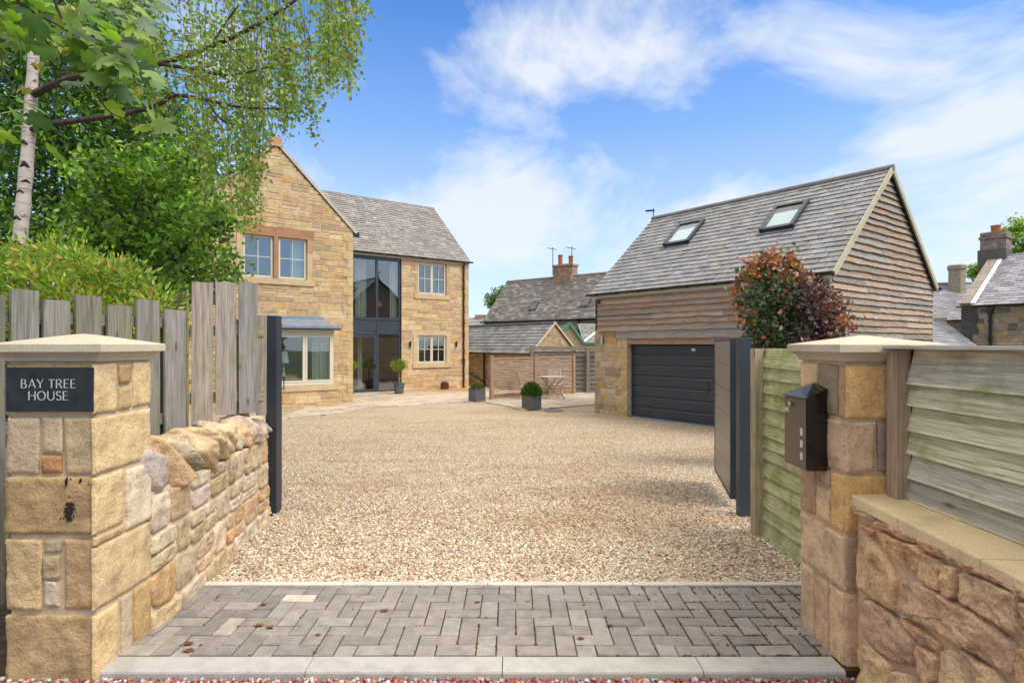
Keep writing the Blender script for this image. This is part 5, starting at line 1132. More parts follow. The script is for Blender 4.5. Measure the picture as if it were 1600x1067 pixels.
for (x0, x1, s0, s1) in sky_:
    P = lambda x, s, d: (x, s * sl_.y - d * sl_.z, GE + .03 + s * sl_.z + d * sl_.y)
    def sb(mb, xa, xb, sa, sb_, da, db):
        vs = [P(x, s, d) for d in (da, db) for (x, s) in ((xa, sa), (xb, sa), (xb, sb_), (xa, sb_))]
        mb.mesh(vs, [(0, 3, 2, 1), (4, 5, 6, 7), (0, 1, 5, 4), (1, 2, 6, 5), (2, 3, 7, 6), (3, 0, 4, 7)])
    mb = MB(FG); f = .09; d0, d1 = .0, .11
    sb(mb, x0, x0 + f, s0, s1, d0, d1); sb(mb, x1 - f, x1, s0, s1, d0, d1); sb(mb, x0 + f, x1 - f, s0, s0 + f, d0, d1 - .02); sb(mb, x0 + f, x1 - f, s1 - f, s1, d0, d1)
    sb(mb, x0 - .03, x1 + .03, s0 - .14, s0, .018, .03)
    rw_ = mb.build('roof_window', M['anthracite'], ga)
    mb = MB(FG); sb(mb, x0 + f, x1 - f, s0 + f, s1 - f, .075, .082); mb.build('pane', M['glassdark'], rw_)
    mb = MB(FG); sb(mb, x0 + f + .02, x1 - f - .02, s0 + f, s0 + (s1 - s0) * .68, .055, .06); mb.build('blind', M['blind'], rw_)
    mb = MB(FG); sb(mb, x0 + f, x1 - f, s0 + f, s1 - f, .03, .034); mb.build('backing', M['black'], rw_)
x_, z_ = gY(941, 531, -.05); mb = MB(FG); mb.tube([(x_, -.07, z_ - .12), (x_, -.07, z_ + .12)], .035, 10); mb.box(x_ - .03, x_ + .03, -.06, -.01, z_ - .04, z_ + .04); mb.build('wall_lamp', M['steel'], ga)
mb = MB(FG); x_, z_ = gY(936, 472, -.1); blob(mb, FG.w((x_ + .0, -.13, z_)), (.06, .08, .05), 0, 0, 0, 2, 0, 8); mb.build('security_light', M['black'], ga)
# little ridge vane
x_ = -.12; mb = MB(FG); mb.tube([(x_, GD / 2, GR + .1), (x_, GD / 2, GR + .36)], .014, 6); mb.bar((x_ - .3, GD / 2, GR + .34), (x_ + .02, GD / 2, GR + .30), (0, 0, .05), (0, .05, 0)); mb.build('ridge_camera', M['black'], ga)
# ------------------------------------------------------------------ patio
mb = MB(); edge = [(405, 668), (437, 656), (480, 651), (530, 646), (575, 637), (640, 633.5), (700, 629), (757, 628.5), (790, 634), (815, 640.5), (870, 637), (932, 632), (948, 629)]
E = []
for (a, b) in zip(edge, edge[1:]):
    for k in range(4): E.append(G(a[0] + (b[0] - a[0]) * k / 4, a[1] + (b[1] - a[1]) * k / 4, -.4))
E.append(G(*edge[-1], -.4)); rows = 26; vs = []
for p in E:
    for k in range(rows + 1): y = p.y + (34 - p.y) * (k / rows) ** 1.3; vs.append((p.x * (1 + .2 * (y - p.y) / 12), y, zt(y) + .018))
m = rows + 1; mb.mesh(vs, [(i * m + k, (i + 1) * m + k, (i + 1) * m + k + 1, i * m + k + 1) for i in range(len(E) - 1) for k in range(rows)])
for i in range(len(E) - 1): mb.face([(E[i].x, E[i].y, zt(E[i].y) - .05), (E[i + 1].x, E[i + 1].y, zt(E[i + 1].y) - .05), (E[i + 1].x, E[i + 1].y, zt(E[i + 1].y) + .018), (E[i].x, E[i].y, zt(E[i].y) + .018)])
struct(mb.build('patio', M['flag']))
mh = thing('manhole_cover', 'round grey manhole cover at the edge of the gravel', 'manhole cover', (*G(865, 641, -.39)[:2], -.40))
mb = MB(); mb.lathe((*G(865, 641, -.39)[:2], -.41), [(.27, 0), (.27, .03), (.25, .035)], 28); mb.build('frame', M['lead'], mh); mb = MB(); mb.lathe((*G(865, 641, -.39)[:2], -.40), [(.24, 0), (.24, .028)], 28); mb.build('lid', M['zinc'], mh)
# slatted screen
SA, SB = G(768, 624, -.385), G(896, 614.5, -.385); FS_ = Frame(SA.x, SA.y, math.atan2(SB.y - SA.y, SB.x - SA.x)); sl2 = (SB - SA).length; sm = FS_.onY(836, 590, 0)[0]
sc = thing('slatted_screen', 'brown slatted timber screen with three posts behind the garden table', 'fence', (SA.x, SA.y, -.4), FS_.ang)
WB = (.42, .28, .18)
for x_ in (0, sm, sl2): mb = MB(FS_); mb.bar((x_, 0, -.6), (x_, 0, 1.09), (.11, 0, 0), (0, .11, 0), (.40, .26, .16)); mb.box(x_ - .065, x_ + .065, -.065, .065, 1.088, 1.11, (.42, .28, .18)); mb.build('post', M['teak'], sc)
for xa, xb in ((.06, sm - .06), (sm + .06, sl2 - .06)):
    mb = MB(FS_)
    for z in (-.22, 1.02): mb.bar((xa, 0, z), (xb, 0, z), (0, 0, .05), (0, .05, 0), WB)
    n = 21
    for k in range(n):
        z = -.17 + 1.16 * (k + .5) / n; ns = 8; y_ = .010 * (1 if k % 2 else -1)
        pts = [(xa + (xb - xa) * i / ns, y_ * math.cos(math.pi * i * .5) , z) for i in range(ns + 1)]
        for i in range(ns): mb.bar(pts[i], pts[i + 1], (0, 0, .030), (0, .008, 0), jit((.50, .36, .25), .15))
    mb.build('slat_panel', M['teak'], sc)
    mb = MB(FS_); mb.bar((xa, 0, -.30), (xb, 0, -.30), (0, 0, .10), (0, .03, 0), (.36, .22, .13)); mb.build('gravel_board', M['teak'], sc)
# dark boundary fence behind
db = thing('lapped_fence', 'dark weathered lapped board fence closing the patio at the back', 'fence', (1.5, 23.2, -.45))
xa, xb = at(829, 540, 23).x, at(955, 540, 23).x; z = at(829, 549, 23).z
for k in range(9):
    mb = MB(); z1 = 1.02 - k * .175; mb.bar((xa, 23, z1 - .09), (xb, 23, z1 - .09), (0, -.035, -.19), (0, .015, 0), jit((.25, .21, .17), .12)); mb.build('board', M['plank_dark'], db)
mb = MB(); mb.bar((xa - .05, 22.93, 1.34), (xb, 22.93, 1.34), (0, 0, .16), (0, .06, 0), (.30, .26, .21)); mb.build('rail', M['plank_dark'], db)
mb = MB(); mb.bar((xa - .05, 22.96, 1.13), (xb, 22.96, 1.13), (0, 0, .2), (0, .03, 0), (.24, .21, .17)); mb.build('board', M['plank_dark'], db)
for p in (832, 919): mb = MB(); x_ = at(p, 540, 22.9).x; mb.bar((x_, 22.9, -.7), (x_, 22.9, 1.40), (.13, 0, 0), (0, .1, 0), (.28, .25, .2)); mb.build('post', M['plank_dark'], db)
# garden table and chairs
TC = Vector((.062 * 20.4 + .13, 20.4, -.385)); tb = thing('garden_table', 'round folding teak table standing on the patio', 'table', tuple(TC), .3)
FT = Frame(TC.x, TC.y, .3); mb = MB(FT); tz = .385
for k in range(9):
    x0 = -.46 + k * .92 / 9; x1 = x0 + .092; c_ = lambda x: math.sqrt(max(.0, .46 ** 2 - x * x)); a, b = c_(min(.459, abs(x0))) , c_(min(.459, abs(x1)))
    mb.mesh([(x0, -a, tz - .03), (x1, -b, tz - .03), (x1, b, tz - .03), (x0, a, tz - .03), (x0, -a, tz), (x1, -b, tz), (x1, b, tz), (x0, a, tz)], [(0, 3, 2, 1), (4, 5, 6, 7), (0, 1, 5, 4), (1, 2, 6, 5), (2, 3, 7, 6), (3, 0, 4, 7)], jit((.62, .50, .40), .06))
mb.build('table_top', M['teak'], tb)
for y_ in (-.25, .25):
    for s_ in (-1, 1): mb = MB(FT); mb.bar((s_ * .33, y_ + .03 * s_, tz - .03), (-s_ * .36, y_ + .03 * s_, -.38), (.05, 0, 0), (0, .025, 0), (.50, .36, .26)); mb.build('leg', M['teak'], tb)
mb = MB(FT); mb.bar((-.3, -.25, -.25), (-.3, .25, -.25), (.04, 0, 0), (0, 0, .03), (.5, .36, .26)); mb.bar((.3, -.25, -.25), (.3, .25, -.25), (.04, 0, 0), (0, 0, .03), (.5, .36, .26)); mb.bar((-.33, -.25, tz - .05), (-.33, .25, tz - .05), (.04, 0, 0), (0, 0, .03), (.5, .36, .26)); mb.build('stretcher', M['teak'], tb)
def chair(px, Y, rz, label):
    c = at(px, 540, Y); ch = thing('garden_chair', label, 'chair', (c.x, Y, -.385), rz, 'folding teak chairs at the garden table'); F = Frame(c.x, Y, rz); gz = -.385; K = (.50, .40, .32)
    mb = MB(F)
    for k in range(6): mb.bar((-.22, -.2 + k * .075, gz + .43), (.22, -.2 + k * .075, gz + .43), (0, .06, 0), (0, 0, .02), jit(K, .08))
    mb.build('seat', M['teak'], ch)
    mb = MB(F)
    for k in range(8): mb.bar((-.19 + k * .055, .22, gz + .52), (-.19 + k * .055, .34, gz + .92), (.03, 0, 0), (0, .014, 0), jit(K, .08))
    mb.bar((-.24, .345, gz + .93), (.24, .345, gz + .93), (0, 0, .05), (0, .025, 0), K); mb.bar((-.24, .22, gz + .5), (.24, .22, gz + .5), (0, 0, .04), (0, .02, 0), K); mb.build('backrest', M['teak'], ch)
    for s_ in (-1, 1):
        mb = MB(F); mb.bar((s_ * .235, .355, gz + .96), (s_ * .235, -.22, gz), (.025, 0, 0), (0, .045, 0), K); mb.build('leg', M['teak'], ch)
        mb = MB(F); mb.bar((s_ * .21, -.22, gz + .43), (s_ * .21, .28, gz), (.025, 0, 0), (0, .045, 0), K); mb.build('leg', M['teak'], ch)
chair(868, 21.4, .1, 'folding teak chair on the far side of the round table, facing the drive')
chair(822, 20.3, 1.75, 'folding teak chair seen edge-on left of the round table, behind the larger planter')
# planters
def box_planter(px, py, label, hgt, bush):
    p = G(px, py, -.385); F = Frame(p.x, p.y + .28, FH.ang); pl = thing('square_planter', label, 'planter', (p.x, p.y + .28, -.385), FH.ang, 'square grey planters')
    mb = MB(F); s_ = .205; z0, z1 = -.385, -.385 + hgt; w_ = .02
    mb.box(-s_, s_, -s_, -s_ + w_, z0, z1); mb.box(-s_, s_, s_ - w_, s_, z0, z1); mb.box(-s_, -s_ + w_, -s_ + w_, s_ - w_, z0, z1); mb.box(s_ - w_, s_, -s_ + w_, s_ - w_, z0, z1); mb.build('pot', M['zinc'], pl, bevel=.004)
    mb = MB(F); mb.box(-s_ + w_, s_ - w_, -s_ + w_, s_ - w_, z0, z1 - .03); mb.build('soil', M['litter'], pl)
    return p.x, p.y + .28, z1, pl
PLA = box_planter(831, 640, 'larger-looking grey square planter with a dense green lavender dome at the patio corner', .42, 1)
PLB = box_planter(744.5, 628, 'grey square planter with a sparse low plant by the house corner', .42, 0)
mb = MB(FH); x0_, z_ = hY(691, 611, RD - .35); x1_ = hY(699.5, 611, RD - .35)[0]; zz = zt(24.6) + .02; mb.box(x0_, x1_, RD - .45, RD - .2, zz, zz + .33, (1, 1, 1)); mb.box(x0_ + .04, x1_ - .04, RD - .40, RD - .25, zz + .33, zz + .37); bo = mb.build('boot_box', M['red'], None, bevel=.01)
tag(bo, 'small dark red box standing against the stone wall by the downpipe', 'box')
# ------------------------------------------------------------------ background buildings
BSL = [(.135, .115, .10), (.16, .135, .115), (.11, .095, .085), (.19, .17, .14), (.15, .12, .10), (.24, .22, .19)]
# row house
o = (4.9, 30.0); FR = Frame(4.9 - .77 * 8.5, 30 + .64 * 8.5, math.atan2(-.64, .77)); RL_ = 16
rh = thing('row_house', 'long house with weathered brown slate roof and two small rooflights beyond the outbuildings', 'house', (FR.o[0], FR.o[1], -.6), FR.ang)
ez, rz2, dd = 2.92, 5.43, 2.2
mb = MB(FR); mb.box(0, RL_, 0, 2 * dd, -1, ez, (.36, .28, .22)); mb.mesh([(0, 0, ez), (0, 2 * dd, ez), (0, dd, rz2 - .05)], [(0, 2, 1)], (.36, .28, .22)); mb.build('wall', M['stone'], rh)
s_ = Vector((0, dd, rz2 - ez)).normalized()
slates(rh, 'roof', FR, (-.1, -.12, ez - .1), (1, 0, 0), tuple(s_), RL_, math.hypot(dd, rz2 - ez) + .16, (.30, .17), BSL, 61, wj=.15)
slates(rh, 'roof', FR, (RL_, 2 * dd + .1, ez - .1), (-1, 0, 0), (0, -s_.y, s_.z), RL_, math.hypot(dd, rz2 - ez) + .14, (.4, .3), BSL, 62)
mb = MB(FR); mb.tube([(-.1, dd, rz2 + .03), (RL_, dd, rz2 + .03)], .08, 8, (.24, .20, .14)); mb.build('ridge_tile', M['slate'], rh)
gutter(rh, FR, (-.2, -.12, ez - .06), (RL_, -.12, ez - .06), .07, brackets=8)
mb = MB(FR); mb.box(-.05, RL_, -.02, 0, ez - .2, ez - .12, (1, 1, 1)); mb.build('fascia', M['green_paint'], rh)
for p in (821, 904):
    x_ = FR.onY(p, 505, -.1)[0]; mb = MB(FR); mb.tube([(x_, -.1, ez - .1), (x_, -.1, .3)], .05, 8); mb.build('downpipe', M['black'], rh)
def rx(px, py):
    r_ = FR._r(px); o_ = FR._o(); k = (py - HY) / FPX; t_ = ((EYE - ez) * s_.y - o_[1] * s_.z) / (k * s_.y + r_[1] * s_.z); return (o_[0] + r_[0] * t_, (o_[1] + r_[1] * t_) / s_.y)
P = lambda x, s, d: (x, s * s_.y - d * s_.z, ez + s * s_.z + d * s_.y)
for (px_, py_) in ((835, 480), (916, 474)):
    x_, q = rx(px_, py_); mb = MB(FR); vs = [P(a, b, d) for d in (0, .1) for (a, b) in ((x_ - .25, q - .3), (x_ + .25, q - .3), (x_ + .25, q + .3), (x_ - .25, q + .3))]
    mb.mesh(vs, [(0, 3, 2, 1), (4, 5, 6, 7), (0, 1, 5, 4), (1, 2, 6, 5), (2, 3, 7, 6), (3, 0, 4, 7)]); w_ = mb.build('rooflight', M['anthracite'], rh)
    mb = MB(FR); mb.face([P(a, b, .104) for (a, b) in ((x_ - .18, q - .22), (x_ + .18, q - .22), (x_ + .18, q + .22), (x_ - .18, q + .22))]); mb.build('pane', M['glassdark'], w_)
cx_ = FR.onY(883.5, 440, dd)[0]; ztop = FR.onY(883.5, 414, dd)[1]
# pale lichen and mortar flashing running down under the chimney
mb = MB(FR); rr = random.Random(3)
for k in range(60):
    q = k / 60 * 2.9; x_ = cx_ - .1 - (2.9 - q) * .28 + rr.uniform(-.14, .14)
    for _ in range(2):
        a = rr.uniform(.05, .16); x2 = x_ + rr.uniform(-.1, .1); mb.face([P(x2 - a, q - a * .5, .034 + rr.uniform(0, .004)), (P(x2 + a, q - a * .6, .035)), P(x2 + a * .8, q + a * .5, .036), P(x2 - a * .7, q + a * .6, .037)], jit((.25, .23, .17), .2))
o_ = mb.build('mortar_flashing', M['stone'], rh)
def brickm(name, c1, c2, mo, sc=1):
    t = MT(name); b = t.n('ShaderNodeTexBrick'); t.l(t.coord('UV', (1, 1, 1)), b.inputs['Vector']); b.inputs['Scale'].default_value = sc; b.inputs['Brick Width'].default_value = .23; b.inputs['Row Height'].default_value = .085; b.inputs['Mortar Size'].default_value = .008
    b.inputs['Color1'].default_value = (*c1, 1); b.inputs['Color2'].default_value = (*c2, 1); b.inputs['Mortar'].default_value = (*mo, 1)
    t.col(t.mixc(1.0, b.outputs[0], t.ramp(t.noise(t.world(), 6, 5), [(.3, .6), (.7, 1.3)]), 'MULTIPLY')); return t.fin(.9, .1)
M['brick'] = brickm('chimney_brick', (.40, .22, .12), (.32, .18, .11), (.36, .32, .26))
M['brick2'] = brickm('sooty_brick', (.30, .19, .15), (.20, .14, .12), (.34, .32, .29))
def uvbox(mb, x0, x1, y0, y1, z0, z1):
    for q, l0 in ((((x0, y0), (x1, y0)), 0), (((x1, y0), (x1, y1)), 3), (((x1, y1), (x0, y1)), 7), (((x0, y1), (x0, y0)), 11)):
        (a, b), (c, d) = q; w_ = math.hypot(c - a, d - b); mb.face([(a, b, z0), (c, d, z0), (c, d, z1), (a, b, z1)], (1, 1, 1), [(l0, z0), (l0 + w_, z0), (l0 + w_, z1), (l0, z1)])
    mb.face([(x0, y0, z1), (x1, y0, z1), (x1, y1, z1), (x0, y1, z1)], (1, 1, 1), [(0, 0), (.1, 0), (.1, .05), (0, .05)])
mb = MB(FR); hw = .62; uvbox(mb, cx_ - hw, cx_ + hw, dd - .35, dd + .35, rz2 - .5, ztop - .12); uvbox(mb, cx_ - hw - .05, cx_ + hw + .05, dd - .4, dd + .4, ztop - .12, ztop); chm = mb.build('chimney', M['brick'], rh)
for s2_, h_, c_ in ((-.36, .55, 0), (.38, .42, 1)):
    mb = MB(FR); mb.lathe((cx_ + s2_, dd, ztop), [(.17, 0), (.13, .06), (.13, h_), (.155, h_ + .02), (.155, h_ + .06)], 14); mb.build('chimney_pot', M['terracotta'], chm)
for s2_ in (-.62, .72):
    mb = MB(FR); x_ = cx_ + s2_; zt2 = ztop + (1.05 if s2_ < 0 else .95); mb.tube([(x_, dd - .4, ztop - .6), (x_, dd - .4, zt2)], .022, 6); mb.tube([(x_ - .32, dd - .45, zt2 - .02), (x_ + .22, dd - .35, zt2 - .15)], .014, 5)
    for k in range(5): q = -.3 + k * .11; mb.tube([(x_ + q, dd - .62, zt2 - .04 - (q + .3) * .24), (x_ + q, dd - .2, zt2 - .04 - (q + .3) * .24)], .009, 4)
    mb.build('aerial', M['black'], rh)
# stone outbuilding
FO = Frame(.847, 25.0, FH.ang)
ob_ = thing('outbuilding', 'low stone outbuilding with grey slate roof behind the slatted screen', 'outbuilding', (.847, 25, -.5), FO.ang)
OW = 2.54; OE, OZ = 1.20, 2.42; OUT = [(.40, .29, .16), (.44, .31, .17), (.36, .26, .15), (.30, .22, .13), (.45, .33, .2), (.40, .24, .12)]
sl3 = (OZ - OE) / (OW / 2); masonry(ob_, 'gable_wall', lambda a, b, d: FO.w((a, -d, b)), 0, OW, -.7, OZ, (), [(-sl3, 1, OE), (sl3, 1, OE + sl3 * OW)], cols=OUT, seed=71, lmin=.15, lmax=.4)
masonry(ob_, 'side_wall', lambda a, b, d: FO.w((-d, -a, b)), -7.2, 0, -.7, OE, cols=OUT, seed=72, lmin=.2, lmax=.45)
s_ = Vector((OW / 2, 0, OZ - OE)).normalized(); l_ = math.hypot(OW / 2, OZ - OE)
OSL = [(.20, .20, .18), (.23, .22, .20), (.17, .17, .16), (.26, .24, .21)]
slates(ob_, 'roof', FO, (-.1, 7.2, OE - .07), (0, -1, 0), tuple(s_), 7.25, l_ + .1, (.36, .22), OSL, 73); slates(ob_, 'roof', FO, (OW + .1, -.05, OE - .07), (0, 1, 0), (-s_.x, 0, s_.z), 7.25, l_ + .1, (.36, .25), OSL, 74)
mb = MB(FO); mb.bar((OW / 2, -.06, OZ + .05), (OW / 2, 7.2, OZ + .05), (.18, 0, 0), (0, 0, .08)); mb.build('ridge_lead', M['lead'], ob_)
mb = MB(FO)
for sg_ in (-1, 1): mb.bar((OW / 2 + sg_ * (OW / 2 + .1), -.07, OE - .08), (OW / 2, -.07, OZ + .02), (0, .05, 0), (sg_ * .05, 0, .05), (.55, .47, .33))
mb.build('verge', M['cap'], ob_)
gutter(ob_, FO, (-.1, 7.2, OE - .08), (-.1, 0, OE - .08), .05, out_=(-1, 0, 0), brackets=6)
x_ = FO.onX(755.5, 560, -.12)[0]; mb = MB(FO); mb.tube([(-.1, x_, OE - .1), (-.08, x_, -.6)], .045, 8); mb.tube([(-.12, x_ + 2.2, .35), (-.12, x_ + .05, -.25)], .03, 8); mb.build('downpipe', M['black'], ob_)
# lean-to in the gap beside the house
FL = Frame(*FO.w((-.9, 6.2, 0))[:2], FO.ang); lt = thing('lean_to', 'small stone lean-to with a slate roof in the gap beside the house', 'outbuilding', (FL.o[0], FL.o[1], -.6), FL.ang)
mb = MB(FL); mb.mesh([(-1.6, 0, -.7), (.8, 0, -.7), (.8, 0, 1.0), (-1.6, 0, -.1), (-1.6, 3, -.7), (.8, 3, -.7), (.8, 3, 1.0), (-1.6, 3, -.1)], [(0, 1, 2, 3), (5, 4, 7, 6), (4, 0, 3, 7)], (.40, .29, .17)); mb.build('wall', M['rubble'], lt)
q = Vector((2.4, 0, 1.1)).normalized(); slates(lt, 'roof', FL, (-1.65, 3, -.08), (0, -1, 0), tuple(q), 3.1, 2.7, (.35, .22), OSL, 75)
# house with green barge boards
FN = Frame(at(879, 520, 28.5).x, 28.5, .10); gh = thing('cream_cottage', 'small stone building with green barge boards behind the dark fence', 'outbuilding', (FN.o[0], 28.5, -.6), .10)
wg = at(911, 535, 28.5).x - FN.o[0]; az_ = at(890, 505, 28.5).z; ax_ = at(890, 505, 28.5).x - FN.o[0]; e1 = at(879, 521, 28.5).z - .25; e2 = at(911, 535, 28.5).z
mb = MB(FN); mb.mesh([(-.5, 0, -.8), (wg, 0, -.8), (wg, 0, e2), (ax_, 0, az_ - .05), (-.5, 0, az_ - (ax_ + .5) * 1.25)], [(0, 1, 2, 3, 4)], (.42, .31, .18)); mb.build('gable_wall', M['stone'], gh)
mb = MB(FN); mb.bar((-.55, -.06, az_ - (ax_ + .55) * 1.25), (ax_, -.06, az_), (0, .1, 0), (-.08, 0, .1), (1, 1, 1)); mb.bar((wg + .05, -.06, e2 - .02), (ax_, -.06, az_), (0, .1, 0), (.08, 0, .1), (1, 1, 1)); mb.bar((wg, -.06, e2 - .03), (wg + 2.4, -.06, e2 - .03), (0, .1, 0), (0, 0, .09)); mb.build('barge_board', M['green_paint'], gh)
mb = MB(FN); mb.box(wg, wg + 2.4, 0, .1, -.8, e2 - .05, (.40, .30, .19)); mb.build('wall', M['stone'], gh)
sv2 = Vector((wg - ax_, 0, e2 - az_)); ln_ = sv2.length; up = -sv2.normalized(); slates(gh, 'roof', FN, (wg, 0, e2 + .02), (0, 1, 0), tuple(up), 3.0, ln_, (.3, .2), OSL, 76)
dn = Vector((0, 1.3, az_ - e2)); slates(gh, 'roof', FN, (wg, -.05, e2 + .02), (1, 0, 0), tuple(dn.normalized()), 2.4, dn.length, (.3, .2), OSL, 77)
slates(gh, 'roof', FN, (-.5, 3, az_ - (ax_ + .5) * 1.25), (0, -1, 0), tuple(Vector((ax_ + .5, 0, (ax_ + .5) * 1.25)).normalized()), 3.0, (ax_ + .5) * 1.6, (.3, .2), OSL, 78)
mb = MB(FN); x_ = at(919, 530, 28.3).x - FN.o[0]; mb.bar((wg + .05, -.1, e2 + .05), (x_ + .7, .5, az_ - .3), (.1, 0, 0), (0, .03, .05), (1, 1, 1)); mb.build('valley_fillet', M['white'], gh)
# far brick chimney block beyond the tree
fb = thing('distant_house', 'distant red-ridged house glimpsed between the stone house and the row roof', 'house', (at(745, 500, 50).x, 50, -.6))
mb = MB(); x0, x1 = at(700, 500, 50).x, at(757, 500, 50).x; z1 = at(745, 497, 50).z; mb.box(x0, x1, 50, 54, -1, at(745, 512, 50).z, (.4, .3, .24)); mb.build('wall', M['stone'], fb)
slates(fb, 'roof', W0, (x0, 50, at(745, 512, 50).z), (1, 0, 0), (0, .85, .53), x1 - x0, 1.75, (.4, .25), [(.25, .25, .25), (.2, .2, .2)], 79)
mb = MB(); mb.tube([(x0, 51.5, z1 + .02), (x1, 51.5, z1 + .02)], .09, 6); rt_ = mb.build('ridge_tile', M['terracotta'], fb); mb = MB(); uvbox(mb, x1 - .9, x1 + .1, 51.2, 52, z1 - .8, z1 + .35); mb.build('chimney', M['brick'], fb)
# ------------------------------------------------------------------ houses at the far right
FK = Frame(at(1503, 500, 25).x, 25.0, FG.ang); sh = thing('stone_cottage', 'old stone cottage with purple-grey slate roof and brick chimney at the right edge', 'house', (FK.o[0], FK.o[1], -.6), FK.ang)
KE = 3.14; KD = 4.4; KZ = 5.62
masonry(sh, 'front_wall', lambda a, b, d: FK.w((a, -d, b)), 0, 7, -.6, KE, (), (), cols=[(.36, .26, .17), (.30, .23, .16), (.42, .30, .19), (.40, .25, .14), (.25, .2, .16), (.14, .12, .10)], seed=81, hmin=.12, hmax=.22, lmin=.2, lmax=.5, mort=(.36, .29, .2))
mb = MB(FK); z = -.6
while z < KE - .1:
    L_ = random.uniform(.35, .6); mb.box(-.02, L_, -.03, .1, z, z + .27, jit((.085, .078, .07), .15)); z += .28
mb.build('quoins', M['stone'], sh)
mb = MB(FK); mb.mesh([(0, 0, -.6), (0, 2 * KD, -.6), (0, 2 * KD, KE), (0, KD, KZ), (0, 0, KE)], [(4, 3, 2, 1, 0)], (.35, .27, .19)); mb.build('side_wall', M['stone'], sh)
s_ = Vector((0, KD, KZ - KE)).normalized(); l_ = math.hypot(KD, KZ - KE)
slates(sh, 'roof', FK, (.35, -.1, KE + .0), (1, 0, 0), tuple(s_), 6.6, l_ + .1, (.42, .24), [(.26, .245, .25), (.31, .29, .29), (.22, .20, .21), (.34, .32, .32)], 82)
mb = MB(FK)
for k in range(7):
    a, b = Vector((.12, -.1, KE + .06)).lerp(Vector((.12, KD, KZ + .08)), k / 7), Vector((.12, -.1, KE + .06)).lerp(Vector((.12, KD, KZ + .08)), (k + .985) / 7); mb.bar(tuple(a), tuple(b), (.36, 0, 0), (0, -.06, .10), jit((.34, .28, .22), .1))
mb.build('verge_coping', M['rubble'], sh)
mb = MB(FK); mb.bar((.40, -.1, KE + .08), (.40, KD, KZ + .10), (.16, 0, 0), (0, -.02, .04)); mb.build('mortar_fillet', M['white'], sh)
gutter(sh, FK, (-.15, -.1, KE - .03), (7, -.1, KE - .03), .06)
x_ = FK.onY(1547.5, 520, -.1)[0]; mb = MB(FK); mb.lathe((x_, -.12, KE - .45), [(.06, 0), (.13, .22), (.13, .34)], 10); mb.tube([(x_, -.12, KE - .3), (x_, -.12, -.5)], .06, 10)
for z in (2.4, 1.6): mb.tube([(x_, -.12, z), (x_, -.12, z + .1)], .085, 10)
mb.build('downpipe', M['black'], sh)
ck = FK.onY(1556, 400, KD)[0]; zc = FK.onY(1556, 364, KD)[1]; mb = MB(FK); uvbox(mb, ck - .48, ck + .48, KD - .48, KD + .48, KZ - .2, zc - .32); uvbox(mb, ck - .53, ck + .53, KD - .53, KD + .53, zc - .32, zc - .2); uvbox(mb, ck - .48, ck + .48, KD - .48, KD + .48, zc - .2, zc); chm = mb.build('chimney', M['brick2'], sh)
mb = MB(FK); mb.box(ck - .56, ck + .5, KD - .56, KD + .5, KZ - .9, KZ + .3, (.12, .11, .10)); mb.build('chimney_base', M['stone'], chm)
mb = MB(FK); mb.lathe((ck, KD, zc), [(.24, 0), (.19, .05), (.19, .3), (.22, .34)], 14); mb.build('chimney_pot', M['terracotta'], chm)
# lower houses between
FM_ = Frame(at(1440, 500, 30).x, 30.0, -.25); mh_ = thing('slate_house', 'grey slate roof with a round-topped stone chimney between the garage and the cottage', 'house', (FM_.o[0], 30, -.6), -.25)
ez2 = at(1470, 500, 30).z; rz3 = at(1470, 446, 33).z
mb = MB(FM_); mb.box(0, 6, 0, 6, -.8, ez2, (.36, .28, .2)); mb.build('wall', M['stone'], mh_)
q = Vector((0, 3.2, rz3 - ez2)); slates(mh_, 'roof', FM_, (-.2, -.1, ez2), (1, 0, 0), tuple(q.normalized()), 6.2, q.length, (.36, .2), [(.25, .24, .25), (.30, .28, .29), (.21, .20, .21)], 83)
mb = MB(FM_); mb.tube([(-.2, 3.1, rz3 + .03), (6, 3.1, rz3 + .03)], .09, 8, (.3, .26, .2)); mb.build('ridge_tile', M['slate'], mh_)
cxm, zm = FM_.onY(1495, 414, 2.6); zb_ = FM_.onY(1495, 456, 2.6)[1]; mb = MB(FM_); mb.lathe((cxm, 2.6, zb_ - .8), [(.42, 0), (.42, .8), (.40, .8 + (zm - zb_) * .8), (.46, .8 + (zm - zb_) * .84), (.46, .8 + (zm - zb_) * .96), (.38, .8 + zm - zb_)], 8, (.36, .29, .2)); mb.build('chimney', M['rubble'], mh_)
FQ = Frame(at(1450, 520, 24).x, 24.0, -.15); lh = thing('slate_shed', 'low pale slate roof directly beside the garage gable', 'outbuilding', (FQ.o[0], 24, -.6), -.15)
e3, r3 = at(1480, 545, 24).z, at(1480, 502, 26.5).z; mb = MB(FQ); mb.box(0, 4.5, 0, 5, -.8, e3, (.36, .28, .2)); mb.build('wall', M['stone'], lh)
q = Vector((0, 2.6, r3 - e3)); slates(lh, 'roof', FQ, (-.1, -.1, e3), (1, 0, 0), tuple(q.normalized()), 2.0, q.length, (.36, .13), [(.34, .33, .33), (.38, .36, .36), (.29, .28, .29)], 84)
mb = MB(FQ); mb.bar((-.1, 2.55, r3 + .05), (2.0, 2.55, r3 + .05), (0, .25, 0), (0, 0, .16), (.34, .29, .2)); mb.build('ridge_stones', M['rubble'], lh)
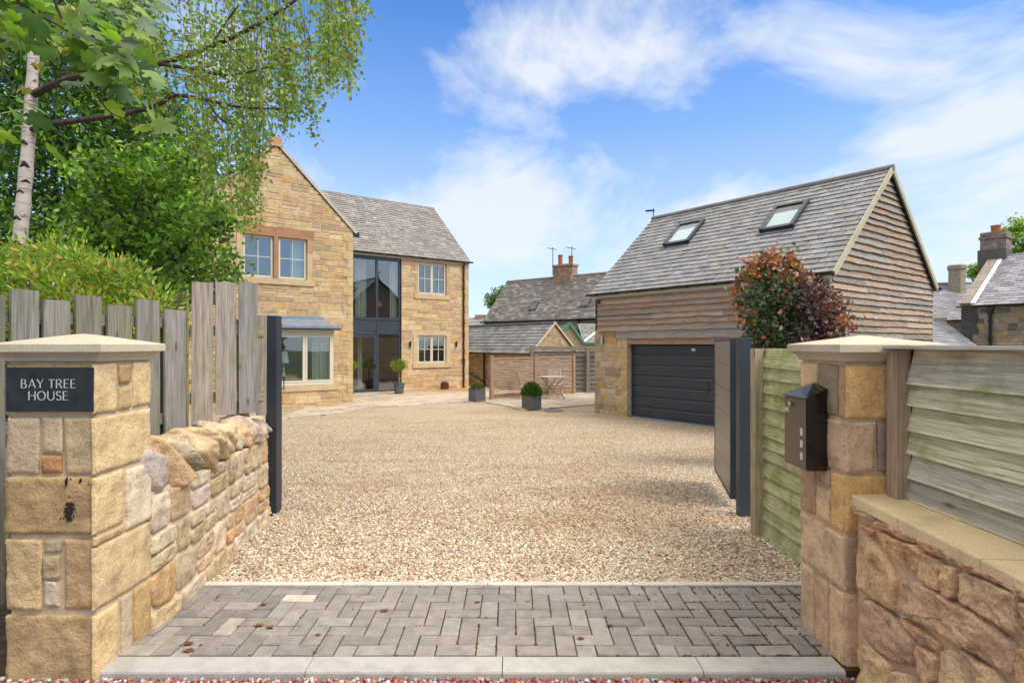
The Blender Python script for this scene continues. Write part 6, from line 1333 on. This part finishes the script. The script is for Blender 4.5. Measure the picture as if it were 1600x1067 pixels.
# ------------------------------------------------------------------ foliage
RG = np.random.default_rng(12)
def norm(a): return a / np.maximum(1e-9, np.linalg.norm(a, axis=1, keepdims=True))
def leaves(name, C, size, cols, parent, mat, D=None, up=.5, aspect=.55, fold=.25, rng=RG, droop=0.0):
    """leaf blades: six-point folded blades at centres C"""
    C = np.asarray(C, float); n = len(C); s = size * rng.uniform(.6, 1.25, n)[:, None]
    if D is None: D = rng.normal(size=(n, 3)); D[:, 2] -= droop
    D = norm(D); Nn = rng.normal(size=(n, 3)); Nn[:, 2] += up * 2; S = norm(np.cross(D, Nn)); U = np.cross(S, D)
    a = aspect * .5
    P = [C - D * s * .5, C - D * s * .12 + S * s * a + U * s * fold * a, C + D * s * .22 + S * s * a * .8 + U * s * fold * a * .6, C + D * s * .55, C + D * s * .22 - S * s * a * .8 + U * s * fold * a * .6, C - D * s * .12 - S * s * a + U * s * fold * a]
    V = np.stack(P, 1).reshape(-1, 3); b = (np.arange(n) * 6)[:, None]
    F = np.concatenate([b + np.array([[0, 1, 2, 3]]), b + np.array([[0, 3, 4, 5]])], 1).reshape(-1, 4)
    cols = np.asarray(cols, float)
    if cols.shape[0] != n: cols = cols[rng.integers(0, len(cols), n)] * rng.uniform(.7, 1.3, (n, 1))
    return npmesh(name, V, F, np.repeat(cols, 2, axis=0), mat, parent)
def pxa(P):
    P = np.asarray(P, float); return np.stack([(P[:, 0] - CX) / FPX * P[:, 2], P[:, 2], EYE - (P[:, 1] - HY) * P[:, 2] / FPX], 1)
GRN = 1.75 * np.array([1.15, 1, .9]) * np.array([(.075, .15, .022), (.05, .115, .02), (.10, .185, .025), (.04, .09, .02), (.13, .22, .03), (.06, .13, .028)])
DKG = 1.3 * np.array([(.03, .07, .018), (.04, .095, .02), (.055, .12, .02), (.025, .06, .02)])
BIR = 1.75 * np.array([(.12, .19, .03), (.09, .155, .028), (.16, .22, .035), (.075, .13, .03), (.19, .21, .04), (.11, .17, .025), (.10, .16, .02), (.14, .20, .03), (.15, .20, .04), (.20, .12, .03)])
def env(pts, x):
    xs_, ys_ = zip(*pts); return np.interp(x, xs_, ys_)
def clumps(pts, per, rad, rng=RG, flat=.7):
    pts = np.asarray(pts); C = np.repeat(pts, per, axis=0); return C + rng.normal(size=C.shape) * np.array([rad, rad, rad * flat])
def branches(mb, root, tips, r0, rng, sag=.1, n=7, sides=6):
    root = Vector(root)
    for t_ in tips:
        t_ = Vector(t_); mid = root.lerp(t_, .5) + Vector((0, 0, (t_ - root).length * sag)); pts = []
        for k in range(n):
            f = k / (n - 1); p = root * (1 - f) ** 2 + mid * 2 * f * (1 - f) + t_ * f * f; pts.append(p + Vector(rng.normal(size=3)) * .03 * (0 < k))
        mb.tube(pts, [r0 * (1 - .85 * k / (n - 1)) for k in range(n)], sides)
# ---- silver birch
bt = thing('birch_tree', 'silver birch with white leaning trunk and drooping leafy strands', 'tree', tuple(at(20, 700, 6.5)[:2]) + (-.06,))
bx0 = at(20, 700, 6.5)
tp = [(bx0.x, bx0.y, -.1)] + [tuple(at(x, y, 6.5)) for x, y in ((21, 560), (25, 455), (31, 380), (38, 300), (45, 215), (50, 130), (56, 40), (66, -80), (80, -220))]
mb = MB(); rr = random.Random(2)
def dense(pts, k=8): return catmull(pts, k)
dp = dense(tp, 10); n = len(dp); mb.tube(dp, [(.086 - .046 * i / n) * (1 + .05 * math.sin(i * .9) + .04 * rr.uniform(-1, 1)) for i in range(n)], 20); 
for i_, (f_, an, sz) in enumerate(((.22, -1.5, .05), (.275, -1.9, .035), (.33, -1.3, .055), (.39, -1.7, .04), (.45, -1.55, .03), (.50, -1.2, .05), (.545, -1.7, .045), (.60, -1.4, .03), (.30, -2.4, .03), (.47, -.8, .03))):
    i0 = int(f_ * n); p_ = Vector(dp[i0]); r_ = (.086 - .046 * i0 / n) * 1.0
    for k in range(7):
        a_ = an + (k - 3) * .16; q_ = p_ + Vector((math.cos(a_) * r_, math.sin(a_) * r_, -abs(k - 3) * sz * .22)); blob(mb, q_, (sz * .42, sz * .2, sz * (.42 - .07 * abs(k - 3))), a_ + 1.57, 0, 0, 2, .5, 5, (.07, .05, .04))
tk_ = mb.build('trunk', M['birch'], bt, smooth=True)
limbs = [[(48, 150, 6.5), (110, 122, 6.3), (180, 112, 6.2), (250, 100, 6.1), (330, 73, 6.1), (400, 40, 6.0), (470, -5, 6.0), (540, -60, 6.0)],
         [(43, 205, 6.5), (90, 193, 6.4), (170, 182, 6.3), (240, 167, 6.2), (272, 150, 6.2), (320, 156, 6.1), (370, 167, 6.0), (440, 171, 5.9)],
         [(60, 20, 6.5), (180, -60, 6.3), (330, -110, 6.1), (470, -120, 5.9), (560, -60, 5.7)], [(56, 50, 6.5), (140, 10, 6.9), (240, -20, 7.2), (350, -20, 7.3), (440, 20, 7.4)],
         [(250, 100, 6.1), (310, 110, 6.0), (360, 118, 6.0), (420, 105, 5.9)], [(330, 73, 6.1), (350, 40, 6.0), (372, 10, 5.9)], [(320, 156, 6.1), (350, 190, 6.0), (395, 200, 6.0)]]
mb = MB()
for i, l_ in enumerate(limbs):
    d_ = dense([tuple(at(x, y, Y)) for x, y, Y in l_], 6); r0 = (.038, .034, .045, .035, .018, .012, .012)[i]; mb.tube(d_, [r0 * (1 - .8 * k / len(d_)) + .003 for k in range(len(d_))], 7)
botenv = [(180, 150), (230, 215), (262, 250), (285, 285), (305, 330), (330, 345), (352, 320), (372, 345), (392, 400), (408, 330), (420, 262), (445, 222), (462, 212), (480, 215), (497, 240), (512, 150), (528, 120), (545, 165), (556, 120), (564, 20)]
LC, LD = [], []; srng = np.random.default_rng(4)
for k in range(52):
    cxp = srng.choice([srng.uniform(240, 560), srng.uniform(320, 425), srng.uniform(430, 560)]); Yc = srng.uniform(5.4, 7.2); wgt = srng.integers(3, 9)
    for q in range(wgt):
        x = cxp + srng.normal() * 8; Y = Yc + srng.normal() * .2; yb = env(botenv, x) * srng.uniform(.72, 1.0) if srng.random() < .8 else env(botenv, x) * srng.uniform(.4, .8)
        yt_ = srng.uniform(-70, min(90, yb - 60)); L_ = (yb - yt_) * Y / FPX; m = int(L_ / .022); ph = srng.uniform(0, 6.28); sway = srng.uniform(-4, 16)
        f = np.linspace(0, 1, max(m, 4)); xx = x + sway * f ** 1.5 * 1.0 + 4 * np.sin(ph + f * 4) - sway; yy = yt_ + (yb - yt_) * f
        P = pxa(np.stack([xx, yy, np.full_like(xx, Y)], 1)); 
        keep = srng.random(len(P)) < (.32 + .50 * f); Q = P[keep]; LC.append(Q + srng.normal(size=Q.shape) * .045); dd_ = srng.normal(size=Q.shape) * .6; dd_[:, 2] -= .9; LD.append(dd_)
        if srng.random() < .35: mb.tube([tuple(P[i]) for i in range(0, len(P), max(1, len(P) // 6))], .0022, 3, cap=False)
# finer twigs filling the upper crown
for k in range(150):
    x = srng.uniform(150, 560); y = srng.uniform(-60, 130); Y = srng.uniform(5.6, 7.4); 
    if y > env([(150, 140), (300, 150), (420, 120), (500, 70), (565, 20)], x): continue
    ln_ = srng.uniform(25, 70); a = srng.uniform(-.3, 1.3); m = 26; f = np.linspace(0, 1, m); P = pxa(np.stack([x + ln_ * np.cos(a) * f, y + ln_ * np.sin(a) * f + 14 * f * f, np.full(m, Y)], 1))
    LC.append(P + srng.normal(size=P.shape) * .035); d_ = srng.normal(size=P.shape); d_[:, 2] -= .6; LD.append(d_); mb.tube([tuple(P[0]), tuple(P[m // 2]), tuple(P[-1])], .004, 3, cap=False)
mb.build('branch', M['bark'], bt)
LC, LD = np.concatenate(LC), np.concatenate(LD); print('birch leaves', len(LC))
leaves('crown', LC, .043, BIR, bt, M['leaf'], D=LD, up=.2, aspect=.75)
# ---- broadleaf trees behind
def tree(name, label, base, trunk_top, r0, pts, per, rad, size, cols, lk='leaf', rng=RG, nb=22, droop=.4, group=None, aspect=.5, cat='tree', ccol=True, fl=.7):
    t_ = thing(name, label, cat, base, 0, group); mb = MB(); mb.tube([tuple(base), tuple(Vector(base).lerp(Vector(trunk_top), .5) + Vector((.05, 0, 0))), tuple(trunk_top)], [r0, r0 * .8, r0 * .55], 10)
    pts = np.asarray(pts); idx = rng.choice(len(pts), min(nb, len(pts)), replace=False); branches(mb, Vector(base).lerp(Vector(trunk_top), .8), [tuple(pts[i]) for i in idx], r0 * .35, rng); mb.build('trunk', M['bark'], t_)
    C = clumps(pts, per, rad, rng, fl); cols = np.asarray(cols); n = len(C)
    ci = np.repeat(rng.uniform(.4, 1.6, len(pts)), per)[:, None]; cc = cols[rng.integers(0, len(cols), n)] * ci * rng.uniform(.8, 1.2, (n, 1))
    leaves('crown', C, size, cc, t_, M[lk], rng=rng, droop=droop, aspect=aspect); return t_
r1_ = np.random.default_rng(31)
A = []
renv = [(-80, 255), (0, 250), (60, 262), (120, 275), (180, 312), (240, 335), (300, 345), (350, 340), (400, 322), (480, 300)]
while len(A) < 720:
    x, y = r1_.uniform(-90, 360), r1_.uniform(-70, 470)
    if len(A) > 600: x, y = r1_.uniform(-90, 230), r1_.uniform(-70, 260)
    Y = r1_.uniform(9.0, 12.5)
    if x > env(renv, y) - 8: continue
    if x > 200 and y < 120 and r1_.random() < .7: continue
    A.append((x, y, Y))
tree('ash_tree', 'tall dark green broadleaf tree standing behind the shrub', (-6.6, 10.6, -.2), (-6.5, 10.4, 4.5), .16, pxa(A), 78, .21, .115, np.concatenate([GRN, DKG]), rng=r1_, nb=40, aspect=.38)
B = []
while len(B) < 150:
    x, y = r1_.uniform(120, 372), r1_.uniform(235, 470); Y = r1_.uniform(7.6, 8.8)
    if x > env([(235, 300), (290, 330), (330, 352), (350, 370), (385, 330), (400, 362), (430, 374), (450, 350), (470, 330)], y): continue
    if x > 300 and 375 < y < 402 and r1_.random() < .5: continue
    if y > 400 and x < 190: continue
    B.append((x, y, Y))
tree('hazel_tree', 'mid green bushy tree reaching over the left corner of the stone house', (-5.6, 8.3, -.2), (-5.3, 8.2, 2.6), .09, pxa(B), 58, .13, .092, np.concatenate([GRN, GRN * 1.15]), rng=r1_, nb=40, aspect=.6)
# ---- evergreen shrub behind the picket fence
S_ = []; tenv = [(-60, 362), (0, 366), (60, 382), (85, 368), (110, 372), (140, 398), (175, 402), (205, 418), (240, 440), (262, 470)]
while len(S_) < 300:
    x, y = r1_.uniform(-60, 262), r1_.uniform(362, 640)
    if y < env(tenv, x) + r1_.uniform(0, 14): continue
    if y > 520 and r1_.random() < .5: continue
    S_.append((x, y, r1_.uniform(5.0, 6.3)))
S_ = pxa(S_); sh_ = thing('photinia_shrub', 'wide yellow-green shrub with orange shoot tips behind the picket fence', 'shrub', (-4.5, 5.8, -.06))
mb = MB(); branches(mb, (-4.5, 5.8, -.1), [tuple(S_[i]) for i in range(0, 300, 6)], .03, r1_, sag=.05); mb.build('stem', M['bark'], sh_)
n = 60; C = clumps(S_, n, .095, r1_); D = C - np.repeat(S_, n, axis=0); D[:, 2] += .10
yg = 1.6 * np.array([(.16, .22, .025), (.20, .25, .03), (.10, .17, .025), (.24, .26, .04), (.07, .13, .02), (.16, .23, .025), (.13, .19, .02), (.30, .18, .05)]); leaves('foliage', C, .062, yg, sh_, M['leaf'], D=D, up=.4, aspect=.36, rng=r1_)
# ---- sycamore spray in the near top left corner
sy_ = thing('sycamore_tree', 'sycamore whose large lobed leaves hang into the top left corner', 'tree', (-4.3, 2.2, -.1))
mb = MB(); mb.tube([(-4.3, 2.2, -.1), (-4.25, 2.25, 1.5), (-4.1, 2.3, 3.2), (-4.2, 2.4, 5)], [.17, .15, .12, .06], 12)
for l_, r0 in (([(-420, 40, 2.35), (-60, -40, 2.45), (40, 15, 2.5), (75, 70, 2.5), (85, 105, 2.55), (125, 112, 2.55), (180, 125, 2.6)], .010), ([(-60, -40, 2.45), (60, -30, 2.5), (95, 25, 2.55), (130, 85, 2.6), (150, 140, 2.65), (175, 178, 2.7), (235, 197, 2.75)], .008), ([(-200, 20, 2.4), (-20, 70, 2.5), (5, 110, 2.5), (25, 140, 2.5)], .006), ([(40, 15, 2.5), (100, 45, 2.5), (160, 90, 2.6), (215, 105, 2.65)], .006), ([(85, 105, 2.55), (88, 150, 2.55), (80, 178, 2.55)], .004)):
    d_ = dense([tuple(at(*p)) for p in l_], 6); mb.tube(d_, [r0 * (1 - .75 * k / len(d_)) for k in range(len(d_))], 6)
mb.tube([(-4.15, 2.3, 2.9), tuple(at(-420, 40, 2.35))], [.04, .011], 8)
mb.build('branch', M['bark'], sy_)
half = [(0, -.50), (.10, -.42), (.26, -.47), (.40, -.34), (.36, -.26), (.30, -.20), (.50, -.10), (.62, .06), (.50, .08), (.46, .12), (.34, .06), (.28, .08), (.30, .22), (.36, .34), (.24, .36), (.20, .44), (.10, .42), (.0, .72)]
outl = half + [(-x, y) for x, y in half[-2:0:-1]]; no = len(outl)
r2_ = np.random.default_rng(9); LP = []
def put(n, cx, cy, sx, sy2, ang=.55, Y=(2.35, 2.85)):
    for _ in range(n):
        a, b = r2_.normal() * sx, r2_.normal() * sy2; LP.append((cx + a * math.cos(ang) - b * math.sin(ang), cy + a * math.sin(ang) + b * math.cos(ang), r2_.uniform(*Y)))
put(56, 40, 20, 60, 34); put(56, 135, 50, 65, 28, .75); put(12, 205, 100, 35, 18, .8); put(9, 215, 30, 25, 25); put(7, 40, 185, 26, 24); put(5, 10, 95, 22, 30); put(4, 262, 205, 22, 10, .3); put(5, 150, 115, 26, 18)
LP = [p for p in LP if p[0] < 292 and p[1] < 245]; V, F, Cc = [], [], []
for (x, y, Y) in LP:
    c = np.array(at(x, y, Y)); s = r2_.uniform(.075, .125); d = np.array([.75 + r2_.normal() * .35, r2_.normal() * .45, -.55 + r2_.normal() * .35]); d /= np.linalg.norm(d)
    nn_ = np.array([r2_.normal() * .6, -.25 + r2_.normal() * .6, .9]); s_ = np.cross(d, nn_); s_ /= np.linalg.norm(s_); u = np.cross(s_, d); b = len(V); k1, k2 = r2_.uniform(.05, .35), r2_.uniform(-.1, .35)
    V.append(c - d * s * .1)
    for (a, q) in outl: V.append(c + (s_ * a + d * q - u * (k1 * a * a * 1.6 + k2 * (q + .1) ** 2 - .03 * math.sin(a * 22) * abs(a))) * s)
    for i in range(no): F.append((b, b + 1 + i, b + 1 + (i + 1) % no)); Cc.append(0)
    col = 1.6 * np.array([(.10, .165, .03), (.13, .20, .03), (.075, .13, .03), (.17, .23, .035), (.045, .085, .035)][r2_.integers(0, 5)]) * r2_.uniform(.8, 1.15)
    Cc[-no:] = [col] * no
npmesh('crown', np.array(V), np.array(F), np.array(Cc), M['leafsyc'], sy_, smooth=True)
for (x, y) in ((95, 75), (110, 12), (215, 140), (188, 95), (40, 138), (120, 20), (60, 100)):
    K = [(x + r2_.normal() * 4, y + abs(r2_.normal()) * 5, 2.5 + r2_.normal() * .01) for _ in range(14)]
    leaves('seed_keys', pxa(K), .032, [(.40, .38, .10), (.48, .42, .14), (.38, .30, .10)], sy_, M['leafsyc'], aspect=.4, droop=1.5, rng=r2_)
# ---- copper beech by the garage
cbp = at(1238, 540, 8.3); cb_ = thing('copper_beech', 'young copper beech with dark leaves and bright red shoots in front of the garage', 'tree', (cbp.x, 8.3, -.3))
CB = []
CB += [(x, y, 8.3) for x, y in ((1160, 438), (1152, 455), (1168, 420), (1148, 478), (1176, 410), (1262, 446), (1318, 480), (1235, 404), (1210, 400), (1160, 498), (1322, 505), (1196, 402))]
while len(CB) < 300:
    x, y = r1_.uniform(1150, 1322), r1_.uniform(404, 640)
    l1 = 1208 - env([(404, 14), (420, 38), (450, 42), (470, 50), (500, 44), (545, 36), (720, 30)], y) < x < 1208 + env([(404, 30), (430, 44), (545, 44), (720, 40)], y)
    l2 = y > 438 and 1240 < x < 1240 + env([(438, 20), (455, 52), (480, 72), (500, 78), (545, 70), (720, 60)], y)
    if not (l1 or l2): continue
    CB.append((x, y, 8.3 + r1_.uniform(-.38, .38)))
CBp = np.array(CB); CW = pxa(CB); n = 34; C = clumps(CW, n, .068, r1_, 1.0); hh = np.repeat(CBp[:, 1], n); xx = np.repeat(CBp[:, 0], n)
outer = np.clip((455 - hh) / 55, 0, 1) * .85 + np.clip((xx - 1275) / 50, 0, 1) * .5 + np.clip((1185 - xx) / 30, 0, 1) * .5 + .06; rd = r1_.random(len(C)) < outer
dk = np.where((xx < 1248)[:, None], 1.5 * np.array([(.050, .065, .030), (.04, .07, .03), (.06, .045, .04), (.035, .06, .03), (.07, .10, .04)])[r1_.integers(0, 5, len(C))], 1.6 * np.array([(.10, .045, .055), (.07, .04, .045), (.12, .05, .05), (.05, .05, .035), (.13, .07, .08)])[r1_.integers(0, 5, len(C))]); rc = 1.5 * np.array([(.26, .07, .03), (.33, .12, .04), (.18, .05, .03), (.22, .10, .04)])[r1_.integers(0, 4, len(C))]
mb = MB(); branches(mb, (cbp.x - .1, 8.3, -.4), [tuple(CW[i]) for i in range(0, 215, 6)], .028, r1_, sag=.0); mb.tube([(cbp.x, 8.3, -.4), (cbp.x - .1, 8.3, .8), tuple(at(1206, 410, 8.3))], [.04, .025, .006], 8); mb.build('trunk', M['bark'], cb_)
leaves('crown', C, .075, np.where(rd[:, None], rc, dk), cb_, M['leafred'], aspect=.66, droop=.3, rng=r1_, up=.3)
# ---- clipped bay trees in pots
def bay(px, Y, label, first=None):
    c = at(px, 540, Y); zg_ = zt(Y) + .018
    if first:
        r_ = first.copy(); COL.objects.link(r_); r_.location = (c.x, Y, zg_); r_['label'] = label
        for ch in first.children:
            d_ = ch.copy(); COL.objects.link(d_); d_.parent = r_
        return r_
    t_ = thing('bay_tree', label, 'potted tree', (c.x, Y, zg_), 0, 'bay trees in pots beside the entrance')
    mb = MB(); mb.lathe((c.x, Y, zg_), [(.16, 0), (.17, .02), (.205, .36), (.22, .37), (.22, .40), (.19, .40), (.19, .36)], 24); mb.build('pot', M['zinc'], t_, smooth=False)
    zc = .68; mb = MB()
    for s_ in (0, math.pi): mb.tube([(c.x + .03 * math.cos(s_ + k * .9), Y + .03 * math.sin(s_ + k * .9), zg_ + .3 + k * .04) for k in range(16)], .022, 7, (.5, .4, .38))
    mb.build('stem', M['birch'], t_)
    r_ = np.random.default_rng(3); v = norm(r_.normal(size=(150, 3))) * r_.uniform(.55, 1, (150, 1)) * np.array([.30, .30, .23]) + np.array([c.x, Y, zc]); C = clumps(v, 12, .035, r_, 1)
    leaves('crown', C, .060, [(.30, .36, .03), (.20, .28, .03), (.38, .42, .05), (.12, .20, .02)], t_, M['leaf'], D=C - np.array([c.x, Y, zc - .1]), rng=r_, aspect=.4); return t_
b1 = bay(623.5, 22.4, 'clipped yellow-green bay ball in a grey pot right of the glazed door')
bp = FH.w((1.02, RD - .42, 0)); bay(CX + FPX * bp[0] / bp[1], bp[1], 'bay ball left of the glazed door, mostly hidden by the gable corner', b1)
# ---- plants in the square planters
def tuft(p, n, rx_, rz_, size, cols, spread=1.0):
    x, y, z, pl = p; r_ = np.random.default_rng(8); v = r_.normal(size=(n, 3)); v[:, 2] = abs(v[:, 2]); v = norm(v) * r_.uniform(.6, 1, (n, 1)) ** .5; C = v * np.array([rx_, rx_, rz_]) + np.array([x, y, z - .02])
    D = v * np.array([.6, .6, 1.0]); D[:, 2] += .4; D += r_.normal(size=D.shape) * .15; leaves('plant', C, size, cols, pl, M['leaf'], D=D, aspect=.16, rng=r_)
tuft(PLA, 3600, .31, .37, .10, [(.05, .13, .02), (.07, .17, .025), (.04, .10, .02), (.10, .20, .03), (.09, .07, .08)]); tuft(PLB, 1300, .24, .20, .085, [(.12, .15, .06), (.15, .17, .07), (.10, .13, .05), (.12, .10, .10)])
# ---- distant trees
def far_tree(label, px, py, rpx, Y, seed, cols):
    r_ = np.random.default_rng(seed); c = np.array(at(px, py, Y)); R_ = rpx * Y / FPX; v = norm(r_.normal(size=(90, 3))) * r_.uniform(.4, 1, (90, 1)) * R_ * np.array([1, 1, .9]) + c; b = (c[0], Y, -.6)
    return tree('distant_tree', label, b, (c[0], Y, c[2] - R_ * .4), .25, v, 60, R_ * .13, R_ * .10, cols, rng=r_, nb=12, group='distant trees', aspect=.7)
far_tree('small rounded green tree behind the left end of the row house roof', 783, 470, 27, 58, 1, GRN)
far_tree('light green tree top behind the brick chimney at the right edge', 1606, 372, 42, 48, 2, BIR * np.array([1, 1.1, 1]))
far_tree('light green treetop between the stone chimney and the brick chimney', 1527, 425, 17, 46, 5, BIR * np.array([1, 1.1, 1]))
